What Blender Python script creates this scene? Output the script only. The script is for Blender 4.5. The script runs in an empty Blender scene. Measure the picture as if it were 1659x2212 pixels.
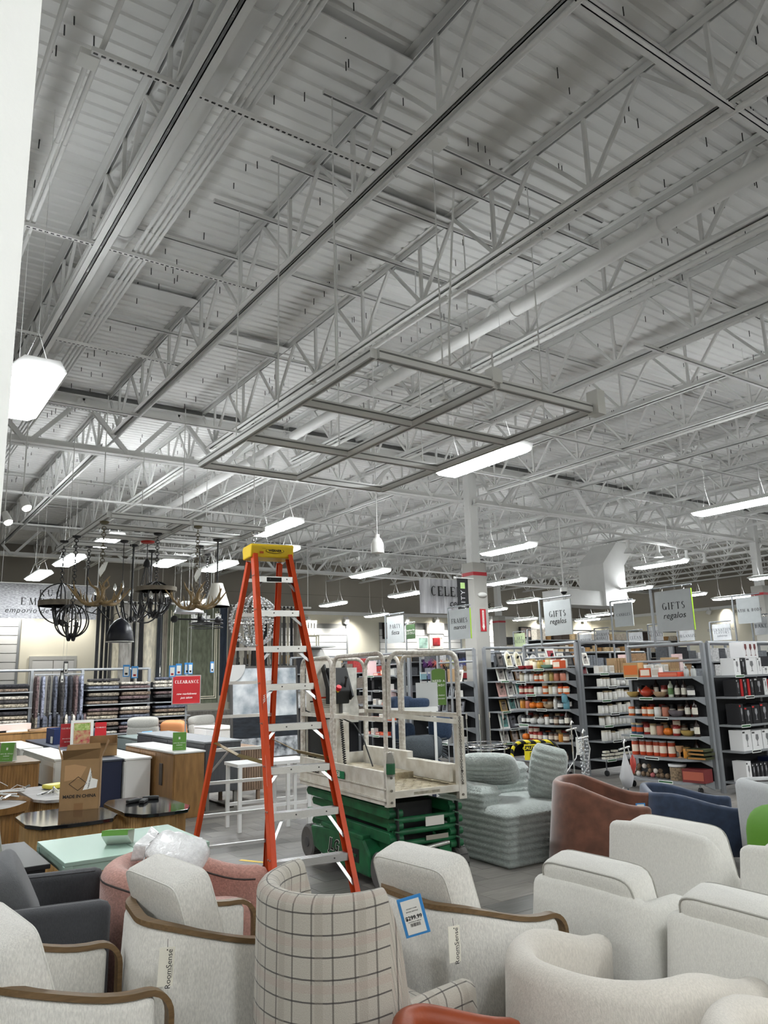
import bpy, math, random
from math import sin, cos, pi, radians, sqrt, atan2
from mathutils import Vector, Matrix
random.seed(7)
SC = bpy.context.scene
COL = SC.collection

# ---------------------------------------------------------------- camera
FPX = 1649.25
CAMZ = 1.86
_y, _p, _r = radians(34.734), radians(12.2), radians(-1.617)
_fw = Vector((sin(_y)*cos(_p), cos(_y)*cos(_p), sin(_p)))
_rt = Vector((cos(_y), -sin(_y), 0))
_up = _rt.cross(_fw)
_R = cos(_r)*_rt + sin(_r)*_up
_U = -sin(_r)*_rt + cos(_r)*_up
cam = bpy.data.objects.new('camera', bpy.data.cameras.new('camera'))
COL.objects.link(cam)
m = Matrix((_R, _U, -_fw)).transposed().to_4x4()
m.translation = (0, 0, CAMZ)
cam.matrix_world = m
cam.data.sensor_fit = 'VERTICAL'
cam.data.sensor_height = 36
cam.data.lens = 36*FPX/2212
cam.data.clip_end = 200
cam.data.clip_start = .05
SC.camera = cam
def at(px, py, z):            # where the sight line through a pixel meets height z
    d = _fw + _R*((px-829.5)/FPX) - _U*((py-1106)/FPX)
    return d*((z-CAMZ)/d.z) + Vector((0, 0, CAMZ))
def aty(px, py, y0):
    d = _fw + _R*((px-829.5)/FPX) - _U*((py-1106)/FPX)
    return d*(y0/d.y) + Vector((0, 0, CAMZ))
def atd(px, py, dist):
    d = _fw + _R*((px-829.5)/FPX) - _U*((py-1106)/FPX)
    return d*dist + Vector((0, 0, CAMZ))

# ---------------------------------------------------------------- world and exposure
w = bpy.data.worlds.new('world'); SC.world = w
w.use_nodes = True
w.node_tree.nodes['Background'].inputs[0].default_value = (.5, .5, .5, 1)
w.node_tree.nodes['Background'].inputs[1].default_value = .1
SC.view_settings.view_transform = 'Standard'
SC.view_settings.look = 'None'
SC.view_settings.gamma = 1
SC.view_settings.use_curve_mapping = False
SC.view_settings.exposure = 0.78
try:
    SC.cycles.use_denoising = True
    SC.cycles.max_bounces = 5; SC.cycles.diffuse_bounces = 3; SC.cycles.glossy_bounces = 2
    SC.cycles.use_adaptive_sampling = True; SC.cycles.adaptive_threshold = .15
    SC.cycles.transmission_bounces = 4; SC.cycles.transparent_max_bounces = 8
    SC.cycles.caustics_reflective = False; SC.cycles.caustics_refractive = False
    SC.cycles.sample_clamp_indirect = 4
except Exception:
    pass
LAMP = 42.0                   # strength of the ceiling lights' lenses

# ---------------------------------------------------------------- materials
MATS = {}
def mat(name, col, rough=.6, metal=0, noise=0, nscale=20, bump=0, bscale=80, emit=0, alpha=1, trans=0, spec=.5, coat=0, col2=None, stretch=None, sheen=0, ior=1.45):
    if name in MATS: return MATS[name]
    mt = bpy.data.materials.new(name); mt.use_nodes = True
    nt = mt.node_tree; b = nt.nodes['Principled BSDF']
    c = tuple(col)+(1,)
    b.inputs['Base Color'].default_value = c
    b.inputs['Roughness'].default_value = rough
    b.inputs['Metallic'].default_value = metal
    b.inputs['Specular IOR Level'].default_value = spec
    b.inputs['IOR'].default_value = ior
    if coat: b.inputs['Coat Weight'].default_value = coat; b.inputs['Coat Roughness'].default_value = .08
    if sheen: b.inputs['Sheen Weight'].default_value = sheen
    if trans: b.inputs['Transmission Weight'].default_value = trans
    if alpha < 1: b.inputs['Alpha'].default_value = alpha
    if emit:
        b.inputs['Emission Color'].default_value = c; b.inputs['Emission Strength'].default_value = emit
    if noise or bump:
        tc = nt.nodes.new('ShaderNodeTexCoord'); mp = nt.nodes.new('ShaderNodeMapping')
        nt.links.new(tc.outputs['Object'], mp.inputs[0])
        if stretch: mp.inputs['Scale'].default_value = stretch
    if noise:
        n = nt.nodes.new('ShaderNodeTexNoise'); n.inputs['Scale'].default_value = nscale; n.inputs['Detail'].default_value = 5
        nt.links.new(mp.outputs[0], n.inputs['Vector'])
        rp = nt.nodes.new('ShaderNodeValToRGB')
        lo = tuple(x*(1-noise) for x in col) if col2 is None else tuple(col2)
        hi = tuple(min(1, x*(1+noise*.6)) for x in col) if col2 is None else tuple(col)
        rp.color_ramp.elements[0].color = lo+(1,); rp.color_ramp.elements[1].color = hi+(1,)
        rp.color_ramp.elements[0].position = .34; rp.color_ramp.elements[1].position = .66
        nt.links.new(n.outputs['Fac'], rp.inputs[0]); nt.links.new(rp.outputs[0], b.inputs['Base Color'])
    if bump:
        n2 = nt.nodes.new('ShaderNodeTexNoise'); n2.inputs['Scale'].default_value = bscale; n2.inputs['Detail'].default_value = 3
        nt.links.new(mp.outputs[0], n2.inputs['Vector'])
        bm = nt.nodes.new('ShaderNodeBump'); bm.inputs['Strength'].default_value = bump; bm.inputs['Distance'].default_value = .01
        nt.links.new(n2.outputs['Fac'], bm.inputs['Height']); nt.links.new(bm.outputs[0], b.inputs['Normal'])
    MATS[name] = mt
    return mt
def S(r, g, b):               # sRGB 0-255 to linear
    f = lambda c: (c/255/12.92 if c/255 <= .04045 else ((c/255+.055)/1.055)**2.4)
    return (f(r), f(g), f(b))
_cn = [0]
def cm(r, g, b, rough=.6, **k):   # plain coloured material by sRGB value
    return mat('paint_%d_%d_%d_%d' % (r, g, b, int(rough*100)), S(r, g, b), rough, **k)

# ---------------------------------------------------------------- geometry
class G:
    def __init__(s): s.v = []; s.f = []; s.uv = None; s.mi = None
    def add(s, vs, fs):
        n = len(s.v); s.v += [tuple(v) for v in vs]; s.f += [tuple(i+n for i in f) for f in fs]; return s
    def box(s, x0, y0, z0, x1, y1, z1):
        return s.add([(x0,y0,z0),(x1,y0,z0),(x1,y1,z0),(x0,y1,z0),(x0,y0,z1),(x1,y0,z1),(x1,y1,z1),(x0,y1,z1)],
                     [(3,2,1,0),(4,5,6,7),(0,1,5,4),(1,2,6,5),(2,3,7,6),(3,0,4,7)])
    def cb(s, c, d, rz=0, rx=0, ry=0):
        mm = Matrix.Rotation(rz,3,'Z') @ Matrix.Rotation(ry,3,'Y') @ Matrix.Rotation(rx,3,'X')
        g = G().box(-d[0]/2,-d[1]/2,-d[2]/2,d[0]/2,d[1]/2,d[2]/2)
        return s.add([mm@Vector(v)+Vector(c) for v in g.v], g.f)
    def bar(s, p, q, w, h, up=(0,0,1)):
        p, q = Vector(p), Vector(q); d = (q-p).normalized(); u = Vector(up)
        if abs(d.dot(u)) > .98: u = Vector((0,1,0))
        a = d.cross(u).normalized(); b = a.cross(d)
        o = [(-w/2,-h/2),(w/2,-h/2),(w/2,h/2),(-w/2,h/2)]
        return s.add([p+a*i+b*j for i,j in o]+[q+a*i+b*j for i,j in o],
                     [(0,1,2,3),(7,6,5,4),(0,4,5,1),(1,5,6,2),(2,6,7,3),(3,7,4,0)])
    def cyl(s, p, q, r, r2=None, n=8):
        p, q = Vector(p), Vector(q); r2 = r if r2 is None else r2
        d = (q-p).normalized(); u = Vector((0,0,1)) if abs(d.z) < .9 else Vector((1,0,0))
        a = d.cross(u).normalized(); b = d.cross(a)
        vs = [p+(a*cos(2*pi*i/n)+b*sin(2*pi*i/n))*r for i in range(n)]+[q+(a*cos(2*pi*i/n)+b*sin(2*pi*i/n))*r2 for i in range(n)]
        fs = [(i,(i+1)%n,n+(i+1)%n,n+i) for i in range(n)]+[tuple(range(n-1,-1,-1)),tuple(range(n,2*n))]
        return s.add(vs, fs)
    def tube(s, pts, r, n=6, closed=False):
        pts = [Vector(p) for p in pts]; m_ = len(pts); vs = []; prev = None
        for i, p in enumerate(pts):
            if closed: d = pts[(i+1)%m_]-pts[i-1]
            else: d = pts[min(i+1,m_-1)]-pts[max(i-1,0)]
            d = d.normalized() if d.length > 1e-9 else Vector((0,0,1))
            if prev is None: u = Vector((0,0,1)) if abs(d.z) < .9 else Vector((1,0,0)); a = d.cross(u).normalized()
            else: a = (prev-d*prev.dot(d)).normalized()
            prev = a; b = d.cross(a)
            rr = r(i/(m_-1)) if callable(r) else r
            vs += [p+(a*cos(2*pi*k/n)+b*sin(2*pi*k/n))*rr for k in range(n)]
        fs = []
        for i in range(m_ if closed else m_-1):
            j = (i+1) % m_
            fs += [(i*n+k, i*n+(k+1)%n, j*n+(k+1)%n, j*n+k) for k in range(n)]
        if not closed: fs += [tuple(range(n-1,-1,-1)), tuple(range((m_-1)*n, m_*n))]
        return s.add(vs, fs)
    def lathe(s, prof, c=(0,0,0), n=16):
        vs = []; fs = []; c = Vector(c)
        for r, z in prof: vs += [c+Vector((r*cos(2*pi*k/n), r*sin(2*pi*k/n), z)) for k in range(n)]
        for i in range(len(prof)-1):
            fs += [(i*n+k, i*n+(k+1)%n, (i+1)*n+(k+1)%n, (i+1)*n+k) for k in range(n)]
        if prof[0][0] > 1e-6: fs.append(tuple(range(n-1,-1,-1)))
        if prof[-1][0] > 1e-6: fs.append(tuple(range((len(prof)-1)*n, len(prof)*n)))
        return s.add(vs, fs)
    def prism(s, poly, z0, z1):
        n = len(poly)
        return s.add([(x,y,z0) for x,y in poly]+[(x,y,z1) for x,y in poly],
                     [(i,(i+1)%n,n+(i+1)%n,n+i) for i in range(n)]+[tuple(range(n-1,-1,-1)),tuple(range(n,2*n))])
    def prof(s, poly, a, b, axis='x'):  # polygon (u, z) pulled along x or y
        n = len(poly)
        P = (lambda t,u,z: (t,u,z)) if axis == 'x' else (lambda t,u,z: (u,t,z))
        return s.add([P(a,u,z) for u,z in poly]+[P(b,u,z) for u,z in poly],
                     [(i,(i+1)%n,n+(i+1)%n,n+i) for i in range(n)]+[tuple(range(n-1,-1,-1)),tuple(range(n,2*n))])
    def ball(s, c, r, n=10, m_=7):
        r = (r,r,r) if not hasattr(r,'__len__') else r
        vs = []; fs = []
        for i in range(m_+1):
            t = pi*i/m_
            vs += [(c[0]+r[0]*sin(t)*cos(2*pi*k/n), c[1]+r[1]*sin(t)*sin(2*pi*k/n), c[2]-r[2]*cos(t)) for k in range(n)]
        for i in range(m_): fs += [(i*n+k, i*n+(k+1)%n, (i+1)*n+(k+1)%n, (i+1)*n+k) for k in range(n)]
        return s.add(vs, fs)
    def torus(s, c, R, r, n=24, k=6, axis='z'):
        pts = []
        for i in range(n):
            a = 2*pi*i/n
            d = {'z':(cos(a),sin(a),0),'x':(0,cos(a),sin(a)),'y':(cos(a),0,sin(a))}[axis]
            pts.append((c[0]+R*d[0], c[1]+R*d[1], c[2]+R*d[2]))
        return s.tube(pts, r, k, True)
    def soft(s, c, d, e=.35, n=10, rot=None, pinch=0, sag=0):
        # rounded cushion: superellipsoid of full size d about c
        vs = []; fs = []; m_ = n*2; h = n
        sg = lambda x, p: math.copysign(abs(x)**p, x)
        for i in range(h+1):
            t = -pi/2+pi*i/h
            for k in range(m_):
                a = 2*pi*k/m_
                x = d[0]/2*sg(cos(t),e)*sg(cos(a),e); y = d[1]/2*sg(cos(t),e)*sg(sin(a),e); z = d[2]/2*sg(sin(t),e)
                if pinch:
                    q = 1-pinch*(1-((2*x/d[0])**2))*((abs(2*z/d[2]))**2) ; 
                    z *= q if abs(z) > 0 else 1
                v = Vector((x,y,z))
                if rot is not None: v = rot @ v
                vs.append(v+Vector(c))
        for i in range(h): fs += [(i*m_+k, i*m_+(k+1)%m_, (i+1)*m_+(k+1)%m_, (i+1)*m_+k) for k in range(m_)]
        return s.add(vs, fs)
    def rows(s, rows, closed=False, caps=False):  # skin between equal rows of points
        n = len(rows[0]); vs = [p for r in rows for p in r]; fs = []
        for i in range(len(rows)-1):
            for k in range(n if closed else n-1):
                fs.append((i*n+k, i*n+(k+1)%n, (i+1)*n+(k+1)%n, (i+1)*n+k))
        if caps: fs += [tuple(range(n-1,-1,-1)), tuple(range((len(rows)-1)*n, len(rows)*n))]
        return s.add(vs, fs)
    def move(s, d=(0,0,0), rz=0, sc=1, rx=0, ry=0):
        mm = Matrix.Rotation(rz,3,'Z') @ Matrix.Rotation(ry,3,'Y') @ Matrix.Rotation(rx,3,'X')
        s.v = [tuple(mm@(Vector(v)*sc)+Vector(d)) for v in s.v]; return s
    def join(s, g): return s.add(g.v, g.f)
    def mesh(s, name, material=None, smooth=0):
        me = bpy.data.meshes.new(name); me.from_pydata(s.v, [], s.f); me.validate(clean_customdata=False)
        if material: me.materials.append(material)
        if s.uv:
            lay = me.uv_layers.new(name='UVMap')
            for lp in me.loops: lay.data[lp.index].uv = s.uv[lp.vertex_index]
        if smooth:
            me.polygons.foreach_set('use_smooth', [True]*len(me.polygons))
            if smooth < 170: me.set_sharp_from_angle(angle=radians(smooth))
        me.update()
        return me
def ob(name, data, parent=None, loc=None, rz=0, rot=None):
    o = bpy.data.objects.new(name, data); COL.objects.link(o)
    if parent is not None: o.parent = parent
    if loc is not None: o.location = loc
    if rot is not None: o.rotation_euler = rot
    elif rz: o.rotation_euler = (0,0,rz)
    return o
def part(name, g, material, parent, smooth=0, label=None, bevel=0, loc=None, rot=None, seg=2):
    o = ob(name, g.mesh(name, material, smooth), parent, loc, rot=rot)
    if bevel:
        bv = o.modifiers.new('bevel','BEVEL'); bv.width = bevel; bv.segments = seg; bv.limit_method = 'ANGLE'; bv.angle_limit = radians(35)
    if label: o['label'] = label
    return o
def tag(o, label, cat, group=None, kind=None):
    if label: o['label'] = label
    if cat: o['category'] = cat
    if group: o['group'] = group
    if kind: o['kind'] = kind
    return o
def thing(name, label, cat, loc=(0,0,0), rz=0, group=None, rot=None):
    o = ob(name, None, None, loc, rz, rot); o.empty_display_size = .1
    return tag(o, label, cat, group)
def single(name, g, material, label, cat, loc=(0,0,0), rz=0, group=None, smooth=0, bevel=0, rot=None):
    o = part(name, g, material, None, smooth, None, bevel, loc); o.rotation_euler = rot if rot else (0,0,rz)
    return tag(o, label, cat, group)
def struct(name, g, material, parent=None, smooth=0, loc=None):
    o = part(name, g, material, parent, smooth, None, 0, loc)
    if parent is None: o['kind'] = 'structure'
    return o
ORD = 'first second third fourth fifth sixth seventh eighth ninth tenth eleventh twelfth thirteenth fourteenth fifteenth sixteenth seventeenth eighteenth nineteenth twentieth twenty-first twenty-second twenty-third twenty-fourth twenty-fifth twenty-sixth twenty-seventh twenty-eighth twenty-ninth thirtieth thirty-first thirty-second thirty-third thirty-fourth thirty-fifth thirty-sixth thirty-seventh thirty-eighth thirty-ninth fortieth forty-first forty-second forty-third forty-fourth forty-fifth'.split()

# base materials
WHITE = mat('white_paint', S(226,226,222), .55, noise=.03, nscale=3)
STEEL = mat('white_steel', S(226,226,224), .5, noise=.04, nscale=2)
DECKM = mat('roof_deck_paint', S(236,236,234), .6, noise=.06, nscale=1.2)
BLACK = mat('black_metal', S(26,26,28), .45)
CHROME = mat('chrome', (.8,.8,.8), .15, 1)
ALU = mat('aluminium', (.72,.72,.72), .32, 1, noise=.08, nscale=60, stretch=(1,12,12))
GALV = mat('grey_shelf_steel', S(142,145,148), .45, .2)
GLASS = mat('clear_glass', (.95,.97,.97), .03, trans=.95, alpha=.6)
LENS = mat('lit_lens', (.95,.985,1), .5, emit=LAMP)
UPL = mat('added_up_glow', (.95,.985,1), .5, emit=LAMP*.28)  # added glow on the fixture tops, lifts the ceiling
GLOW = mat('lamp_glow', (1,.97,.9), .5, emit=6)
CARD = mat('cardboard', S(146,116,80), .8, noise=.08, nscale=8)
PAPER = mat('paper', S(232,232,226), .7)
PLAST = mat('clear_plastic', (.85,.86,.86), .25, alpha=.35)

# ================================================================ the shell
XR, YB, ZD = 34.0, 29.0, 6.77
# floor: slab under the planks
floor = struct('floor', G().box(-11,-11,-.12,XR,YB,-.004), mat('floor_joint', S(78,76,74), .7))
def plank_mat(i):
    c = [(118,114,109),(108,105,101),(126,122,116),(99,97,94)][i]
    return mat('grey_wood_plank_%d' % i, S(*c), .38, noise=.22, nscale=3, stretch=(1,9,9), bump=.08, bscale=30)
pl_w, pl_l = .305, .61
pl = [G().box(.0015,.0015,-.012,pl_l-.0015,pl_w-.0015,0).mesh('plank', plank_mat(i)) for i in range(4)]
cells = []
for iy in range(-6, 95):
    for ix in range(-4, 56):
        x = ix*pl_l+(iy%3)*pl_l/3; y = iy*pl_w
        v = Vector((x+pl_l/2, y+pl_w/2, -CAMZ)); z = v.dot(_fw)
        if z < 1: continue
        px = 829.5+FPX*v.dot(_R)/z; py = 1106-FPX*v.dot(_U)/z
        if -60 < px < 1720 and py < 2300 and x < XR-1 and y < YB-1: cells.append((z, x, y, px, py))
# the patches of bare floor between the furniture come first
def bare(px, py):
    return (430<px<660 and 1690<py<1950) or (980<px<1170 and 1840<py<2010) or (1270<px<1659 and 1690<py<1800) or (540<px<640 and 1880<py<2000)
cells.sort(key=lambda c: (not bare(c[3], c[4]), c[0]))
rest = [G() for _ in range(4)]
for k, (z, x, y, px, py) in enumerate(cells):
    i = random.choice((0,0,1,1,2,3))
    if k < 300: ob('plank', pl[i], floor, (x,y,0))
    elif z < 26: rest[i].box(x+.0015,y+.0015,-.012,x+pl_l-.0015,y+pl_w-.0015,0)
for i in range(4): part('plank_field', rest[i], plank_mat(i), floor)['kind'] = 'stuff'
struct('floor_far', G().box(-11,-11,-.03,XR,YB,-.014), plank_mat(1))['kind'] = 'structure'

# ceiling: fluted steel deck, flutes along x
g = G(); prof = []; n = int((YB+11)/.1524)
for i in range(n):
    y = -11+i*.1524
    prof += [(y,ZD),(y+.085,ZD),(y+.1,ZD+.018),(y+.137,ZD+.018)]
prof.append((-11+n*.1524,ZD))
g.rows([[(x,y,z) for y,z in prof] for x in (-11,XR)])
ceiling = struct('ceiling', g, DECKM)
part('roof_slab', G().box(-11,-11,ZD+.06,XR,YB,ZD+.16), WHITE, ceiling)
g = G()
for i in range(1000):          # roofing screws poking through the deck
    x, y = random.uniform(.2,17), random.uniform(1,21)
    x = round(x/.9)*.9+random.uniform(-.2,.2); a = random.uniform(-.006,.006)
    g.cyl((x,y,ZD+.02),(x+a,y+a,ZD-.06-random.random()*.03),.0055,n=4)
o = part('roofing_screws', g, BLACK, ceiling); o['kind'] = 'stuff'

# walls
TAUPE = mat('taupe_wall', S(150,144,134), .8); CREAM = mat('cream_wall', S(226,221,203), .8)
wb = struct('wall_back', G().box(-11,YB,4.62,XR,YB+.2,ZD+.1), TAUPE)
part('lower_wall', G().box(-11,YB,0,XR,YB+.2,4.62), CREAM, wb)
part('cornice_rail', G().box(-11,YB-.12,4.58,XR,YB,4.72), STEEL, wb)
part('wall_seam', G().box(-11,YB-.004,5.42,XR,YB,5.44), cm(120,115,108), wb)
wr = struct('wall_right', G().box(XR,-11,4.62,XR+.2,YB,ZD+.1), TAUPE)
part('lower_wall', G().box(XR,-11,0,XR+.2,YB,4.62), CREAM, wr)
part('cornice_rail', G().box(XR-.12,-11,4.58,XR,YB-.12,4.72), STEEL, wr)
struct('wall_front', G().box(-11,-11.2,0,XR,-11,ZD+.1), CREAM)
struct('wall_side', G().box(-11.2,-11,0,-11,YB,ZD+.1), CREAM)
# end of a white partition right beside the camera
g = G().box(-.62,1.2,0,.158,1.42,ZD)
struct('wall_left', g, mat('white_wall_paint', S(240,240,236), .7, bump=.05, bscale=60))

# ================================================================ steel roof frame
BAYS = [(-11.0,.72,'behind the camera'),(.78,12.97,'in the near bay'),(13.05,24.85,'past the first girder'),(24.95,28.9,'next to the back wall')]
def angle_pair(g, x, y0, y1, z, up):
    s = 1 if up else -1       # two angles back to back, flanges on the top (or bottom)
    for d in (-1,1):
        xa, xb = sorted((x+d*.012, x+d*.075)); g.box(xa,y0,min(z,z-s*.007),xb,y1,max(z,z-s*.007))
        xa, xb = sorted((x+d*.012, x+d*.019)); g.box(xa,y0,min(z,z-s*.07),xb,y1,max(z,z-s*.07))
WB = {}
def web_mesh(key, dy, dz):
    if key not in WB:
        WB[key] = G().bar((0,0,0),(0,dy,dz),.034,.034).mesh('web_member', STEEL)
    return WB[key]
ZB = 6.02
for b, (y0, y1, where) in enumerate(BAYS):
    if b == 0: continue
    for k in range(0, 20):
        x = 1.595+1.677*k
        if b == 0 and k > 8: continue
        t = thing('roof_joist', 'white open-web roof joist %s, %s' % (where, ('outside the picture on the left' if k < 0 else ORD[k]+' from the left')), 'joist', (x,y0,0), group='roof joists')
        L = y1-y0
        g = G(); angle_pair(g,0,0,L,ZD-.001,True); part('top_chord', g, STEEL, t)
        g = G(); angle_pair(g,0,.35,L-.35,ZB-.06,False); part('bottom_chord', g, STEEL, t)
        np_ = max(3, int(round(L/1.22))); p = L/np_; gg = G()
        one = b in (1,2) and 0 <= k <= 8
        for i in range(np_):
            for key, a, c in (('d',(0,i*p,ZD-.05),(0,i*p+p/2,ZB-.03)),('u',(0,i*p+p/2,ZB-.03),(0,i*p+p,ZD-.05)),('v',(0.0,i*p+p/2,ZB-.03),(0.0,i*p+p/2,ZD-.05))):
                if one: ob('web_member', web_mesh((key,b), c[1]-a[1], c[2]-a[2]), t, a)
                else: gg.bar(a,c,.034,.034)
        if not one: part('webs', gg, STEEL, t)['kind'] = 'stuff'
# girders across, on columns
for n, yg in enumerate((.75,13.0,24.9)):
    for m2 in range(4):
        x0 = -12.74+12.05*m2+.2; x1 = x0+11.65
        if x0 > XR-4: continue
        x1 = min(x1, XR-.05)
        t = thing('roof_girder', 'white steel truss girder, %s row from the camera, %s span from the left' % (ORD[n], ORD[m2]), 'girder', (0,yg,0), group='truss girders')
        zt, zb = ZD-.12, 5.72
        for zz, nm in ((zt,'top_chord'),(zb,'bottom_chord')):
            g = G()
            for d in (-1,1):
                s_ = 1 if nm == 'top_chord' else -1
                g.box(x0,d*.02 if d>0 else -.14,zz-.006,x1,.14 if d>0 else -.02,zz+.006)
                g.box(x0,d*.02-.006,min(zz,zz-s_*.12),x1,d*.02+.006,max(zz,zz-s_*.12))
            part(nm, g, STEEL, t)
        np_ = 7; p = (x1-x0)/np_
        for i in range(np_):
            xa = x0+i*p
            for a, c in (((xa,0,zt),(xa+p/2,0,zb)),((xa+p/2,0,zb),(xa+p,0,zt))):
                part('web_member', G().bar(a,c,.075,.075,up=(0,1,0)), STEEL, t)
        part('shade_strip', G().box(x0,-.07,ZD-.09,x1,.07,ZD-.02), mat('painted_shadow_gap', S(120,120,120), .7), t)  # grey strip painted as the shade between girder and deck
# bridging angles
for i, (y, x0, x1, z) in enumerate(((2.97,1.6,14,ZD-.09),(5.2,3.3,18,ZD-.09),(7.6,1.6,20,ZD-.09),(9.9,1.6,22,ZD-.09),(2.55,3.3,10,ZB-.1),(5.6,8,16,ZB-.1),(8.9,4.97,20,ZB-.1),(11.4,1.6,24,ZB-.1),(16,1.6,26,ZD-.09),(19,1.6,28,ZD-.09),(22,1.6,28,ZD-.09),(17.5,1.6,28,ZB-.1),(21,1.6,30,ZB-.1))):
    g = G().box(0,-.025,0,x1-x0,.025,.006).box(0,-.025,0,x1-x0,-.019,.05)
    single('bridging_angle', g, STEEL, 'thin white bridging angle running across the roof joists, %s one from the camera' % ORD[i], 'steel angle', (x0,y,z), group='bridging angles')
# flat plates between joists
for i, (x, y, w_) in enumerate(((1.62,8.9,.22),(3.3,5.75,.2),(1.62,4.2,.18),(3.3,9.6,.2),(4.99,6.9,.18))):
    single('deck_plate', G().box(0,-w_/2,0,1.64,w_/2,.012), STEEL, 'flat white plate bridging two joists under the deck, %s of five' % ORD[i], 'steel plate', (x,y,ZD-.08), group='deck plates')

# ---------------------------------------------------------------- pipes and conduit under the roof
def run(name, x, z, y0, y1, r, label, cat, couplers=(), group=None, n=12):
    t = thing(name, label, cat, (x,y0,z), group=group)
    part('pipe', G().cyl((0,0,0),(0,y1-y0,0),r,n=n), STEEL, t, 50)
    for c in couplers: part('coupling', G().cyl((0,c-y0-.05,0),(0,c-y0+.05,0),r*1.14,n=n), STEEL, t, 50)
    return t
for i, x in enumerate((1.925,1.978,2.028,2.075)):
    run('conduit', x, 6.07, -2, 22, .017, 'thin white conduit, %s from the left in the bundle of four' % ORD[i], 'conduit', (3.4+.06*i,6.6+.04*i,9.7,12.9), 'bundle of four conduits', 8)
for i, x in enumerate((.945,1.0,.72)):
    run('conduit', x, 6.07 if i < 2 else 6.15, -2 if i != 0 else 4.75, 14, .019, ('white conduit running out of a square junction box','white conduit beside the junction box, right of its pair','single white conduit nearest the white wall')[i], 'conduit', (5.8,8.4), 'conduits by the white wall', 8)
run('round_duct', 1.79, 6.28, -4, 12.8, .125, 'fat white round duct above the bundle of four conduits', 'duct', (2.6,3.9,7.0,10.2), n=20)
for i, x in enumerate((1.55,1.64)):
    single('channel_rail', G().box(-.028,0,0,.028,16.5,.05), STEEL, ('white steel channel rail beside the round duct, left of two','white steel channel rail touching the round duct, right of two')[i], 'rail', (x,-4,6.045), group='channel rails')
run('sprinkler_main', 6.0, 6.02, -2, 12.9, .085, 'thick white sprinkler main crossing the upper right of the picture', 'pipe', (3.9,5.9,8.7), n=16)
run('sprinkler_main', 6.0, 6.02, 13.1, 24.7, .085, 'thick white sprinkler main beyond the first girder', 'pipe', (16,20), n=16)
for i, (x, z, r, lb) in enumerate(((3.33,5.93,.022,'white pipe clamped along the bottom of the second joist'),(5.06,5.93,.026,'white pipe clamped along the bottom of the third joist'),(6.75,5.93,.03,'white pipe clamped along the bottom of the fourth joist'),(8.42,5.93,.026,'white pipe clamped along the bottom of the fifth joist'),(11.75,5.93,.026,'white pipe clamped along the bottom of the seventh joist'))):
    t = run('sprinkler_branch', x, z, -1, 24, r, lb, 'pipe', (2.9,6.0,9.2), 'branch pipes', 8)
    for yy in (1.9,4.5,7.1,9.7): part('hanger_clip', G().torus((0,yy+1,0),r+.008,.005,10,4,'y').box(-.006,yy+.995,r,.006,yy+1.005,.1), STEEL, t)
for i, y in enumerate((4.62,6.99,9.36,11.72)):
    x0, x1 = (.93,3.29) if i < 2 else ((1.24,3.27) if i == 2 else (1.8,3.25))
    t = thing('slotted_strut', 'white slotted strut channel under the conduits, %s from the camera' % ORD[i], 'strut', (x0,y,5.99), group='slotted struts')
    part('channel', G().box(0,-.021,.006,x1-x0,.021,.041), STEEL, t)
    L = x1-x0; ns = int(L/.052); g = G()
    for q in range(ns): g.box(.012+q*.052,-.0075,.004,.012+q*.052+.03,.0075,.0065)
    part('slots', g, BLACK, t)['kind'] = 'stuff'
# junction boxes and detectors
for i, (x, y, z, lb) in enumerate(((.93,4.72,6.0,'square white junction box at the end of the first slotted strut'),(3.36,3.98,5.88,'square white junction box hanging under the second joist'))):
    t = thing('junction_box', lb, 'junction box', (x,y,z), group='junction boxes')
    part('box', G().box(-.06,-.06,0,.06,.06,.05), STEEL, t, bevel=.006)
    part('cover', G().box(-.066,-.066,-.006,.066,.066,0), WHITE, t, bevel=.002)
for i, (x, y, lb) in enumerate(((5.12,3.5,'small white round detector under the third joist, near the camera'),(5.12,7.7,'small white round detector under the third joist, farther off'),(8.5,9.6,'small white round detector under the fifth joist'))):
    t = thing('smoke_detector', lb, 'detector', (x,y,5.8), group='detectors')
    part('base', G().lathe([(.05,.06),(.05,.11)],n=14), STEEL, t, 40)
    part('dome', G().lathe([(0,0),(.03,.005),(.045,.03),(.045,.06)],n=14), WHITE, t, 60)

# ---------------------------------------------------------------- hung lighting frames
def frame(name, label, x0, x1, y0, y1, z, nx, ny, tops, group):
    t = thing(name, label, 'lighting frame', (x0,y0,z), group=group)
    W_, L_ = x1-x0, y1-y0
    def rail(p, q):
        p, q = Vector(p), Vector(q)
        r_ = part('rail', G().bar(p,q,.06,.075), STEEL, t)
        part('track_slot', G().bar(p+Vector((0,0,-.039)),q+Vector((0,0,-.039)),.022,.004), cm(150,150,148), r_)
        for d in (-1,1):
            off = Vector(((q-p).y,-(q-p).x,0)).normalized()*.032*d+Vector((0,0,.012))
            part('groove', G().bar(p+off,q+off,.004,.012), cm(120,120,118), r_)
    for i in range(nx+1):
        x = W_*i/nx; rail((x,0,0),(x,L_,0))
    for j in range(ny+1):
        for i in range(nx):
            y = L_*j/ny; rail((W_*i/nx+.031,y,.0),(W_*(i+1)/nx-.031,y,.0))
    for (x,y,zt) in tops:
        part('hanger_rod', G().cyl((x-x0,y-y0,.03),(x-x0,y-y0,zt-z),.0065,n=6), STEEL, t)
        part('hanger_clip', G().box(x-x0-.02,y-y0-.03,.03,x-x0+.02,y-y0+.03,.06), WHITE, t)
    return t
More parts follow.
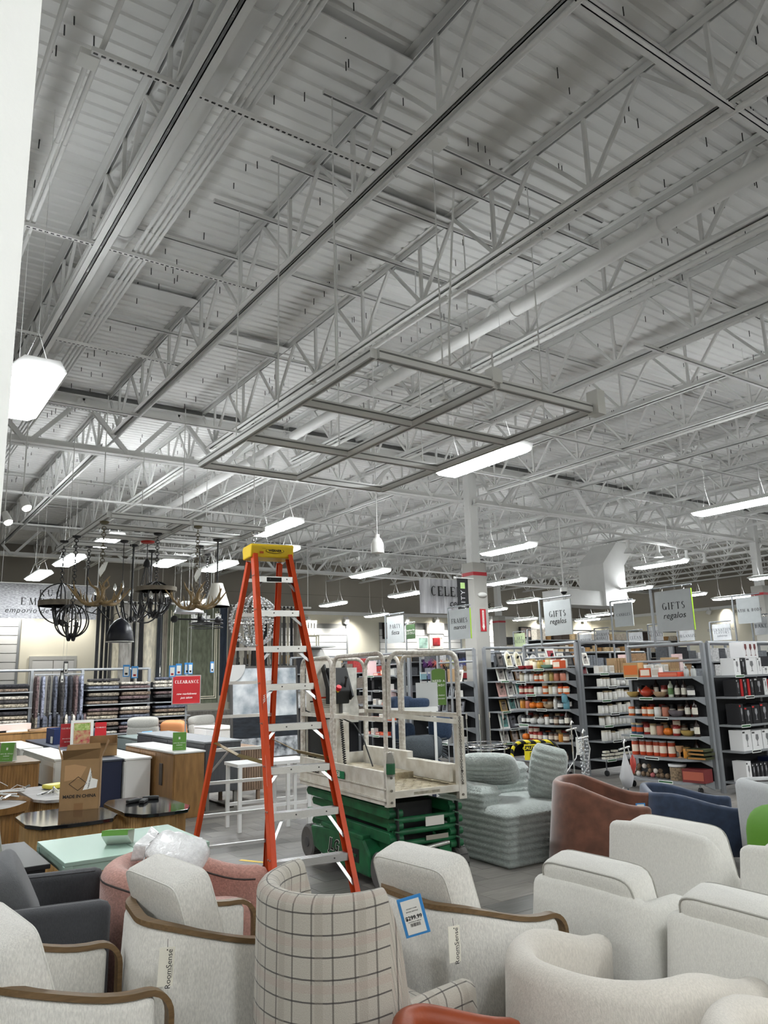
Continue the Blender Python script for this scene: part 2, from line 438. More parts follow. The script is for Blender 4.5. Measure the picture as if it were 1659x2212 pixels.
ft = frame('lighting_frame', 'large white hung lighting frame above the scissor lift', 2.86,5.18,4.2,7.5,4.12,2,3,[(2.88,4.75,6.66),(2.88,5.74,6.66),(2.88,6.64,6.66),(3.95,4.75,6.66),(4.05,6.64,6.66),(5.16,4.75,6.66),(5.16,5.74,6.66),(5.16,6.64,6.66)],'hung lighting frames')
part('feed_box', G().box(2.3,-.08,-.06,2.4,.04,.16), WHITE, ft)
part('feed_box', G().box(1.1,-.05,.0,1.2,.04,.12), WHITE, ft)
part('feed_cable', G().tube([(1.15,0,.12),(1.13,-.02,.25),(1.02,.1,.3),(1.0,.35,.25),(1.05,.4,.6),(1.1,.3,1.9)],.009,6), STEEL, ft, 60)
for i, (y, x0, x1) in enumerate(((4.75,2.8,6.3),(5.74,2.8,6.35),(6.64,2.6,5.8))):
    t = thing('support_strut', 'white support strut holding the rods of the near lighting frame, %s from the camera' % ORD[i], 'strut', (x0,y,6.64), group='support struts')
    part('channel', G().box(0,-.02,0,x1-x0,.02,.04), STEEL, t)
    part('open_slot', G().box(0,-.009,-.002,x1-x0,.009,.001), cm(90,90,90), t)
frame('lighting_frame', 'white hung lighting frame carrying the chandeliers', 2.7,5.0,10.45,13.6,4.12,2,4,[(2.7,10.8,5.95),(2.7,12.8,5.95),(3.85,10.8,5.95),(3.85,12.8,5.95),(5.0,10.8,5.95),(5.0,12.8,5.95)],'hung lighting frames')

# ---------------------------------------------------------------- ceiling lights
FIX = {}
def high_bay(x, y, z, label, L=1.27, cables=True):
    t = thing('high_bay_light', label, 'ceiling light', (x,y,z), group='ceiling lights')
    if L not in FIX:
        h = L/2
        hs = G().prof([(-.2,.0),(-.2,.012),(-.13,.075),(.13,.075),(.2,.012),(.2,0)],-h,h,'y')
        caps = []
        for s in (-1,1):
            e = G().add([(-.2,s*h,.0),(.2,s*h,.0),(.13,s*(h+.1),.05),(-.13,s*(h+.1),.05),(-.13,s*h,.075),(.13,s*h,.075)],[(0,1,2,3),(3,2,5,4),(0,3,4),(1,5,2)])
            caps.append(e)
        ln = G().rows([[(x_,y_,z_) for x_,z_ in ((-.185,-.001),(-.13,-.032),(.13,-.032),(.185,-.001))] for y_ in (h-.01,-h+.01)])
        up = G().add([(-.11,-h*.95,.078),(.11,-h*.95,.078),(.11,h*.95,.078),(-.11,h*.95,.078)],[(0,1,2,3)])  # unseen glowing strip on top, added to brighten the deck
        wires = [G().tube([(-.19,q*L,-.002),(-.13,q*L,-.036),(.13,q*L,-.036),(.19,q*L,-.002)],.005,4).mesh('guard_wire',STEEL) for q in (-.33,0,.33)]
        FIX[L] = [hs.mesh('housing',STEEL), caps[0].mesh('end_cap',STEEL), caps[1].mesh('end_cap',STEEL), ln.mesh('lens',LENS,60), up.mesh('up_fill',UPL)]+wires
    for nm, d in zip(('housing','end_cap','end_cap','lens','up_fill','guard_wire','guard_wire','guard_wire'), FIX[L]): ob(nm, d, t)
    if cables:
        for s in (-1,1):
            part('suspension_cable', G().tube([(-.1,s*L*.36,.075),(0,s*L*.36,.38),(.1,s*L*.36,.075)],.0022,4).cyl((0,s*L*.36,.38),(0,s*L*.36,ZD-z),.0025,n=4), STEEL, t)
    return t
LIGHTS = [(5.87,6.45,4.3,'nearest lit linear ceiling light, beside the near lighting frame'),(1.0,6.75,4.3,'lit linear ceiling light half hidden by the white wall on the left'),
 (11.1,6.45,4.3,'lit linear ceiling light cut by the right edge of the picture'),(5.55,11.15,4.3,'lit linear ceiling light just above the top of the ladder'),
 (10.7,11.1,4.3,'lit linear ceiling light just right of the nearer column'),(15.7,11.15,4.3,'lit linear ceiling light above the larger GIFTS sign'),
 (14.5,15.2,4.3,'lit linear ceiling light below the one at the nearer column, touching its right side'),(10.1,15.25,4.3,'lit linear ceiling light left of the CELEBRATIONS banner'),
 (13.2,22.2,4.3,'small lit ceiling light over the white slatwall beside the ladder'),(13.75,18.85,4.3,'lit ceiling light touching the left side of the CELEBRATIONS banner'),
 (3.89,15.1,4.6,'lit ceiling light behind the chain of the left antler chandelier'),(5.25,15.3,4.3,'lit ceiling light behind the chandelier with a wooden ring'),
 (3.3,18.5,4.3,'small lit ceiling light above the rug banner'),(6.4,15.6,4.3,'lit ceiling light behind the cone lampshade'),
 (19.7,15.1,4.3,'lit ceiling light just left of the larger GIFTS sign'),(19.0,19.1,4.3,'lit ceiling light left of the smaller GIFTS sign'),
 (17.3,25.7,4.3,'tiny lit ceiling light above the PARTY sign'),(6.7,13.4,4.3,'lit ceiling light seen between the ladder rails'),
 (3.4,16.0,4.3,'lit ceiling light behind the chains of the globe chandeliers'),(25.6,25.7,4.3,'tiny lit ceiling light behind the smaller GIFTS sign, lower of two'),
 (29.3,25.2,4.3,'tiny lit ceiling light over the woven baskets, lower of two'),(27.3,22.8,4.3,'tiny lit ceiling light over the woven baskets, upper of two'),
 (23.4,15.7,4.3,'lit ceiling light at the right side of the larger GIFTS sign'),(25.9,15.6,4.3,'lit ceiling light behind the BATH & BODY sign'),
 (21.0,11.3,4.3,'lit ceiling light at the right edge behind the far column'),(23.1,18.4,4.3,'lit ceiling light behind the CANDLES sign'),(20.5,22.3,4.3,'tiny lit ceiling light behind the smaller GIFTS sign, upper of two'),(8.8,22.4,4.3,'tiny lit ceiling light hidden behind the ladder')]
for a in LIGHTS: high_bay(*a)
for i, (x, y) in enumerate([(x, y) for y in (-1.2,-5,-8.8) for x in (-4.2,1.0,6.0,11.1,16.1,21)]+[(-4.2,6.5),(-4.2,11.2),(-4.2,16),(11.1,1.7),(16,1.7),(-4.2,1.7),(16.2,6.45),(21.2,6.45),(26,11.2),(26.3,6.4)]):
    high_bay(x, y, 4.3, 'lit linear ceiling light outside the picture, %s from the front' % ORD[i], cables=False)
# ================================================================ text
def text_mesh(s, size, italic=False, bold=0, spacing=1.0, align='CENTER', depth=.0015):
    cu = bpy.data.curves.new('lettering','FONT'); cu.body = s; cu.size = size; cu.align_x = align; cu.align_y = 'CENTER'
    cu.shear = .25 if italic else 0; cu.space_character = spacing; cu.extrude = depth; cu.offset = bold; cu.resolution_u = 3
    o = bpy.data.objects.new('t', cu); COL.objects.link(o)
    me = bpy.data.meshes.new_from_object(o.evaluated_get(bpy.context.evaluated_depsgraph_get()))
    bpy.data.objects.remove(o); bpy.data.curves.remove(cu)
    return me
def lettering(s, size, material, parent, loc, rot, name='lettering', **k):
    me = text_mesh(s, size, **k); me.name = name; me.materials.clear(); me.materials.append(material)
    return ob(name, me, parent, loc, rot=rot)
# capitals with serifs: strokes in a box 0..w by 0..1 (x0,y0,x1,y1,t) with t = weight; arcs as ('a',cx,cy,rx,ry,a0,a1)
T_, H_ = .17, .07
SER = {
 'A':(.9,[(.12,0,.44,1,H_),(.44,1,.78,0,T_),(.24,.34,.64,.34,H_)],[(.12,0),(.78,0)]),
 'B':(.75,[(.16,0,.16,1,T_),('a',.36,.75,.22,.25,-90,90),('a',.36,.26,.28,.26,-90,90),(.16,1,.36,1,H_),(.16,.5,.36,.5,H_),(.16,0,.36,0,H_)],[(.16,0),(.16,1)]),
 'C':(.85,[('a',.46,.5,.36,.5,50,310)],[]),
 'D':(.9,[(.16,0,.16,1,T_),('a',.36,.5,.42,.5,-90,90),(.16,1,.36,1,H_),(.16,0,.36,0,H_)],[(.16,0),(.16,1)]),
 'E':(.75,[(.16,0,.16,1,T_),(.16,1,.64,1,H_),(.16,.52,.52,.52,H_),(.16,0,.66,0,H_),(.64,1,.64,.8,H_),(.66,0,.66,.22,H_)],[(.16,0),(.16,1)]),
 'F':(.7,[(.16,0,.16,1,T_),(.16,1,.64,1,H_),(.16,.5,.5,.5,H_),(.64,1,.64,.8,H_)],[(.16,0),(.16,1)]),
 'G':(.92,[('a',.46,.5,.36,.5,50,330),(.76,.0,.76,.42,T_),(.6,.42,.86,.42,H_)],[]),
 'H':(.95,[(.18,0,.18,1,T_),(.76,0,.76,1,T_),(.18,.52,.76,.52,H_)],[(.18,0),(.18,1),(.76,0),(.76,1)]),
 'I':(.45,[(.22,0,.22,1,T_)],[(.22,0),(.22,1)]),
 'K':(.85,[(.16,0,.16,1,T_),(.2,.45,.66,1,H_),(.32,.58,.72,0,T_)],[(.16,0),(.16,1),(.66,1),(.72,0)]),
 'L':(.72,[(.16,0,.16,1,T_),(.16,0,.64,0,H_),(.64,0,.64,.24,H_)],[(.16,0),(.16,1)]),
 'M':(1.15,[(.16,0,.2,1,H_),(.2,1,.54,0,T_),(.54,0,.88,1,H_),(.88,1,.94,0,T_)],[(.16,0),(.94,0),(.2,1),(.88,1)]),
 'N':(.98,[(.18,0,.18,1,H_),(.18,1,.78,0,T_),(.78,0,.78,1,H_)],[(.18,0),(.18,1),(.78,1)]),
 'O':(.95,[('a',.46,.5,.38,.5,0,360)],[]),
 'P':(.72,[(.16,0,.16,1,T_),('a',.36,.72,.26,.28,-90,90),(.16,1,.36,1,H_),(.16,.44,.36,.44,H_)],[(.16,0),(.16,1)]),
 'R':(.82,[(.16,0,.16,1,T_),('a',.36,.74,.24,.26,-90,90),(.16,1,.36,1,H_),(.16,.48,.36,.48,H_),(.38,.48,.7,0,T_)],[(.16,0),(.16,1),(.7,0)]),
 'S':(.66,[('a',.33,.76,.23,.24,30,270),('a',.33,.26,.25,.26,-150,90)],[]),
 'T':(.82,[(.4,0,.4,1,T_),(.08,1,.72,1,H_),(.08,1,.08,.8,H_),(.72,1,.72,.8,H_)],[(.4,0)]),
 'U':(.92,[(.18,.3,.18,1,T_),('a',.46,.32,.28,.32,180,360),(.74,.3,.74,1,H_)],[(.18,1),(.74,1)]),
 'V':(.88,[(.1,1,.44,0,T_),(.44,0,.76,1,H_)],[(.1,1),(.76,1)]),
 'W':(1.2,[(.08,1,.36,0,T_),(.36,0,.6,1,H_),(.6,1,.84,0,T_),(.84,0,1.08,1,H_)],[(.08,1),(1.08,1)]),
 'Y':(.86,[(.1,1,.42,.5,T_),(.42,.5,.74,1,H_),(.42,0,.42,.5,T_)],[(.1,1),(.74,1),(.42,0)]),
 'Z':(.8,[(.1,1,.7,1,H_),(.7,1,.1,0,T_),(.1,0,.7,0,H_)],[]),
 '&':(.9,[('a',.38,.76,.18,.24,-60,240),('a',.34,.25,.26,.25,60,330),(.22,.62,.8,0,T_)],[]),
 '!':(.4,[(.2,.3,.2,1,T_),(.17,.05,.23,.05,T_)],[]), '?':(.6,[('a',.3,.74,.2,.24,-90,170),(.3,.28,.3,.5,T_),(.27,.05,.33,.05,T_)],[]), ' ':(.5,[],[]),'.':(.3,[(.1,.05,.16,.05,T_)],[])}
def serif(s, h, material, parent, loc, rot, sp=.1, name='lettering', align='c'):
    g = G(); x = 0
    def st(x0,y0,x1,y1,t):
        if abs(x1-x0) < 1e-6 and abs(y1-y0) < 1e-6: return
        d = Vector((x1-x0,y1-y0)).normalized(); n = Vector((-d.y,d.x))*t/2
        g.add([(x+x0-n.x,y0-n.y,.001),(x+x1-n.x,y1-n.y,.001),(x+x1+n.x,y1+n.y,.001),(x+x0+n.x,y0+n.y,.001)],[(0,1,2,3)])
    for ch in s:
        w_, strokes, ser = SER.get(ch, SER[' '])
        for k in strokes:
            if k[0] == 'a':
                _, cx, cy, rx, ry, a0, a1 = k; n = 14; pts = []
                for i in range(n+1):
                    a = radians(a0+(a1-a0)*i/n); t = H_+(T_-H_)*abs(cos(a))
                    pts.append((cx+(rx-t/2)*cos(a)-t/2*cos(a), cy+(ry)*sin(a)-H_*sin(a)*.5, cx+rx*cos(a)+0*t, cy+(ry+H_*.5)*sin(a)))
                vs = []
                for p in pts: vs += [(x+p[0],p[1],.001),(x+p[2],p[3],.001)]
                g.add(vs, [(2*i,2*i+1,2*i+3,2*i+2) for i in range(n)])
            else: st(*k)
        for (sx, sy) in ser: st(sx-.13, sy, sx+.13, sy, H_)
        x += w_+sp
    x -= sp
    off = {'c':-x/2,'l':0}[align]
    g.v = [((a+off)*h, (b-.5)*h, c) for a,b,c in g.v]
    return part(name, g, material, parent, loc=loc, rot=rot)

# ================================================================ upholstery tools
def upath(w, d, r, n=9, m_=6, flare=0):
    # plan of a U: front of right arm, back corner arcs, front of left arm; chair faces +x
    r = min(r, w/2-.001); pts = []
    for i in range(m_): pts.append((d/2-(d-r)*i/m_, -w/2-flare*(1-i/m_)))
    for i in range(n+1):
        a = -pi/2-(pi/2)*i/n; pts.append((-d/2+r+r*cos(a), -w/2+r+r*sin(a)))
    if w-2*r > .02:
        for i in range(1,m_): pts.append((-d/2, -w/2+r+(w-2*r)*i/m_))
    for i in range(n+1):
        a = pi-(pi/2)*i/n; pts.append((-d/2+r+r*cos(a), w/2-r+r*sin(a)))
    for i in range(1,m_+1): pts.append((-d/2+r+(d-r)*i/m_, w/2+flare*i/m_))
    return pts
def lens(pts):
    s = [0]
    for a, b in zip(pts, pts[1:]): s.append(s[-1]+sqrt((a[0]-b[0])**2+(a[1]-b[1])**2))
    return s
def normals(pts):
    out = []
    for i in range(len(pts)):
        a = pts[max(0,i-1)]; b = pts[min(len(pts)-1,i+1)]
        d = Vector((b[0]-a[0], b[1]-a[1])).normalized(); out.append((-d.y, d.x))
    return out
def shell(pts, hf, zb, th, k=5, lean=0, taper=1.0):
    # padded wall along a plan line; hf(t, x, y) = height; outward normal is to the left of travel
    S_ = lens(pts); L = S_[-1]; N = normals(pts); g = G(); rows = []; uv = []
    def ring(i, q, push=0):
        x, y = pts[i]; nx, ny = N[i]; h = hf(S_[i]/L, x, y); r = th/2*q; row = []; us = []; zz = zb
        top = h-(th/2)*(1-q)
        sec = [(r,zb),(r*1.0,zb+(top-r-zb)*.33),(r,zb+(top-r-zb)*.66)]
        sec += [(r*cos(pi*j/k), top-r+r*sin(pi*j/k)) for j in range(k+1)]
        sec += [(-r,zb+(top-r-zb)*.66),(-r,zb+(top-r-zb)*.33),(-r,zb)]
        v = 0; prev = None
        for o_, z_ in sec:
            f_ = lean*(z_-zb)
            row.append((x-nx*(o_+f_*1)*-1 if False else x-nx*-1*0+(-nx)*(-1)*0+nx*-(o_+f_), y+ny*-(o_+f_), z_))
            if prev: v += sqrt((o_-prev[0])**2+(z_-prev[1])**2)
            us.append((S_[i]+push, v)); prev = (o_, z_)
        return row, us
    first = True
    seq = [(0,.25),(0,.75)]+[(i,1) for i in range(len(pts))]+[(len(pts)-1,.75),(len(pts)-1,.25)]
    for n_, (i, q) in enumerate(seq):
        row, us = ring(i, q)
        if n_ < 2 or n_ >= len(seq)-2:   # round the free ends outwards
            d = Vector((pts[0][0]-pts[1][0], pts[0][1]-pts[1][1])) if n_ < 2 else Vector((pts[-1][0]-pts[-2][0], pts[-1][1]-pts[-2][1]))
            d = d.normalized()*th/2*sqrt(max(0,1-q*q))
            row = [(p[0]+d.x, p[1]+d.y, p[2]) for p in row]
        rows.append(row); uv += us
    g.rows(rows, closed=True, caps=True); g.uv = uv
    return g
def edge_tube(pts, hf, off, th, r, lean=0, dz=0, i0=0, i1=None, ends=None):
    S_ = lens(pts); L = S_[-1]; N = normals(pts); out = []
    for i in range(i0, len(pts) if i1 is None else i1):
        h = hf(S_[i]/L, *pts[i]); o_ = off
        out.append((pts[i][0]-N[i][0]*o_, pts[i][1]-N[i][1]*o_, h+dz))
    return G().tube(out, r, 6)
def smooth(a, b, x):
    t = max(0, min(1, (x-a)/(b-a))); return t*t*(3-2*t)
def legs(t, w, d, h, material, r=.022, inset=.06, r2=.014):
    for sx in (-1,1):
        for sy in (-1,1):
            x, y = sx*(d/2-inset), sy*(w/2-inset)
            part('leg', G().cyl((x,y,h),(x+sx*.01,y+sy*.01,0),r,r2,8), material, t, 50)
def cushion(name, t, c, d, material, rx=0, ry=0, rz=0, e=.32, piping=None, n=10, bulge=.0, label=None):
    rot = Matrix.Rotation(rz,3,'Z') @ Matrix.Rotation(ry,3,'Y') @ Matrix.Rotation(rx,3,'X')
    g = G().soft((0,0,0), d, e, n)
    g.v = [tuple(rot@Vector(v)+Vector(c)) for v in g.v]
    o = part(name, g, material, t, 180, label)
    if piping:     # welt around both faces
        for s in (-1,1):
            pts = []
            for k in range(28):
                a = 2*pi*k/28; sg = lambda x_, p: math.copysign(abs(x_)**p, x_)
                pts.append(rot@Vector((d[0]/2*.86*s, d[1]/2*.965*sg(cos(a),e), d[2]/2*.965*sg(sin(a),e)))+Vector(c))
            part('piping', G().tube(pts,.0045,5,True), piping, o, 60)
    return o
def linen(name, r, g_, b_, amt=.14, sc=160):
    return mat(name, S(r,g_,b_), .9, noise=amt, nscale=sc, bump=.35, bscale=260, sheen=.15, stretch=(1,1,.35))
LINEN = linen('oatmeal_linen', 222,219,212); LINENW = linen('white_linen', 222,220,213, .08)
LINENG = linen('cream_linen', 212,206,196, .1)
CHAR = linen('charcoal_linen', 66,67,70, .14); PINK = mat('dusty_pink_boucle', S(178,132,120), .9, noise=.2, nscale=60, bump=.5, bscale=90, sheen=.3)
VELV = mat('rust_velvet', S(112,70,52), .75, noise=.3, nscale=9, sheen=.6, bump=.1, bscale=200); NAVY = mat('navy_velvet', S(46,60,84), .8, noise=.25, nscale=14, sheen=.4, bump=.1, bscale=200)
LEATH = mat('rust_leather', S(146,66,32), .5, noise=.12, nscale=9, bump=.08, bscale=90)
WOOD = mat('walnut_trim', S(112,88,58), .45, noise=.25, nscale=6, stretch=(1,14,14)); OAK = mat('oak_wood', S(170,136,88), .5, noise=.22, nscale=4, stretch=(8,8,1))
OAKD = mat('brown_oak', S(142,106,62), .45, noise=.25, nscale=3, stretch=(6,6,1)); PIPE = cm(170,168,160,.9); DPIPE = cm(60,52,50,.8)
TAGM = mat('cream_tag', S(226,222,208), .7); INK = mat('black_ink', S(24,24,24), .7); BLUE = mat('blue_tag', S(62,140,206), .5); GREEN = mat('green_print', S(88,140,50), .5)
# plaid cloth for the wing chair, by the cloth's own uv
def plaid():
    mt = mat('plaid_wool', S(186,180,166), .95, bump=.3, bscale=260, sheen=.2); nt = mt.node_tree; b = nt.nodes['Principled BSDF']
    N = nt.nodes.new; L = nt.links.new
    uv = N('ShaderNodeUVMap'); uv.uv_map = 'UVMap'; sp = N('ShaderNodeSeparateXYZ'); L(uv.outputs[0], sp.inputs[0])
    nz = N('ShaderNodeTexNoise'); nz.inputs['Scale'].default_value = 220; L(uv.outputs[0], nz.inputs['Vector'])
    def line(ch, per, wd, off):
        a = N('ShaderNodeMath'); a.operation = 'MULTIPLY_ADD'; L(sp.outputs[ch], a.inputs[0]); a.inputs[1].default_value = 1/per; a.inputs[2].default_value = off
        f_ = N('ShaderNodeMath'); f_.operation = 'FRACT'; L(a.outputs[0], f_.inputs[0])
        c = N('ShaderNodeMath'); c.operation = 'LESS_THAN'; L(f_.outputs[0], c.inputs[0]); c.inputs[1].default_value = wd/per
        return c.outputs[0]
    base = N('ShaderNodeMixRGB'); base.inputs[1].default_value = S(170,163,150)+(1,); base.inputs[2].default_value = S(200,195,184)+(1,); L(nz.outputs['Fac'], base.inputs[0])
    cur = base.outputs[0]
    for ch, per, wd, off, col, am in ((0,.078,.0065,.3,(76,70,66),.7),(1,.078,.006,.55,(60,56,56),.85),(0,.156,.03,.9,(150,140,128),.3),(1,.156,.03,.15,(178,150,140),.25)):
        mx = N('ShaderNodeMixRGB'); sc = N('ShaderNodeMath'); sc.operation = 'MULTIPLY'; sc.inputs[1].default_value = am
        L(line(ch,per,wd,off), sc.inputs[0]); L(sc.outputs[0], mx.inputs[0]); L(cur, mx.inputs[1]); mx.inputs[2].default_value = S(*col)+(1,); cur = mx.outputs[0]
    L(cur, b.inputs['Base Color'])
    return mt
PLAID = plaid()
def swing_tag(name, label, loc, rz, w_, h_, material, ry=0, rx=0, string=.03):
    t = thing(name, label, 'tag', loc, rot=(rx,ry,rz), group='swing tags')
    part('card', G().box(-w_/2,-.001,-h_,w_/2,.001,0), material, t)
    part('string', G().cyl((0,0,-.008),(0,0.004,string),.0012,n=4), INK, t)
    return t

# ================================================================ armchairs in the foreground
# plaid wing chair, seen from behind
t = thing('plaid_armchair', 'beige plaid wing chair with a blue price tag, seen from behind', 'armchair', (1.885,3.09,0), radians(1))
P_ = upath(.72,.7,.35,n=12,m_=14)
def hp(u, x, y): return .6+.44*(1-smooth(-.03,.05,x))+.02*sin(4*x)
part('shell', shell(P_, hp, .16, .1, 7, lean=.02), PLAID, t, 180)
g = G().soft((.05,0,.4),(.62,.58,.2),.3); g.uv = [(v[0],v[1]) for v in g.v]; part('seat_cushion', g, PLAID, t, 180)
part('piping', edge_tube(P_, hp, .052, .1, .004, dz=-.05, i0=3, i1=-3), DPIPE, t, 60)
legs(t,.7,.76,.18,WOOD)
# blue price tag on it
tg = thing('price_tag', 'blue-framed price tag reading $299.99 on the plaid wing chair', 'tag', (1.93,2.69,1.0), rot=(radians(4),radians(-14),radians(-36)))
part('frame', G().box(-.05,-.002,-.15,.05,.002,0), BLUE, tg, bevel=.008)
part('card', G().box(-.038,-.004,-.14,.038,-.0021,-.012), PAPER, tg)
def flat(s, size, z, x=0, m_=INK, p=tg, y=-.0045, **k): return lettering(s, size, m_, p, (x,y,z), (radians(90),0,0), depth=.0002, **k)
flat('$299.99',.021,-.08,bold=.0006); flat('COMPARE AT $400.00',.0055,-.095); flat('ACCENT CHAIR',.006,-.045); flat('SWIVEL SEATING',.0065,-.056)
g = G()
for i in range(22): g.box(-.02+i*.0019,-.0046,-.113,-.02+i*.0019+random.choice((.0006,.0011)),-.0044,-.1)
part('barcode', g, INK, tg)['kind'] = 'stuff'

def room_chair(label, loc, rz, k_=1, h_=1, pil=(0,0,0)):
    t = thing('wood_rim_armchair', label, 'armchair', loc, rz, 'oatmeal wood-rimmed armchairs')
    w_, d_ = .74*k_,.62*k_
    P = upath(w_,d_,.26,n=9,m_=7)
    hf = lambda u, x, y: (.69+.12*(1-smooth(-.3,.28,x)))*h_
    part('shell', shell(P, hf, .14, .07, 5, lean=.05), LINEN, t, 180)
    S_ = lens(P); L = S_[-1]; N = normals(P)
    rows = []
    def sec(x, y, nx, ny, z, k=1):
        return [(x-nx*o_, y-ny*o_, z+q*k) for o_, q in ((.05,-.006),(.048,.016),(.0,.016),(-.002,-.006))]
    for i, (x, y) in enumerate(P):
        rows.append(sec(x,y,*N[i],hf(S_[i]/L,x,y)+.004))
    def drop(i, fx):   # the rim turns down the front of the arm
        x, y = P[i]; nx, ny = N[i]; out = []; z0 = hf(0,x,y)+.004
        for q in range(1,7):
            a = pi/2*q/6; out.append([(x+.09*sin(a)-(.02*cos(a) if o_ else 0)*0+k_*sin(a), y-ny*o_, z0-.09*(1-cos(a))+k_*cos(a)) for o_, k_ in ((.05,-.006),(.048,.016),(.0,.016),(-.002,-.006))])
        out.append([(x+.09+k_, y-ny*o_, .2) for o_, k_ in ((.05,-.006),(.048,.016),(.0,.016),(-.002,-.006))])
        return out
    rows = drop(0,1)[::-1]+rows+drop(len(P)-1,1)
    part('wood_rim', G().rows(rows, closed=True, caps=True), WOOD, t, 60)
    part('welt', edge_tube(P, hf, .041, .07, .007, dz=-.012), LINEN, t, 60)
    cushion('seat_cushion', t, (.06,0,.4), (.56,.58,.2), LINENW, e=.25)
    cushion('back_cushion', t, (-.12+pil[0],pil[1],.7+pil[2]), (.19,.58,.5), LINEN, ry=radians(-18), rz=pil[3] if len(pil) > 3 else 0, e=.22, piping=LINENW)
    part('base_rail', G().box(-.26,-.3,.1,.26,.3,.15), WOOD, t, bevel=.01)
    legs(t,.7,.58,.12,WOOD,.028)
    return t
RSA = (1.5,3.86,0); RSB = (2.72,3.38,0); RSC = (.753,3.58,0)
room_chair('oatmeal armchair with dark wood rim and paper tag, left of the plaid wing chair', RSA, radians(-7), pil=(.03,.0,.06,.24))
room_chair('oatmeal armchair with dark wood rim, right behind the plaid wing chair', RSB, radians(-1), 1.04, .95, pil=(-.02,.03,.03,.1))
room_chair('oatmeal armchair with dark wood rim in the bottom left corner', RSC, 0, pil=(.0,-.02,.03,.1))
def room_tag(label, p, rz, tilt):
    tg = thing('room_tag', label, 'tag', p, rot=(radians(-3),radians(tilt),rz), group='cream paper tags')
    part('card', G().box(-.032,-.001,-.145,.032,.001,0), TAGM, tg)
    part('hole', G().cyl((0,-.0014,-.01),(0,.0014,-.01),.003,n=8), INK, tg)
    part('string', G().cyl((0,0,-.01),(0,.006,.03),.001,n=4), INK, tg)
    lettering('RoomSense',.031,INK,tg,(.012,-.0014,-.082),(radians(90),radians(-90),0),depth=.0002)
    lettering('HOME COLLECTION',.0055,INK,tg,(.025,-.0014,-.09),(radians(90),radians(-90),0),depth=.0002)
    return tg
# charcoal box armchair with a pillow
t = thing('charcoal_armchair', 'charcoal boxy armchair with a loose grey pillow at the left edge', 'armchair', (.81,5.22,0), radians(-12))
P = upath(.84,1.12,.06,n=4,m_=5); hc = lambda u, x, y: .70
part('shell', shell(P, hc, .12, .11, 5), CHAR, t, 180); part('piping', edge_tube(P, hc, .05, .1, .005, dz=-.012), CHAR, t, 60)
cushion('seat_cushion', t, (.06,0,.4), (.96,.62,.18), CHAR, e=.2); legs(t,.8,1.06,.12,BLACK)
single('grey_pillow', G().soft((0,0,.0),(.16,.5,.5),.5), linen('grey_linen',92,93,95,.1), 'loose grey pillow leaning in the charcoal armchair', 'pillow', (.92,5.1,.68), rot=(radians(14),radians(-24),radians(-10)), smooth=180)
# pink chair with rolled top
t = thing('pink_armchair', 'dusty pink rounded armchair with dark piping', 'armchair', (1.91,5.14,0), radians(-32))
P = upath(.84,.84,.40,n=12,m_=6); hk = lambda u, x, y: .60+.16*(1-smooth(-.32,.36,x))
part('shell', shell(P, hk, .1, .17, 9), PINK, t, 180); part('piping', edge_tube(P, hk, .083, .1, .006, dz=-.075), DPIPE, t, 60)
part('piping', edge_tube(P, hk, -.083, .1, .006, dz=-.075), DPIPE, t, 60); cushion('seat_cushion', t, (.06,0,.36), (.62,.56,.2), PINK, e=.35); legs(t,.6,.6,.12,BLACK)
# bubble-wrapped pillow on the pink chair
wrapm = mat('white_bubble_wrap', S(222,222,222), .3, noise=.12, nscale=40, bump=.6, bscale=45, coat=.4)
g = G().soft((0,0,0),(.15,.4,.25),.55,14)
rr = random.Random(3); g.v = [(x+rr.uniform(-.006,.006),y+rr.uniform(-.006,.006),z+rr.uniform(-.008,.008)) for x,y,z in g.v]
t = thing('wrapped_pillow', 'pillow in white bubble wrap lying on the pink armchair', 'pillow', (1.88,5.18,.775), rot=(radians(18),radians(52),radians(55)))
part('pillow', g, wrapm, t, 180)
part('loose_wrap', G().rows([[(.02*sin(a*3)+.06*cos(a)*.7,.2+q*.07,.11*sin(a)*(.8+.25*q)+.01*sin(5*a)) for a in [2*pi*i/20 for i in range(21)]] for q in (0,.4,.8,1.1)]), wrapm, t, 180)

# white club chairs
def club_chair(label, loc, rz, w_=.86, hb=.76, cush=True, ctop=.93, r=.1, arm=.56, th=.085, drop=(-.1,.25), col=LINENW, d_=.8, cy=.0, cf=0):
    t = thing('white_club_chair', label, 'armchair', loc, rz, 'white upholstered chairs')
    P = upath(w_,d_,r,n=6,m_=7)
    hf = lambda u, x, y: arm+(hb-arm)*(1-smooth(drop[0],drop[1],x))+.03*(1-(y/(w_/2))**2)*(1 if x < -d_/2+.02 else 0)
    part('shell', shell(P, hf, .12, th, 6, lean=.10), col, t, 180)
    part('piping', edge_tube(P, hf, th*.53+.06, .1, .0035, dz=-.045, i0=6, i1=-6), PIPE, t, 60)
    cushion('seat_cushion', t, (.08,0,.38), (.68,w_-.2,.2), col, e=.22, piping=None)
    if cush: cushion('back_cushion', t, (-.23+cf,cy,ctop-.26), (.2,w_-.2,.52), col, ry=radians(-14), e=.26, piping=PIPE)
    legs(t,w_-.08,d_-.08,.14,WOOD)
    return t
club_chair('white club chair with a boxy back cushion, left one of the middle pair', (3.68,3.02,0), 0, .84, .74, ctop=.87)
club_chair('white club chair with a boxy back cushion, right one of the middle pair', (3.64,2.1,0), radians(-3), .86, .74, ctop=.87)
club_chair('white high-back chair with a thin tufted cushion, left of the farthest pair', (4.68,3.29,0), radians(-4), .9, .86, cush=True, ctop=.895, arm=.5, drop=(-.36,.0), th=.07, cf=.09)
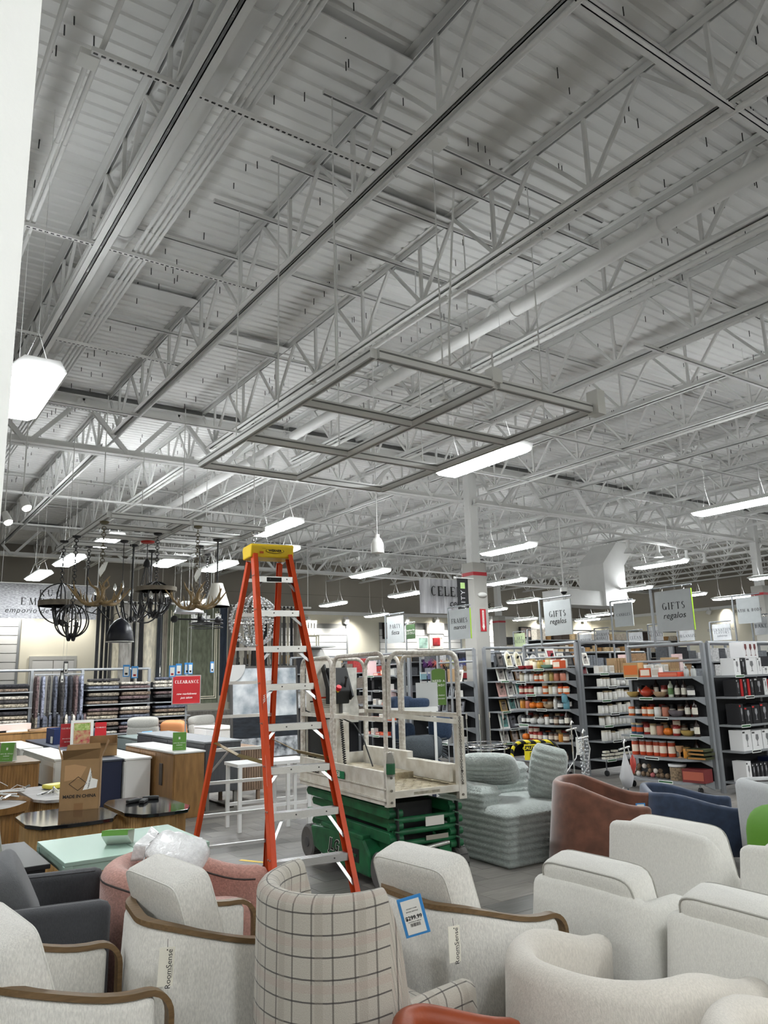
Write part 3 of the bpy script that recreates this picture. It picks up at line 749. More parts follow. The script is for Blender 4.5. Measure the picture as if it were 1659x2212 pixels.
club_chair('white high-back chair at the right edge beside the green cover', (4.62,2.32,0), radians(-3), .88, .86, ctop=.895, arm=.5, drop=(-.36,.0), th=.07, cf=.09)
def barrel(label, loc, rz, name='white_barrel_chair', col=LINENG, hb=.74, arm=.62, w_=.8, d_=.8, th=.13, pipe=PIPE, dr=(-.1,.4), r=.36, lean=.05, zb=.1):
    t = thing(name, label, 'armchair', loc, rz, 'barrel chairs')
    P = upath(w_,d_,r,n=11,m_=7); hf = lambda u, x, y: arm+(hb-arm)*(1-smooth(dr[0],dr[1],x))
    part('shell', shell(P, hf, zb, th, 8, lean), col, t, 180)
    if pipe: part('piping', edge_tube(P, hf, th*.5+.012, .1, .0035, dz=-th*.55, i0=1, i1=-1), pipe, t, 60)
    cushion('seat_cushion', t, (.08,0,.36), (d_-.16,w_-.2,.2), col, e=.3)
    legs(t,w_-.2,d_-.2,.12,WOOD)
    return t
barrel('cream barrel chair with a rolled rim, bottom right of the picture', (2.74,2.36,0), radians(5))
barrel('cream barrel chair cut by the bottom right corner', (2.7,1.4,0), radians(-4))
barrel('rust velvet barrel chair between the plush sofa and the white chairs', (6.1,5.3,0), radians(-54), 'velvet_barrel_chair', VELV, .84, .66, .96, .92, .07, None, (-.3,.4), .4, lean=.12)
barrel('navy velvet chair behind the rust velvet barrel chair', (7.22,5.08,0), radians(-46), 'navy_armchair', NAVY, .67, .53, .84, .9, .07, None, (-.3,.4), .14, lean=.08)
t = thing('leather_armchair', 'rust leather chair back peeking in at the bottom edge', 'armchair', (1.9,2.36,0), radians(-36))
P = upath(.36,.4,.1,n=6,m_=5); part('shell', shell(P, lambda u,x,y: .6+.06*(1-smooth(-.2,.2,x)), .12, .09, 7), LEATH, t, 180); cushion('seat_cushion', t, (.02,0,.4),(.28,.26,.14), LEATH); legs(t,.34,.36,.14,BLACK)
# grey piped chair and green cover at the right edge
t = thing('grey_piped_armchair', 'light grey chair with dark piping behind the white chairs at the right edge', 'armchair', (7.18,3.84,0), radians(-30))
PG = upath(.8,.8,.08,n=4,m_=4); hg = lambda u,x,y: .84
GRYL = linen('light_grey_linen',172,174,174,.1)
part('shell', shell(PG, hg, .12, .13, 5), GRYL, t, 180); part('piping', edge_tube(PG, hg, .066, .1, .006, dz=-.03), DPIPE, t, 60); cushion('seat_cushion', t, (.05,0,.42),(.68,.58,.2), GRYL); legs(t,.7,.7,.12,BLACK)
g = G().soft((0,0,.0),(.5,.62,.62),.62,14); t = thing('green_cover', 'bright green cover with white lettering over a seat at the right edge', 'cover', (5.72,3.2,.56), radians(-25))
part('cloth', g, mat('green_cloth', S(84,136,30), .7, bump=.2, bscale=12), t, 180)
part('stool_base', G().box(-.2,-.2,-.62,.2,.2,-.22), GRYL, t, bevel=.02)
lettering('delivery available!',.05,PAPER,t,(-.262,.02,-.06),(radians(90),radians(8),radians(-90)),depth=.001,italic=True)

# plush channel sofa with two pillows
PLUSH = mat('sage_plush', S(168,176,172), .95, noise=.12, nscale=30, bump=.9, bscale=55, sheen=.5)
def channel_box(x0, y0, z0, x1, y1, z1, n, amp=.022, cham=.05):
    # upholstered block, horizontal channels around its sides
    g = G(); rows = []; m_ = n*4
    per = []
    for (ax, ay, bx, by) in ((x0,y0,x1,y0),(x1,y0,x1,y1),(x1,y1,x0,y1),(x0,y1,x0,y0)):
        for i in range(6): per.append((ax+(bx-ax)*i/6, ay+(by-ay)*i/6))
    cx, cy = (x0+x1)/2, (y0+y1)/2
    for j in range(m_+1):
        z = z0+(z1-z0)*j/m_; b = amp*(abs(sin(pi*j/4))-.6)
        rows.append([(cx+(x-cx)*(1+b/((x1-x0)/2)), cy+(y-cy)*(1+b/((y1-y0)/2)), z) for x,y in per])
    rows.append([(cx+(x-cx)*.92, cy+(y-cy)*.92, z1+.035) for x,y in per]); rows.append([(cx+(x-cx)*.5, cy+(y-cy)*.5, z1+.05) for x,y in per])
    return g.rows(rows, closed=True, caps=True)
t = thing('plush_sofa', 'pale sage plush sofa with channelled sides, right of the scissor lift', 'sofa', (5.47,5.92,0), radians(-2))
part('seat_block', channel_box(0,0,.0,1.1,1.1,.5,8), PLUSH, t, 180)
part('arm', channel_box(-.01,.36,.45,.24,1.12,.68,4), PLUSH, t, 180)
part('backrest', channel_box(.24,.86,.45,1.1,1.12,.82,5), PLUSH, t, 180)
def channel_pillow(name, label, loc, rot, w_, h_, d_, n):
    g = G(); rows = []; m_ = n*5
    for j in range(m_+1):
        v = -1+2*j/m_; ww = w_/2*(1-abs(v)**5*.3); tt = d_/2*(max(0,1-v*v)**.45)*(.82+.18*abs(sin(pi*j/5)))+.004
        row = []
        for i in range(18):
            a = 2*pi*i/18; sg = lambda q,p: math.copysign(abs(q)**p,q)
            row.append((tt*sg(sin(a),.8), ww*sg(cos(a),.55), h_/2*v))
        rows.append(row)
    g.rows(rows, closed=True, caps=True)
    return single(name, g, PLUSH, label, 'pillow', loc, rot=rot, smooth=180, group='plush pillows')
channel_pillow('plush_pillow', 'channelled sage plush pillow lying against the lift side of the sofa', (5.8,6.5,.86), (radians(0),radians(-58),radians(38)), .62,.56,.24,8)
channel_pillow('plush_pillow', 'channelled sage plush pillow standing upright on the sofa', (6.28,6.12,.8), (radians(14),radians(-14),radians(30)), .4,.62,.24,9)
# ================================================================ step ladder
ORG = mat('orange_fibreglass', S(206,72,26), .45, noise=.08, nscale=30, stretch=(1,1,.1)); YEL = mat('yellow_plastic', S(232,196,30), .45)
t = thing('step_ladder', 'tall orange fibreglass step ladder with a yellow top cap', 'ladder', (3.03,6.24,0), -.148)
HL = 3.05; wb, wt, sf, sr, wr = .656,.318,1.3,1.25,.776
def lf(sd, k): return Vector((sd*(wb+(wt-wb)*k)/2, -sf*(1-k)-.07*k, HL*k))
def lr(sd, k): return Vector((sd*(wr+(wt-.04-wr)*k)/2, sr*(1-k)+.05*k, HL*k))
def channel(p, q, w_, d_, out):    # C-channel rail, open towards the middle
    g = G(); p, q = Vector(p), Vector(q); dr = (q-p).normalized(); sx = Vector((1,0,0)); fy = dr.cross(sx).normalized()
    g.bar(p+sx*out*.012, q+sx*out*.012, .006, d_, up=fy)
    for s in (-1,1): g.bar(p+fy*s*d_/2-sx*out*.006, q+fy*s*d_/2-sx*out*.006, .036, .006, up=fy)
    return g
for sd in (-1,1):
    r_ = part('front_rail', channel(lf(sd,0), lf(sd,.965), .03, .085, sd), ORG, t)
    part('rear_rail', channel(lr(sd,0), lr(sd,.955), .03, .06, sd), ORG, t)
    for fn, nm in ((lf,'foot'),(lr,'foot')):
        p = fn(sd,0); part(nm, G().cb(p+Vector((0,0,.03)),(.05,.09,.06)), BLACK, t)
    for i in range(1,10):
        p = lf(sd,i/10)+Vector((sd*.016,0,.0))
        for dy in (-.02,.02): part('rivet', G().cyl(p+Vector((0,dy,.01)),p+Vector((sd*.006,dy,.01)),.007,n=6), ALU, r_)
for i in range(1,10):
    k = i/10; a, b = lf(-1,k), lf(1,k)
    s_ = part('step', G().box(a.x+.02,a.y-.045,a.z-.012,b.x-.02,a.y+.045,a.z).box(a.x+.02,a.y-.047,a.z-.05,b.x-.02,a.y-.042,a.z).box(a.x+.02,a.y+.042,a.z-.03,b.x-.02,a.y+.045,a.z), ALU, t)
    for q in range(5): part('tread_groove', G().box(a.x+.03,a.y-.036+q*.017,a.z,b.x-.03,a.y-.032+q*.017,a.z+.0012), cm(150,150,150,.4,metal=1), s_)
    bl = .11 if i > 3 else .18
    for sd in (-1,1):
        e = a if sd < 0 else b
        part('brace', G().bar(e+Vector((-sd*.12,0,-.012)) if i < 9 else e+Vector((-sd*.07,0,-.012)), lf(sd,k-bl/HL*1.15)+Vector((-sd*.008,0,0)), .022,.006,up=(0,1,0)), ALU, t)
    for q in (.35,.78): part('rivet', G().cyl((a.x+(b.x-a.x)*q,a.y-.052,a.z-.022),(a.x+(b.x-a.x)*q,a.y-.046,a.z-.022),.006,n=6), cm(70,70,70,.4), s_)
part('step_label', G().box(-.085,lf(1,.9).y-.0485,lf(1,.9).z-.045,.05,lf(1,.9).y-.0475,lf(1,.9).z-.008), INK, t)
for i in range(1,10):
    k = i/10+.005; a, b = lr(-1,k), lr(1,k)
    part('rear_rung', G().box(a.x+.01,a.y-.006,a.z-.014,b.x-.01,a.y+.03,a.z+.014), ALU, t)
    if i in (4,9): part('rear_brace', G().bar(a+Vector((.16,.01,-.01)), lr(-1,k-.075)+Vector((.01,.01,0)),.02,.005,up=(0,1,0)), ALU, t)
part('top_cap', G().prof([(-.13,HL-.12),(-.15,HL-.02),(-.13,HL),(.12,HL),(.14,HL-.02),(.12,HL-.12)],-wt/2-.04,wt/2+.04,'x'), YEL, t, bevel=.012)
cap = G().prof([(0,0)]*3,0,0) if False else None
oval = lambda rx, ry, z: [(rx*cos(2*pi*i/20), ry*sin(2*pi*i/20), z) for i in range(20)]
lg = part('logo_oval', G().add(oval(.085,.024,0),[tuple(range(20))]), INK, t, loc=(.02,-.1465,HL-.062), rot=(radians(90-11),0,0))
part('logo_oval_inner', G().add(oval(.08,.02,.0006),[tuple(range(20))]), YEL, lg)
lettering('WERNER',.03,INK,lg,(0,0,.0012),(0,0,0),bold=.0014,depth=.0003)
for x in (-.14,-.1): lettering('=====',.012,INK,t,(x+.02,-.1465,HL-.045),(radians(79),0,0),depth=.0003) if x > -.12 else None
part('cap_label', G().box(-.12,-.1475,HL-.09,-.085,-.1462,HL-.07), cm(190,90,20), t)
# name plate on the left rail
p0, p1 = lf(-1,.52), lf(-1,.36)
dv = (p0-p1).normalized(); mid = (p0+p1)/2
rot = Matrix((dv, Vector((-1,0,0)).cross(dv)*-1, Vector((0,0,0)))).transposed() if False else None
def rail_plate(k0, k1, w_, m_, nm, off):
    a, b = lf(-1,k0), lf(-1,k1); o_ = Vector((0,-.047-off,0)); u = Vector((1,0,0))*w_/2
    g = G().add([a-u+o_, a+u+o_, b+u+o_, b-u+o_],[(0,1,2,3)]); return part(nm, g, m_, t)
def rail_oval(kc, hl, w_, m_, nm, off):
    c = lf(-1,kc); d_ = (lf(-1,1)-lf(-1,0)).normalized(); o_ = Vector((0,-.047-off,0)); n = 20
    return part(nm, G().add([c+o_+d_*hl*cos(2*pi*i/n)+Vector((1,0,0))*w_*sin(2*pi*i/n) for i in range(n)],[tuple(range(n))]), m_, t)
rail_oval(.555,.105,.0175,INK,'name_plate',.001); rail_oval(.555,.1,.0145,ORG,'name_plate_field',.0014); rail_oval(.555,.085,.011,INK,'name_plate_core',.0017)
ang = atan2(lf(-1,1).y-lf(-1,0).y, HL)
lettering('WERNER',.03,PAPER,t,lf(-1,.555)+Vector((0,-.0495,0)),(radians(90),radians(-90),0),bold=.0006,depth=.0002).rotation_euler = (radians(90)-ang,radians(90),0)
rail_plate(.44,.47,.026,PAPER,'warning_label',.001); rail_plate(.36,.43,.028,PAPER,'warning_label',.001)
for i in range(9): rail_plate(.365+i*.007,.368+i*.007,.022,INK,'label_line',.0016)
# spreaders
for sd in (-1,1):
    a, b = lf(sd,.41), lr(sd,.43); m_ = (a+b)/2+Vector((-sd*.01,0,-.03))
    part('spreader', G().bar(a,m_,.028,.006,up=(0,1,.2)).bar(m_,b,.028,.006,up=(0,1,.2)), mat('olive_brass', S(122,104,56), .4, .6), t)

# ================================================================ scissor lift
LW = mat('worn_white_paint', S(222,219,210), .55, noise=.5, nscale=9, col2=S(198,192,178)); LWC = mat('chipped_white_paint', S(216,213,205), .55, noise=.5, nscale=34, col2=S(176,168,156))
LG = mat('lift_green', S(28,104,62), .5, noise=.4, nscale=7, col2=S(18,74,46)); TYRE = mat('grey_tyre', S(92,90,88), .8, noise=.12, nscale=10); DARK = mat('dark_machine', S(30,31,32), .6, noise=.2, nscale=12)
TREAD = mat('worn_deck_plate', S(186,176,150), .5, .2, noise=.4, nscale=14, col2=S(140,128,104), bump=.5, bscale=55)
W_, L_ = .86, 1.97; ZBT, ZDK, ZT = .735, .855, 2.08
t = thing('scissor_lift', 'green and white scissor lift with worn guard rails beside the ladder', 'scissor lift', (4.05,5.93,0), -.094)
# platform
deck = part('platform_deck', G().box(.02,.02,ZDK-.02,W_-.02,L_-.02,ZDK), TREAD, t)
for j in range(9):
    for i in range(7):
        part('tread_diamond', G().cb((.12+i*.1+(j%2)*.05,.1+j*.075,ZDK+.001),(.034,.012,.003),rz=radians(45 if (i+j)%2 else -45)), TREAD, deck)
part('side_plate', G().box(0,0,ZBT,.025,L_,ZDK+.17), LW, t, bevel=.004)
part('side_plate', G().box(W_-.025,0,ZBT,W_,L_,ZDK+.17), LW, t, bevel=.004)
part('side_rib', G().box(-.012,0,ZBT+.04,.0,L_,ZBT+.06), LW, t); part('side_rib', G().box(-.012,0,ZBT+.14,.0,L_,ZBT+.15), LW, t)
part('end_plate', G().box(.025,-.012,ZBT+.06,W_-.025,.012,ZDK), LW, t); part('end_plate_worn', G().box(.28,-.014,ZBT+.075,.56,-.0125,ZDK-.02), mat('scraped_metal', S(164,158,140), .6, noise=.4, nscale=20), t)
part('rear_plate', G().box(.025,L_-.025,ZBT,W_-.025,L_,ZDK+.17), LW, t)
part('kick_box', G().box(.03,.52,ZDK,.2,.72,ZDK+.13), LW, t, bevel=.006)
# toe boards of the sliding deck
part('toe_board', G().box(W_-.14,.06,ZDK+.02,W_-.1,.86,ZDK+.18), LW, t, bevel=.004); part('toe_board', G().box(W_-.1,.9,ZDK,W_-.03,1.9,ZDK+.24), LW, t, bevel=.004)
part('inner_step', G().box(.2,.72,ZDK,W_-.14,1.9,ZDK+.06), TREAD, t)
def rail_tube(name, pts, r=.021, m_=LWC): return part(name, G().tube(pts, r, 8), m_, t, 60)
def arch(x, y, d, r, up): # quarter bend in a rail plane
    return [(x+d[0]*r*sin(a), y+d[1]*r*sin(a), ZT-r*(1-cos(a)) if up else 0) for a in [0]]
def hoop(a, b, r=.12, n=6, name='guard_rail'):
    # inverted U between two posts a and b (x,y) from the deck up
    ax, ay = a; bx, by = b; L = sqrt((bx-ax)**2+(by-ay)**2); ux, uy = (bx-ax)/L, (by-ay)/L; pts = [(ax,ay,ZBT+.02)]
    for i in range(n+1):
        q = pi/2*i/n; pts.append((ax+ux*r*(1-cos(q)), ay+uy*r*(1-cos(q)), ZT-r+r*sin(q)))
    for i in range(n+1):
        q = pi/2*i/n; pts.append((bx-ux*r*(1-sin(q)), by-uy*r*(1-sin(q)), ZT-r+r*cos(q)))
    pts.append((bx,by,ZBT+.02)); return rail_tube(name, pts)
hoop((.02,.02),(.02,1.1)); hoop((W_-.02,.02),(W_-.02,1.1)); hoop((.02,1.16),(.02,L_-.02)); hoop((W_-.02,1.16),(W_-.02,L_-.02)); hoop((.04,L_-.02),(W_-.04,L_-.02))
for x in (.02,W_-.02):
    part('mid_rail', G().box(x-.014,.03,1.46,x+.014,L_-.03,1.5), LW, t)
part('mid_rail', G().box(.03,L_-.034,1.46,W_-.03,L_-.006,1.5), LW, t)
# near gate: top bow across the entry
pts = [(.05,.0,1.48),(.05,-.01,ZT-.12)]
for i in range(7):
    q = pi/2*i/6; pts.append((.05+.12*(1-cos(q)),-.01,ZT-.12+.12*sin(q)))
for i in range(7):
    q = pi/2*i/6; pts.append((W_-.05-.12*(1-sin(q)),-.01,ZT-.12+.12*cos(q)))
pts += [(W_-.05,-.01,1.48)]
rail_tube('gate_rail', pts, .021)
part('gate_mid_rail', G().bar((.05,-.01,1.52),(W_-.04,-.01,1.42),.024,.042), LW, t)
for x in (.0,W_-.085): part('corner_post', G().box(x,-.016,ZBT-.01,x+.085,.04,ZDK+(.62 if x else .5)) if x else G().box(x,-.016,ZBT-.01,x+.085,.04,ZDK+.34), LW, t, bevel=.004)
for x in (.045,W_-.045):
    for z in (ZBT+.03,ZBT+.13,ZDK+.12): part('bolt', G().cyl((x,-.016,z),(x,-.026,z),.012,n=6), cm(110,104,96,.5), t)
g = G()
for i in range(20): part('chain_link', G().torus((0,0,0),.011,.003,8,4,'y' if i%2 else 'x'), cm(60,58,56,.4,metal=.6), t, loc=(W_-.055,-.03,1.46-i*.03))
# control panel on the far rail with decals
part('control_plate', G().box(.06,L_-.06,ZDK+.17,.5,L_-.045,ZT-.02), LW, t)
part('rear_cabinet', G().box(.28,L_-.2,ZDK,.52,L_-.06,ZDK+.62), LW, t, bevel=.006); part('black_cover', G().box(.07,L_-.12,ZDK+.16,.27,L_-.062,ZDK+.62), DARK, t, bevel=.01)
part('plastic_sheet', G().rows([[(.46+u*.24+.01*sin(v*9),L_-.07-.02*sin(u*7+v*5),1.36+v*.62) for u in (0,.3,.6,1)] for v in (0,.25,.5,.75,1)]), mat('crumpled_sheet', S(205,203,196), .4, noise=.2, nscale=12), t, 60)
for i, (x, z, w_, h_) in enumerate(((.1,1.72,.1,.14),(.1,1.5,.1,.12),(.24,1.52,.12,.14),(.38,1.7,.09,.16),(.1,1.3,.12,.07))):
    d_ = part('decal', G().box(x,L_-.064,z,x+w_,L_-.0605,z+h_), cm(216,212,200,.5), t)
    part('decal_band', G().box(x,L_-.0655,z+h_*.86,x+w_,L_-.064,z+h_), [cm(190,60,30),INK,cm(190,60,30),INK,INK][i], d_)
    for q in range(5): part('decal_line', G().box(x+.01,L_-.0655,z+h_*(.12+.14*q),x+w_-.012,L_-.064,z+h_*(.12+.14*q)+.004), cm(90,88,84), d_)
cb_ = part('control_box', G().prof([(-.16,1.58),(-.04,1.58),(-.02,1.98),(-.1,1.98),(-.2,1.72)],.26,.5,'x').move((0,L_-.1,0)), DARK, t, bevel=.01)
part('control_guard', G().bar((.25,L_-.3,1.64),(.25,L_-.1,2.0),.02,.09).bar((.51,L_-.3,1.64),(.51,L_-.1,2.0),.02,.09), DARK, cb_)
part('stop_button', G().cyl((.34,L_-.3,1.74),(.34,L_-.33,1.77),.03,n=14), cm(206,30,44,.4), cb_, 40); part('stop_collar', G().cyl((.34,L_-.28,1.72),(.34,L_-.302,1.742),.022,n=14), YEL, cb_, 40)
part('joystick', G().cyl((.44,L_-.27,1.75),(.44,L_-.31,1.86),.012,n=8).ball((.44,L_-.31,1.87),.02), DARK, cb_, 60)
part('cable_plug', G().cyl((.44,L_-.16,1.58),(.44,L_-.16,1.44),.022,n=10), cm(90,90,90,.5), t)
g = []
for i in range(160):
    q = i/159; a = q*2*pi*26
    g.append((.42+.016*cos(a)-.12*sin(pi*q)*(q>.5)*0, L_-.2+.016*sin(a)-.1*q, 1.44-.62*q))
part('coil_cord', G().tube(g,.006,5), DARK, t, 60)
g = []
for i in range(140):
    q = i/139; a = q*2*pi*22; x = .02+.2*q; z = 1.1-.22*sin(pi*q)
    g.append((x+.013*cos(a), L_-.34, z+.013*sin(a)))
part('coil_cord', G().tube(g,.006,5), DARK, t, 60)
part('wire', G().tube([(.03,L_-.1,1.52),(.035,1.4,1.44),(.035,1.0,1.47),(.04,.7,1.42),(.035,.5,1.3),(.03,.3,1.05)],.007,5), DARK, t, 60)
# number on the side
nb = part('number_plate', G().box(-.0145,.82,ZDK+.035,-.0122,1.28,ZDK+.105), cm(22,120,76), t)
lettering('0217058',.075,PAPER,nb,(-.0152,1.05,ZDK+.07),(radians(90),0,radians(-90)),bold=.001,depth=.0003)
lettering('1930ES',.08,INK,t,(-.013,1.55,ZDK+.06),(radians(90),0,radians(-90)),bold=.002,depth=.0003)
# scissor stack: folded green arms
for side, x in (('l',.05),('r',W_-.17)):
    for lay in range(4):
        z0 = .29+lay*.107; dx = (.0 if lay%2 else .065)
        part('scissor_arm', G().prof([(.06,z0),(L_-.1,z0+.02),(L_-.06,z0+.06),(L_-.1,z0+.1),(.06,z0+.098),(.02,z0+.05)],x+dx,x+dx+.05,'x'), LG, t, bevel=.006)
    for lay in range(4):
        z = .335+lay*.107
        part('pivot_pin', G().cyl((x-.01,.05,z),(x+.13,.05,z),.033,n=12), LG, t, 40); part('pin_plate', G().cb((x+.06,.012,z+.01),(.012,.05,.09)), DARK, t)
for lay in range(3): part('cross_tube', G().cyl((.1,.07,.39+lay*.1),(W_-.1,.07,.39+lay*.1),.028,n=10), LG, t, 40)
part('decal', G().box(.42,.03,.52,.62,.036,.6), cm(214,212,204,.5), t); part('lower_plate', G().box(.42,.03,.4,.66,.035,.44), cm(150,146,134), t)
part('lift_cylinder', G().cyl((.3,.03,.33),(W_-.2,.03,.36),.022,n=12), CHROME, t, 40)
# chassis
part('chassis', G().box(.16,.2,.13,W_-.16,L_-.1,.27), LG, t, bevel=.01)
part('battery_tray', G().prof([(.3,.09),(1.2,.09),(1.55,.16),(1.62,.36),(1.1,.40),(.42,.40),(.3,.28)],-.03,.15,'x'), LG, t, bevel=.02)
part('tray_lid', G().box(-.035,.42,.39,.15,1.35,.43), LG, t, bevel=.01)
part('tray_recess', G().box(-.034,.5,.18,-.029,.66,.3), DARK, t); part('tray_handle', G().box(-.045,.54,.23,-.03,.62,.25), LG, t)
lettering('JLG',.16,PAPER,t,(-.0325,1.05,.25),(radians(90),0,radians(-90)),bold=.006,depth=.0004,italic=True); lettering('JLG',.15,INK,t,(-.0335,1.05,.25),(radians(90),0,radians(-90)),bold=.003,depth=.0004,italic=True)
part('battery_tray', G().prof([(.3,.09),(1.5,.09),(1.6,.36),(.42,.40),(.3,.28)],W_-.15,W_+.03,'x'), LG, t, bevel=.02)
part('axle', G().box(.1,.1,.1,W_-.1,.26,.22), LG, t, bevel=.008); part('drive_motor', G().cyl((.12,1.82,.2),(.3,1.82,.2),.08,n=14), DARK, t, 40)
for x in (.16,W_-.3): part('hub_bracket', G().box(x,.04,.2,x+.14,.2,.34), LG, t, bevel=.008)
part('hose', G().tube([(.34,.06,.3),(.38,.02,.24),(.46,.06,.2),(.52,.04,.28),(.6,.08,.22)],.012,6), DARK, t, 60)
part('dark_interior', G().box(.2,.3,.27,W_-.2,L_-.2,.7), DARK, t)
for (x, y, s) in ((.045,.16,-1),(W_-.045,.16,1),(.045,L_-.22,-1),(W_-.045,L_-.22,1)):
    r_ = .165 if y < 1 else .17
    wh = part('wheel', G().lathe([(.09,-.055),(r_-.02,-.06),(r_,-.045),(r_,.045),(r_-.02,.06),(.09,.055)],n=28).move((x,y,r_),ry=radians(90)), TYRE, t, 40)
    part('rim', G().lathe([(0,-.05),(.1,-.05),(.105,-.03),(.105,.03),(.1,.05),(0,.05)],n=20).move((x,y,r_),ry=radians(90)), DARK, wh, 40)
    part('hub_cap', G().cyl((x+s*.045,y,r_),(x+s*.062,y,r_),.055,.05,14), cm(70,70,72,.5), wh, 40)
    for i in range(14):
        a = 2*pi*i/14; part('tread_groove', G().cb((x,y+r_*cos(a),r_+r_*sin(a)),(.085,.006,.006),rx=a+pi/2,rz=0), DARK, wh)
# ================================================================ columns
def column(label, x, y, zt, stripe=True):
    t = thing('column', label, 'column', (x,y,0), group='columns')
    part('post', G().box(-.11,-.11,4.36,.11,.11,zt), STEEL, t); part('casing', G().box(-.2,-.2,0,.2,.2,4.36), mat('column_grey', S(172,170,164), .7), t, bevel=.01)
    part('red_band', G().box(-.205,-.205,4.06,.205,.205,4.14), cm(170,30,40,.5), t)
    return t
c1 = column('grey cased column with a red band behind the FRAMES sign', 11.62,13.2,6.6)
part('conduit', G().cyl((-.15,-.12,4.37),(-.15,-.12,6.4),.02,n=6), STEEL, c1)
part('wall_light', G().ball((.02,-.22,3.62),(.13,.07,.06),12,8), WHITE, c1, 180)
column('grey cased column with a red band at the right edge', 23.6,13.2,6.6); column('grey cased column far behind the FRAMES sign', 23.4,25.1,6.6)
ex = thing('extinguisher_sign', 'narrow red arrow sign on the nearer column', 'sign', (11.64,12.994,2.8))
part('panel', G().box(-.085,-.006,0,.085,0,.5), cm(176,30,40,.5), ex); part('arrow', G().add([(-.045,-.0075,.12),(0,-.0075,.02),(.045,-.0075,.12),(.028,-.0075,.12),(.028,-.0075,.47),(-.028,-.0075,.47),(-.028,-.0075,.12)],[(0,1,2,3,4,5,6)]), PAPER, ex)
lettering('EXTINGUISHER',.042,cm(176,30,40,.5),ex,(0,-.009,.3),(radians(90),radians(90),0),depth=.0005)

# ================================================================ cabinets and tables on the left
DOORL = cm(90,72,50)
def cabinet(name, label, x0, x1, y0, y1, h, m_, top=None, plinth=0, doors=2, front='x', cat='cabinet', legm=None, ov=.015, tt=.03, knob=None):
    t = thing(name, label, cat, ((x0+x1)/2,(y0+y1)/2,0)); w_, d_ = x1-x0, y1-y0
    part('body', G().box(-w_/2,-d_/2,plinth,w_/2,d_/2,h-tt), m_, t, bevel=.005)
    part('top', G().box(-w_/2-ov,-d_/2-ov,h-tt,w_/2+ov,d_/2+ov,h), top or m_, t, bevel=.006)
    if plinth:
        for sx in (-1,1):
            for sy in (-1,1): part('leg', G().box(sx*(w_/2-.06)-.025,sy*(d_/2-.06)-.025,0,sx*(w_/2-.06)+.025,sy*(d_/2-.06)+.025,plinth), legm or m_, t)
    for i in range(doors):
        y = -d_/2+d_*i/doors
        dd = part('door', G().box(-w_/2-.014,y+.008,plinth+.04,-w_/2,y+d_/doors-.008,h-tt-.02), m_, t, bevel=.004)
        if knob: part('knob', G().box(-w_/2-.03,y+d_/doors*(.86 if i%2 == 0 else .1),h*.72,-w_/2-.014,y+d_/doors*(.86 if i%2 == 0 else .1)+.03,h*.82), knob, dd)
    return t
MINT = mat('mint_lacquer', S(166,192,179), .35); BLKT = mat('black_lacquer', S(34,35,37), .4, noise=.1, nscale=20); NAVYL = mat('navy_lacquer', S(28,36,62), .4)
DNAVY = mat('slate_top', S(58,64,76), .45); WLAQ = mat('white_lacquer', S(226,226,224), .35); WMAR = mat('white_marble', S(214,214,212), .3, noise=.18, nscale=5); GREY = mat('charcoal_wood', S(72,73,76), .5, noise=.18, nscale=6, stretch=(8,8,1))
GREYT = mat('grey_wood_top', S(118,121,124), .5, noise=.12, nscale=5, stretch=(6,1,1)); BMAR = mat('black_marble', S(20,21,23), .08, noise=.5, nscale=2.4, coat=.5); GMAR = mat('grey_marble', S(150,148,146), .3, noise=.35, nscale=3, stretch=(1,5,1))
# mint square table with a middle seam
t = thing('mint_table', 'mint green square table in front of the black-topped drum tables', 'table', (1.42,6.24,0))
for x in (0,.555): part('top', G().box(x+.002,0,.575,x+.551,1.0,.605), MINT, t, bevel=.003)
part('apron', G().box(.02,.012,.515,1.09,.03,.575).box(.02,.97,.515,1.09,.988,.575), MINT, t); part('apron', G().box(.012,.02,.515,.03,.98,.575).box(1.076,.02,.515,1.094,.98,.575), MINT, t)
for x in (0,1.046):
    for y in (0,.94): part('leg', G().box(x,y,0,x+.06,y+.06,.575), MINT, t, bevel=.004)
part('stretcher', G().box(.05,.95,.1,1.05,.97,.13), MINT, t)
t = thing('black_table', 'black end table left of the mint table', 'table', (.6,6.4,0)); part('top', G().box(0,0,.55,.76,1.04,.585), BLKT, t, bevel=.005); part('body', G().box(.03,.03,.1,.73,1.0,.55), BLKT, t)
for x in (.03,.68):
    for y in (.03,.95): part('leg', G().box(x,y,0,x+.05,y+.05,.1), BLKT, t)
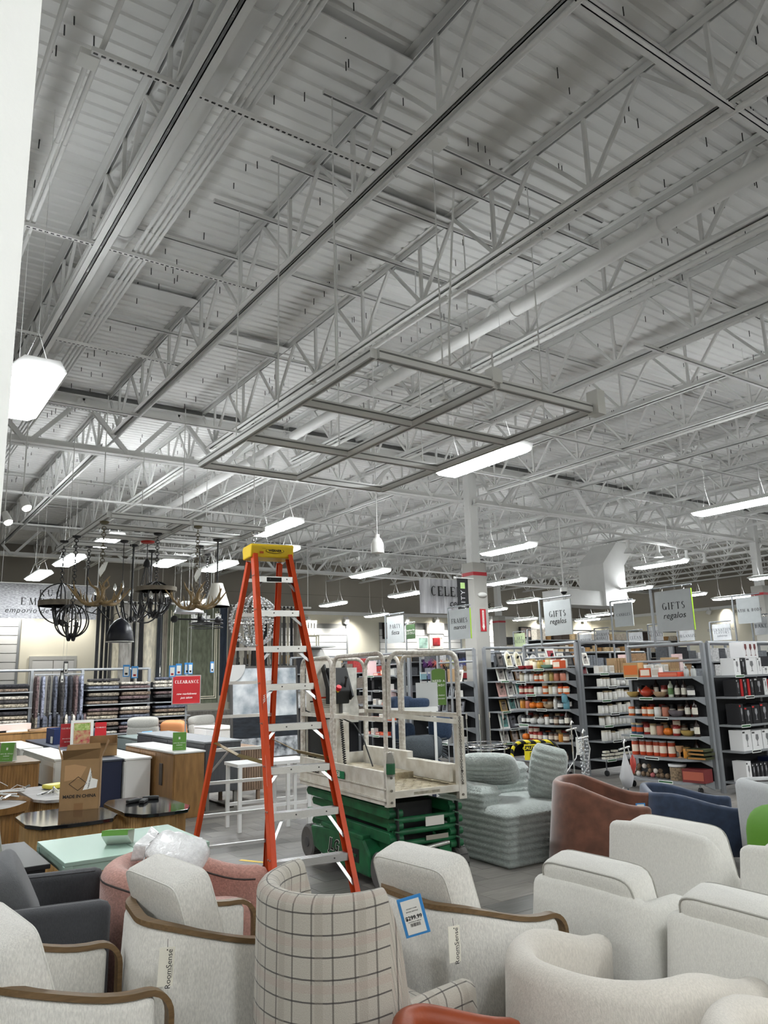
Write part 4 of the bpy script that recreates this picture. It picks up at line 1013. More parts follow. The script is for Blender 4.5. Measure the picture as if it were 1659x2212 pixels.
# green tent cards
def tent(label, p, rz, flatdown=False, w_=.16, h_=.22, d_=.13):
    t = thing('tent_card', label, 'sign', p, rot=(radians(-72) if flatdown else 0,0,rz), group='green delivery cards')
    f_ = part('front_panel', G().add([(-w_/2,-d_/2,0),(w_/2,-d_/2,0),(w_/2,-.02,h_),(-w_/2,-.02,h_),(-w_/2,-d_/2+.003,0),(w_/2,-d_/2+.003,0),(w_/2,-.017,h_),(-w_/2,-.017,h_)],[(0,1,2,3),(7,6,5,4),(0,3,7,4),(1,5,6,2),(2,6,7,3)]), GREEN, t)
    part('rear_panel', G().add([(-w_/2,d_/2,0),(w_/2,d_/2,0),(w_/2,.02,h_),(-w_/2,.02,h_),(-w_/2,d_/2-.003,0),(w_/2,d_/2-.003,0),(w_/2,.017,h_),(-w_/2,.017,h_)],[(3,2,1,0),(4,5,6,7),(0,4,7,3),(1,2,6,5)]), PAPER, t)
    part('ridge', G().box(-w_/2,-.02,h_-.002,w_/2,.02,h_), GREEN, t); part('base', G().box(-w_/2,-d_/2,0,w_/2,d_/2,.003), PAPER, t)
    a = atan2(d_/2-.02, h_)
    def tx(s, size, k, **kw): lettering(s, size, PAPER, f_, (0,-d_/2+(d_/2-.02)*k-.002,h_*k), (radians(90)-a,0,0), depth=.0004, **kw)
    tx('same day delivery',.024,.42,italic=True); tx('available!',.024,.3,italic=True); tx('ask an associate for details',.009,.15)
    part('card_logo', G().cb((0,-d_/2+(d_/2-.02)*.68-.003,h_*.68),(.024,.002,.032),rx=-a), PAPER, f_)
    return t
o = tent('green delivery card lying on its back on the mint table', (1.96,6.72,.64), radians(152), True, .2,.26,.13)
tent('green delivery card on the black table at the left edge', (.98,6.86,.587), radians(-62), False, .22,.27,.16)
tent('green delivery card on the oak sideboard with a marble top', (4.08,11.3,.903), radians(-22), False, .19,.25,.14)
tent('green delivery card on the fluted wooden cabinet', (1.95,12.25,.853), radians(-35), False, .19,.25,.14)
# drum tables with fluted sides and clipped black tops
def drum(label, cx, cy, w_, d_, h, topm, cut=.16, name='drum_table', rnd=False, basem=None, lip=0):
    t = thing(name, label, 'table', (cx,cy,0), group='drum tables')
    def outline(k, n=96):
        pts = []
        for i in range(n):
            a = 2*pi*i/n; e = .62 if not rnd else 1.0
            sg = lambda q,p: math.copysign(abs(q)**p,q)
            pts.append((w_/2*k*sg(cos(a),e), d_/2*k*sg(sin(a),e)))
        return pts
    if not rnd:
        poly = [(-w_/2,-d_/2+cut*1.4),(-w_/2+cut*.55,-d_/2+.04),(-w_*.12,-d_/2),(w_*.12,-d_/2),(w_/2-cut*.55,-d_/2+.04),(w_/2,-d_/2+cut*1.4),(w_/2,d_/2-cut*1.4),(w_/2-cut*.55,d_/2-.04),(0,d_/2),(-w_/2+cut*.55,d_/2-.04),(-w_/2,d_/2-cut*1.4)]
    else: poly = outline(1,48)
    part('top', G().prism(poly,h-.035,h), topm, t, bevel=.004)
    base = []; bp = outline(.93,120)
    for i, (x, y) in enumerate(bp): k = 1 if i%2 else .972; base.append((x*k,y*k))
    b_ = part('fluted_base', G().prism(base,.03,h-.035), basem or OAK, t)
    part('plinth', G().prism([(x*.9,y*.9) for x,y in poly],0,.03), BLACK, t)
    if lip:
        part('lip', G().rows([[(x*1.0,y*1.0,h-.06) for x,y in outline(1.02,48)],[(x,y,h+lip*(.6+.4*sin(3*i/10))) for i,(x,y) in enumerate(outline(1.06,48))],[(x,y,h-.0) for x,y in outline(1.0,48)]],closed=True), OAKD, t, 60)
    return t
drum('fluted oak drum table with a black marble top under the cardboard box', 1.98,8.74,.88,1.1,.56,BMAR,.2); drum('fluted oak drum table with a black marble top and black handsets on it', 2.84,8.86,.7,1.36,.56,BMAR,.2)
drum('oak drum with a wavy lip and a wrapped marble top, heaped with hardware', 1.42,10.1,.86,.9,.56,GMAR,rnd=True,basem=OAKD,lip=.05); drum('fluted table with a grey marble top behind the cardboard box', 2.22,10.6,.62,1.5,.58,GMAR,.18)
# carton on the first drum
t = thing('cardboard_box', 'tall open cardboard carton reading MADE IN CHINA', 'box', (2.2,9.12,.56), radians(-19), 'cardboard boxes'); bw, bd, bh = .4,.22,.52
for nm, g in (('front',G().box(-bw/2,-bd/2,0,bw/2,-bd/2+.004,bh)),('back',G().box(-bw/2,bd/2-.004,0,bw/2,bd/2,bh)),('side',G().box(-bw/2,-bd/2,0,-bw/2+.004,bd/2,bh)),('side',G().box(bw/2-.004,-bd/2,0,bw/2,bd/2,bh)),('bottom',G().box(-bw/2,-bd/2,0,bw/2,bd/2,.004))): part(nm, g, CARD, t)
part('flap', G().add([(-bw/2+.02,-bd/2,bh),(bw/2-.02,-bd/2,bh),(bw/2+.0,-bd/2-.05,bh+.11),(-bw/2+.01,-bd/2-.07,bh+.1)],[(0,1,2,3)]), CARD, t); part('flap', G().add([(-bw/2,bd/2,bh),(bw/2,bd/2,bh),(bw/2-.03,bd/2+.01,bh+.15),(-bw/2+.03,bd/2+.01,bh+.14)],[(0,1,2,3)]), CARD, t)
part('flap', G().add([(-bw/2,-bd/2,bh),(-bw/2,bd/2,bh),(-bw/2-.06,bd/2-.03,bh+.14),(-bw/2-.05,-bd/2+.02,bh+.17)],[(0,1,2,3)]), CARD, t); part('flap', G().add([(bw/2,-bd/2,bh),(bw/2,bd/2,bh),(bw/2+.07,bd/2-.03,bh+.17),(bw/2+.06,-bd/2+.1,bh+.2)],[(0,1,2,3)]), CARD, t)
lettering('MADE IN CHINA',.045,INK,t,(0,-bd/2-.002,.14),(radians(90),0,0),depth=.0005,bold=.0012)
part('print_mark', G().tube([(-.11,-bd/2-.002,.27),(-.02,-bd/2-.002,.34),(.07,-bd/2-.002,.27),(-.02,-bd/2-.002,.2)],.003,4,True), INK, t); part('tape', G().box(-.05,-bd/2-.0015,0,.04,-bd/2-.0002,.07), cm(132,98,62), t)
pp = part('torn_label', G().add([(.03,-bd/2-.002,.2),(.17,-bd/2-.002,.22),(.18,-bd/2-.002,.3),(.12,-bd/2-.003,.32),(.1,-bd/2-.004,.43),(.07,-bd/2-.003,.3)],[(0,1,2,3,4,5)]), PAPER, t)
lettering('THESE PRODUCTS',.022,INK,pp,(.1,-bd/2-.004,.3),(radians(90),radians(-80),0),depth=.0003)
part('torn_patch', G().add([(-.16,-bd/2-.0012,.3),(.0,-bd/2-.0012,.32),(.06,-bd/2-.0012,.44),(-.06,-bd/2-.0012,.47),(-.16,-bd/2-.0012,.46)],[(0,1,2,3,4)]), cm(172,136,98,.9), t)
t = thing('cardboard_box', 'small open cardboard box on the navy sideboard', 'box', (3.34,12.6,.802), radians(-14), 'cardboard boxes'); bw, bd, bh = .4,.26,.16
for nm, g in (('front',G().box(-bw/2,-bd/2,0,bw/2,-bd/2+.004,bh)),('back',G().box(-bw/2,bd/2-.004,0,bw/2,bd/2,bh+.13)),('side',G().box(-bw/2,-bd/2,0,-bw/2+.004,bd/2,bh+.13)),('side',G().box(bw/2-.004,-bd/2,0,bw/2,bd/2,bh+.13)),('bottom',G().box(-bw/2,-bd/2,0,bw/2,bd/2,.004)),('flap',G().add([(-bw/2,-bd/2,bh),(bw/2,-bd/2,bh),(bw/2,-bd/2-.09,bh+.03),(-bw/2,-bd/2-.07,bh+.04)],[(0,1,2,3)]))): part(nm, g, CARD, t)
# handsets
for i, (x, y, a) in enumerate(((2.78,9.1,.3),(2.86,9.02,1.0),(3.0,9.2,-.4))):
    t = thing('handset', 'black handset on the black-topped drum table, %s one' % ('left','middle','right')[i], 'handset', (x,y,.562), a, 'black handsets')
    part('body', G().box(-.09,-.03,0,.09,.03,.035), DARK, t, bevel=.01); part('keypad', G().box(-.03,-.02,.0351,.06,.02,.037), cm(50,50,52), t)
# hardware heaped on the round marble table
rr = random.Random(11)
for i in range(14):
    x, y = 1.42+rr.uniform(-.28,.3), 10.1+rr.uniform(-.3,.28); a = rr.uniform(0,pi)
    t = thing('hardware_rod', 'white metal lamp rod in the heap on the round marble table, %s from the bottom' % ORD[i], 'rod', (x,y,.565+i*.009), a, 'heap of white hardware')
    part('rod', G().cyl((-.14,0,.012),(.14,0,.02),.009,n=6), WLAQ, t, 60); part('fitting', G().cyl((.14,0,.02),(.2,.03*rr.uniform(-1,1),.05),.014,n=6), CHROME, t, 60)
    if i%3 == 0: part('wire', G().tube([(-.14,0,.01),(-.18,.06,.06),(-.1,.12,.1),(-.02,.1,.05)],.004,4), WLAQ, t)
for i in range(5):
    t = thing('curtain_rod', 'thin rod lying on the grey marble table behind the carton, %s from the left' % ORD[i], 'rod', (2.12+i*.03,10.5,.585+i*.006), radians(50+9*i), 'rods on the grey marble table')
    part('rod', G().cyl((-.2,0,.01),(.2,0,.012),.008,n=6), [WLAQ,BLACK][i%2], t, 60); part('finial', G().ball((.21,0,.014),.014,8,6), CHROME, t, 60)
single('yellow_packet', G().soft((0,0,.03),(.3,.22,.06),.4), cm(226,214,90,.4), 'yellow and clear plastic packet on the grey marble table', 'packet', (2.33,10.95,.582), .4, smooth=180)
single('yellow_packet', G().soft((0,0,.03),(.34,.24,.07),.4), cm(232,220,96,.4), 'yellow delivery packet on the fluted wooden cabinet', 'packet', (1.74,12.35,.853), .2, smooth=180)
# sideboards in rows
t = thing('fluted_cabinet', 'curved fluted wooden cabinet at the left with a green card on it', 'cabinet', (1.75,12.5,0)); bp = [(-.75,-.5),(.3,-.58),(.54,-.56),(.56,.6),(-.75,.6)]
fl = [( .56,-.56),(.56,.6),(-.9,.6),(-.9,-.3)]+[(-.9+.36*i/8,-.3-.25*sin(pi/2*i/8)) for i in range(1,9)]+[(-.54+1.1*i/60+(0),-.55-(.012 if i%2 else 0)) for i in range(60)]
part('body', G().prism(fl,.04,.82), OAKD, t); part('top', G().prism([(x*1.02,y*1.03) for x,y in fl if True][:12]+[(.56,-.57)],.82,.85), WOOD, t); part('plinth', G().box(-.6,-.4,0,.5,.55,.04), BLACK, t)
cabinet('white_console', 'long white console table with drawers behind the fluted cabinet', 2.65,3.08,12.6,15.1,.8,mat('ivory_lacquer', S(206,205,198), .45),plinth=.36,doors=3)
cabinet('white_console', 'white console table farther back, left of the slate sideboards', 2.63,3.0,15.35,17.5,.8,mat('ivory_lacquer', S(206,205,198), .45),plinth=.2,doors=2)
cabinet('navy_sideboard', 'near navy sideboard with a small carton on it', 3.13,3.42,11.85,14.5,.8,NAVYL,DNAVY,plinth=.06,doors=3); cabinet('navy_sideboard', 'far navy sideboard with a navy basket on it', 3.14,3.72,14.62,17.7,.8,NAVYL,DNAVY,plinth=.06,doors=4)
cabinet('white_cabinet', 'glossy white cabinet between the navy sideboard and the oak one', 3.46,3.83,11.8,13.6,.8,WLAQ,plinth=.05,doors=2)
t = cabinet('oak_sideboard', 'oak sideboard with a white marble top beside the ladder', 3.9,4.34,10.98,13.3,.9,OAKD,WMAR,doors=3,tt=.025)
part('hanging_label', G().box(-.25,-.72,.42,-.236,-.6,.72), cm(70,64,60), t)
t = cabinet('charcoal_sideboard', 'charcoal sideboard with a grey top on a metal frame, behind the ladder', 4.42,4.98,11.15,14.4,1.0,GREY,GREYT,plinth=.28,doors=4,legm=cm(120,118,112,.5))
part('floor_runner', G().box(-.28,-1.6,0,-.22,1.6,.03).box(.22,-1.6,0,.28,1.6,.03).box(-.22,-1.6,0,.22,-1.56,.03), cm(120,118,112,.5), t)
t = cabinet('slat_cabinet', 'pale wood slatted cabinet under the sea painting', 5.06,5.52,11.5,12.3,.84,mat('pale_oak', S(140,116,96), .5, noise=.2, nscale=5, stretch=(8,8,1)),plinth=.2,doors=0)
for i in range(11): part('slat', G().box(-.22+i*.041,-.412,.22,-.22+i*.041+.028,-.4,.8), mat('pale_oak', S(140,116,96)), t)
cabinet('teal_table', 'grey-green side table with a blue card on it', 4.86,5.3,15.2,17.2,.8,cm(112,122,120,.5),plinth=.5,doors=2)
single('blue_card', G().prof([(-.06,0),(.06,0),(0,.12)],-.12,.12,'x'), BLUE, 'small blue tent card on the grey-green table', 'card', (5.06,15.9,.803), .3)
t = cabinet('white_nightstand', 'white two-drawer nightstand behind the ladder', 6.4,7.0,15.4,16.8,.92,WLAQ,plinth=.05,doors=2,knob=CHROME)
cabinet('walnut_table', 'low walnut table in front of the white nightstand', 6.2,6.9,14.3,15.2,.72,WOOD,plinth=.6,doors=1)
cabinet('brown_desk', 'long brown table strewn with boards in front of the rug racks', 2.1,4.1,17.76,18.24,.96,OAKD,plinth=.7,doors=0)
for i, (x, c, lb) in enumerate(((2.5,(40,40,44),'stack of black panels on the long brown table'),(3.1,(226,222,214),'white board lying on the long brown table'),(3.5,(150,120,90),'brown panel lying on the long brown table'),(2.85,(214,190,180),'pale pink box on the long brown table'))):
    single('board', G().box(-.36,-.2,0,.36,.2,.04 if i != 3 else .12), cm(*c), lb, 'board', (x,18.0,.962+(.04 if i == 3 else 0)+(0.0)), .1*i, bevel=.004)
t = thing('navy_basket', 'navy fabric basket with a white label on the far sideboard', 'basket', (3.45,16.0,.802)); 
for g in (G().box(-.2,-.34,0,-.17,.34,.28),G().box(.17,-.34,0,.2,.34,.28),G().box(-.17,-.34,0,.17,-.31,.28),G().box(-.17,.31,0,.17,.34,.28)): part('side', g, mat('navy_fabric', S(36,50,92), .9, bump=.4, bscale=120), t)
part('bottom', G().box(-.17,-.31,0,.17,.31,.02), MATS['navy_fabric'], t); part('label', G().box(-.215,-.28,.02,-.206,-.12,.14), PAPER, t)
REDS = mat('red_sign', S(158,24,30), .45)
def red_card(label, p, rz, w_, h_):
    t = thing('clearance_card', label, 'sign', p, rz, group='red clearance signs'); part('panel', G().box(-w_/2,-.004,0,w_/2,.004,h_), REDS, t); part('foot', G().box(-w_/2,-.05,0,w_/2,.05,.006), PLAST, t)
    serif('CLEARANCE', w_*.105, PAPER, t, (0,-.005,h_*.8), (radians(90),0,0), .12); lettering('new markdowns',w_*.11,PAPER,t,(0,-.005,h_*.36),(radians(90),0,0),italic=True,depth=.0004); lettering('just taken',w_*.11,PAPER,t,(0,-.005,h_*.22),(radians(90),0,0),italic=True,depth=.0004)
    return t
red_card('upright red clearance card beside the photo frame', (3.32,14.9,.802), radians(-8), .24,.4); red_card('red clearance card on a round table behind the grey swivel chair', (4.32,16.55,.622), radians(-14), .22,.5)
t = thing('photo_frame', 'white photo frame with a bright group picture on the sideboard', 'picture frame', (3.52,14.7,.802), rot=(radians(-8),0,radians(-8))); part('border', G().box(-.19,-.01,0,.19,.01,.46), PAPER, t)
part('print', G().box(-.14,-.013,.05,.14,-.0105,.41), mat('group_print', S(190,170,120), .5, noise=.9, nscale=14, col2=S(170,30,60)), t); part('foliage_print', G().box(-.13,-.0145,.28,.13,-.0135,.4), mat('leaf_print', S(196,200,140), .5, noise=.8, nscale=30, col2=S(110,150,40)), t)
# chairs in the background
def lounge(name, label, x, y, rz, col, hb, w_=.66, back=True):
    t = thing(name, label, 'armchair', (x,y,0), rz, 'background chairs'); cushion('seat', t, (0,0,.4), (.62,w_,.2), col, e=.35); cushion('backrest', t, (-.3,0,.4+hb/2), (.2,w_,hb), col, ry=radians(-14), e=.4)
    if back: cushion('headrest', t, (-.36,0,.4+hb), (.22,w_*.96,.26), col, ry=radians(-10), e=.5)
    legs(t,w_,.6,.32,WOOD); return t
LG_ = linen('dove_linen',150,148,142,.12,80)
lounge('swivel_chair', 'grey swivel chair with a rounded headrest seen from behind', 5.62,17.7,radians(60),LG_,.62,.7); lounge('swivel_chair', 'grey chair with layered headrest right of the orange chair', 7.25,17.8,radians(-60),LG_,.56,.9)
lounge('orange_chair', 'orange leather chair between the two grey swivel chairs', 6.3,17.35,radians(40),mat('orange_leather', S(190,128,84), .5),.66,.62,False); lounge('blue_chair', 'slate blue chair behind the round white table', 4.74,17.66,radians(20),mat('slate_velvet', S(58,72,86), .8),.56,.8,False)
lounge('grey_stool', 'grey rounded chair behind the red card on the left', 3.98,17.35,radians(80),LG_,.46,.5); lounge('white_sofa', 'white curved sofa behind the white nightstand', 8.5,17.9,radians(-90),LINENW,.42,1.5,False)
t = thing('round_table', 'small round white table beside the slate blue chair', 'table', (4.3,16.5,0)); part('top', G().lathe([(0,.58),(.26,.58),(.27,.6),(0,.62)],n=20), WLAQ, t, 40); part('pedestal', G().lathe([(.16,0),(.03,.04),(.03,.58)],n=12), WLAQ, t, 40)
# sea painting on its stand
t = thing('sea_painting', 'tall framed painting of white surf over dark sea behind the ladder', 'painting', (6.17,12.75,.52), rot=(radians(-3),0,0))
art = mat('surf_paint', S(220,224,226), .6, noise=1, nscale=3.2, col2=S(120,134,146)); art2 = mat('dark_sea_paint', S(36,44,54), .6, noise=1, nscale=5, col2=S(16,18,24), stretch=(1,1,4)); art3 = mat('foam_paint', S(206,210,214), .6, noise=1, nscale=7, col2=S(40,48,58))
part('frame', G().box(-.66,-.02,0,.66,.02,1.6), cm(80,78,76,.5), t)
for nm, z0, z1, m_ in (('sky_paint',.72,1.56,art),('sea_paint',.36,.72,art2),('foam_paint',.03,.36,art3)): part(nm, G().box(-.62,-.024,z0,.62,-.021,z1), m_, t)
part('corner_guard', G().prism([(0,0)]+[(.3*cos(a),-.3*sin(a)) for a in [pi/2*i/8 for i in range(9)]],0,.05).move((-.69,.0,1.62),rx=radians(90)), cm(196,196,194,.6), t); part('corner_guard', G().box(-.7,-.03,-.02,-.3,-.02,.14), cm(196,196,194,.6), t)
part('easel', G().box(-.6,.03,-.5,-.56,.07,1.3).box(.56,.03,-.5,.6,.07,1.3).box(-.6,-.05,-.06,.6,.05,-.02), cm(170,170,168,.5), t)
# white trestle console in front of it
p = at(622,1785,0); t = thing('white_trestle', 'white slim-legged table standing between ladder and lift', 'table', (p.x,p.y,0), radians(-4)); part('top', G().box(-.7,-.02,.78,.34,.5,.82), WLAQ, t)
for x in (-.66,0,.3):
    for y in (0,.46): part('leg', G().box(x-.022,y-.022,0,x+.022,y+.022,.78), WLAQ, t)
part('stretcher', G().box(-.66,.44,.26,.3,.48,.3), WLAQ, t); part('stretcher', G().box(-.66,-.012,.26,.3,.012,.3), WLAQ, t)

# ================================================================ rug department
YR = 20.5
rugs = [((58,58,60),.1),((30,30,32),.1),((24,24,26),.08),((70,68,66),.08),((178,170,150),.14),((150,146,140),.3),((44,44,46),.08),((190,186,178),.06),((40,40,42),.1),((210,202,182),.32),((54,58,64),.16),((120,112,100),.1),((92,96,80),1.45),((40,48,60),.24)]+[(c,.1) for c in ((96,92,88),(130,124,116),(60,58,56),(170,164,152),(80,76,72),(140,134,124),(52,50,50),(168,160,146),(100,96,90),(40,40,42),(150,144,134),(84,80,78),(46,46,50),(120,116,108),(70,68,66),(160,154,140),(36,36,40),(110,104,96),(146,140,130))]
rail = thing('rug_rail', 'white overhead rail with black clips holding the hanging rugs', 'rail', (5.0,YR,3.98)); part('bar', G().cyl((0,0,0),(6.4,0,0),.03,n=8), STEEL, rail, 60)
for x in (.1,3.2,6.3): part('hanger', G().cyl((x,0,0),(x,0,2.0),.012,n=6), STEEL, rail)
x = 5.1; rr = random.Random(5)
for i, (c, w_) in enumerate(rugs):
    if x+w_ > 11.3: break
    nm = 'olive green rug with a double cream border' if w_ > 1 else ('%s rug' % ('pale' if sum(c) > 420 else 'grey' if sum(c) > 220 else 'dark'))
    n = 10; amp = .012 if w_ > 1 else rr.uniform(.03,.09); ph = rr.uniform(0,6); bot = rr.uniform(1.2,1.5) if w_ < 1 else 1.3
    rows = []
    for j in range(9):
        z = 3.93-(3.93-bot)*j/8
        rows.append([(w_*k/n, (amp*sin(ph+3*k/n*max(1,w_*5)+.2*j))*(.3+.7*j/8), z) for k in range(n+1)])
    g = G().rows(rows); g2 = G().rows([[(a,b+.012,z) for a,b,z in r] for r in rows[::-1]]); g.join(g2)
    t = thing('hanging_rug', '%s hanging edge-on from the rail, %s from the left' % (nm, ORD[i]) if w_ < 1 else 'large olive green hanging rug with a double cream border', 'rug', (x,YR-.04,0), group='hanging rugs')
    part('pile', g, mat('rug_%d' % i, S(*c), .95, noise=.3, nscale=14, bump=.4, bscale=90, stretch=(1,1,.3)), t, 180)
    if w_ > 1:
        for k, q in enumerate((.06,.11)): part('border', G().box(q,-.03,bot+.06+q,q+.02,-.02,3.86-q).box(w_-q-.02,-.03,bot+.06+q,w_-q,-.02,3.86-q).box(q+.02,-.03,bot+.06+q,w_-q-.02,-.02,bot+.08+q), cm(214,208,186,.9), t)
    elif w_ > .31: part('border', G().box(.0,-.11,3.7,w_,-.1,3.74).box(0,-.11,3.8,w_,-.1,3.82), cm(220,216,204,.9), t)
    for q in ((.04,w_-.04) if w_ > .2 else (w_/2,)): part('clip', G().ball((q,.0,3.97),.035,6,5), BLACK, t, 60)
    x += w_+.022
part_floor = thing('rug_stand', 'dark low stand under the hanging rugs', 'stand', (5.1,YR-.3,0)); part('box', G().box(0,0,0,6.2,.9,.6), cm(48,46,44,.9), part_floor); part('panel', G().box(.1,-.01,.62,6.0,.86,1.1), mat('rolled_rug_pile', S(96,92,86), .9, noise=.4, nscale=8, stretch=(6,1,1)), part_floor)
# banner
t = thing('rug_banner', 'grey fabric banner reading RUG EMPORIUM hanging at the left', 'banner', (2.45,19.9,3.46)); part('cloth', G().box(0,0,0,2.5,.01,.83), mat('banner_grey', S(176,176,178), .8, noise=.5, nscale=16, col2=S(112,112,116), stretch=(1,1,4)), t)
serif('RUG',.15,INK,t,(1.4,-.004,.62),(radians(90),0,0),.35); serif('EMPORIUM',.16,INK,t,(1.5,-.004,.41),(radians(90),0,0),.36); lettering('emporio de alfombras',.18,INK,t,(1.34,-.004,.19),(radians(90),0,0),italic=True,spacing=1.15,depth=.001)
part('top_rod', G().cyl((0,.005,.84),(2.5,.005,.84),.012,n=6), STEEL, t)
for x in (.3,2.2): part('hanger', G().cyl((x,.005,.84),(x,.005,2.5),.004,n=4), STEEL, t)
# racks of small rugs in front
YK = 18.75; POST = [3.33,4.43,5.97]
rk = thing('rug_rack', 'grey steel rack with folded and hung small rugs', 'rack', (1.6,YK,0))
for x in [0,1.75,2.83,4.37,5.3]: part('post', G().box(x-.03,-.03,0,x+.03,.03,2.22), GALV, rk)
part('top_rail', G().cyl((0,0,2.22),(4.37,0,2.22),.03,n=8), GALV, rk, 60)
for bay, (x0, x1) in enumerate(((0,1.75),(2.83,4.37),(4.37,5.3))):
    for j in range(5): part('shelf', G().box(x0+.03,-.42,.42+j*.33,x1-.03,0,.445+j*.33), GALV, rk)
part('back_panel', G().box(2.86,.04,.1,5.3,.06,1.9).box(0,.04,.1,1.72,.06,1.9), cm(40,40,42,.9), rk)
rr = random.Random(21); RC = [(96,80,80),(120,112,100),(60,58,58),(150,142,126),(44,44,48),(84,88,100),(170,164,154),(110,96,84)]
k = 0
for bay, (x0, x1) in enumerate(((1.63,3.3),(4.46,5.94),(6.0,6.88))):
    for j in range(5):
        for q in range(6 if bay < 2 else 3):
            if (j == 4 and bay == 0 and q > 3) or rr.random() < .12: continue
            hgt = rr.uniform(.06,.085); wd = (x1-x0)/2-.06; half = q%2; lay = q//2; c = rr.choice(RC)
            if bay == 2: half = 0; lay = q; wd = x1-x0-.1
            g = G().soft((wd/2,0,hgt/2),(wd,.34,hgt),.25,8)
            single('folded_rug', g, mat('small_rug_%d' % RC.index(c), S(*c), .95, noise=.7, nscale=26, bump=.5, bscale=80), 'folded %s rug, %s rack bay, %s shelf up, %s' % ('pale' if sum(c) > 400 else 'dark' if sum(c) < 200 else 'patterned', ('left','middle','right')[bay], ORD[j], ('lower left','lower right','middle left','middle right','upper left','upper right')[lay*2+half] if bay < 2 else ('under','between','over')[lay]), 'rug', (x0+.04+half*(wd+.04)+rr.uniform(-.02,.02),YK-.23,.447+j*.33+lay*.086), rr.uniform(-.03,.03), 'folded rugs', 180); k += 1
for row, (z, n, dz) in enumerate(((2.1,9,.95),(1.26,17,.75))):
    for i in range(n):
        c = rr.choice(RC+[(190,186,176),(130,134,150)]); x = 3.42+i*1.36/n if row else (3.42+i*.13 if i < 5 else 4.0+(i-5)*.12)
        g = G().soft((0,0,-dz/2),(.07,.3,dz),.4,8)
        single('hung_rug', g, mat('small_rug_h%d' % (sum(c)%9), S(*c), .95, noise=.8, nscale=22, bump=.4, bscale=80), 'small %s rug on a hanger, %s row, %s from the left' % ('pale' if sum(c) > 400 else 'dark' if sum(c) < 200 else 'patterned', ('upper','lower')[row], ORD[i]), 'rug', (x,YK-.2,z), rr.uniform(-.2,.2), 'small rugs on hangers', 180)
part('hanger_bar', G().cyl((1.78,-.2,2.12),(2.82,-.2,2.12),.015,n=6), GALV, rk); part('hanger_bar', G().cyl((1.78,-.2,1.28),(2.82,-.2,1.28),.015,n=6), GALV, rk)
t = red_card('large square red clearance sign in a grey frame over the swivel chairs', (5.75,15.6,1.44), radians(-4), .56,.55); part('frame', G().box(-.3,0.005,-.02,.3,.02,.57), cm(150,148,146,.5), t); part('pole', G().cyl((0,.02,-1.44),(0,.02,0),.014,n=6), GALV, t); part('pole_base', G().lathe([(.16,-1.44),(.16,-1.42),(.02,-1.41)],n=16), GALV, t)

# ================================================================ chandeliers on the second frame
def canopy(t, zt, m_=BLACK, r=.065): part('canopy', G().lathe([(0,zt),(r,zt),(r*.9,zt-.025),(.015,zt-.04),(0,zt-.04)],n=14), m_, t, 40)
def chain(t, z0, z1, m_=BLACK, x=0, y=0, step=.045):
    n = int((z1-z0)/step); g = []
    for i in range(n): part('chain_link', CH[i%2] if False else G().torus((x,y,z0+step*(i+.5)),step*.62,.006,8,4,'xy'[i%2]), m_, t, 60)
BULB = mat('clear_bulb', (.95,.95,.92), .1, trans=.7, alpha=.75)
def candle_arm(t, r, a, z0, dz, m_, up=.1, bulb=True):
    pts = [(r*q*cos(a), r*q*sin(a), z0-.14*sin(pi*q)*(1 if dz >= 0 else .4)+dz*q*q) for q in [i/8 for i in range(9)]]
    ar = part('arm', G().tube(pts,.013,6), m_, t, 60); e = pts[-1]
    part('candle_sleeve', G().cyl(e,(e[0],e[1],e[2]+up),.019,n=8).lathe([(0,0),(.035,.0),(.04,.014),(0,.014)],c=e,n=10), m_, ar, 60)
    if bulb: part('bulb', G().lathe([(.012,up),(.03,up+.03),(.027,up+.07),(.006,up+.12),(0,up+.12)],c=e,n=10), BULB, ar, 60)
def ztop(): return 4.08
GRYW = mat('weathered_wood', S(110,102,88), .8, noise=.3, nscale=9)
def hook(t, z): part('hook', G().cyl((0,0,z),(0,0,z+.06),.008,n=6), CHROME, t)
def orb(label, x, y, zc, R, lower=False):
    t = thing('orb_chandelier', label, 'chandelier', (x,y,zc), group='chandeliers')
    for i in range(4):
        a = pi*i/4; pts = [(R*cos(q)*cos(a), R*cos(q)*sin(a), R*sin(q)) for q in [2*pi*k/36 for k in range(36)]]; part('hoop', G().tube(pts,.011,5,True), BLACK, t, 60) if i%2 == 0 or lower else None
    part('ring', G().lathe([(R,-.04),(R+.012,-.04),(R+.012,.04),(R,.04),(R,-.04)],n=40), BLACK if lower else GRYW, t, 60) if not lower else None
    part('stem', G().cyl((0,0,-R*.86),(0,0,R+.02),.012,n=6).ball((0,0,-R*.86),.035,10,8), BLACK, t, 60)
    for k in range(4): candle_arm(t,R*.4,pi/2*k+.4,-R*.7,R*.34,BLACK,.07)
    chain(t, R, ztop()-.04-zc); canopy(t, ztop()-zc); return t
orb('large black open orb chandelier in front of the rug banner', 2.57,12.5,3.1,.31); orb('smaller black cage chandelier hanging below the large orb', 2.64,12.0,2.8,.24,True)
t = thing('shade_chandelier', 'black chandelier with three frosted cup shades left of the antlers', 'chandelier', (3.08,13.05,3.2), group='chandeliers'); part('stem', G().cyl((0,0,-.16),(0,0,.5),.012,n=6), BLACK, t)
for k in range(5):
    a = 2*pi*k/5; e = (.36*cos(a),.36*sin(a),-.06); part('arm', G().tube([(0,0,-.16),(e[0]*.5,e[1]*.5,-.2),(e[0]*.9,e[1]*.9,-.14),e],.008,5), BLACK, t, 60); sh = part('saucer', G().lathe([(0,0),(.05,.0),(.06,.03),(0,.03)],c=e,n=12), BLACK, t, 60)
    if k in (1,2,3): part('shade', G().lathe([(.05,.03),(.075,.2),(.071,.2),(.046,.035)],c=e,n=14), mat('frosted_glass', S(226,228,230), .6), t, 60)
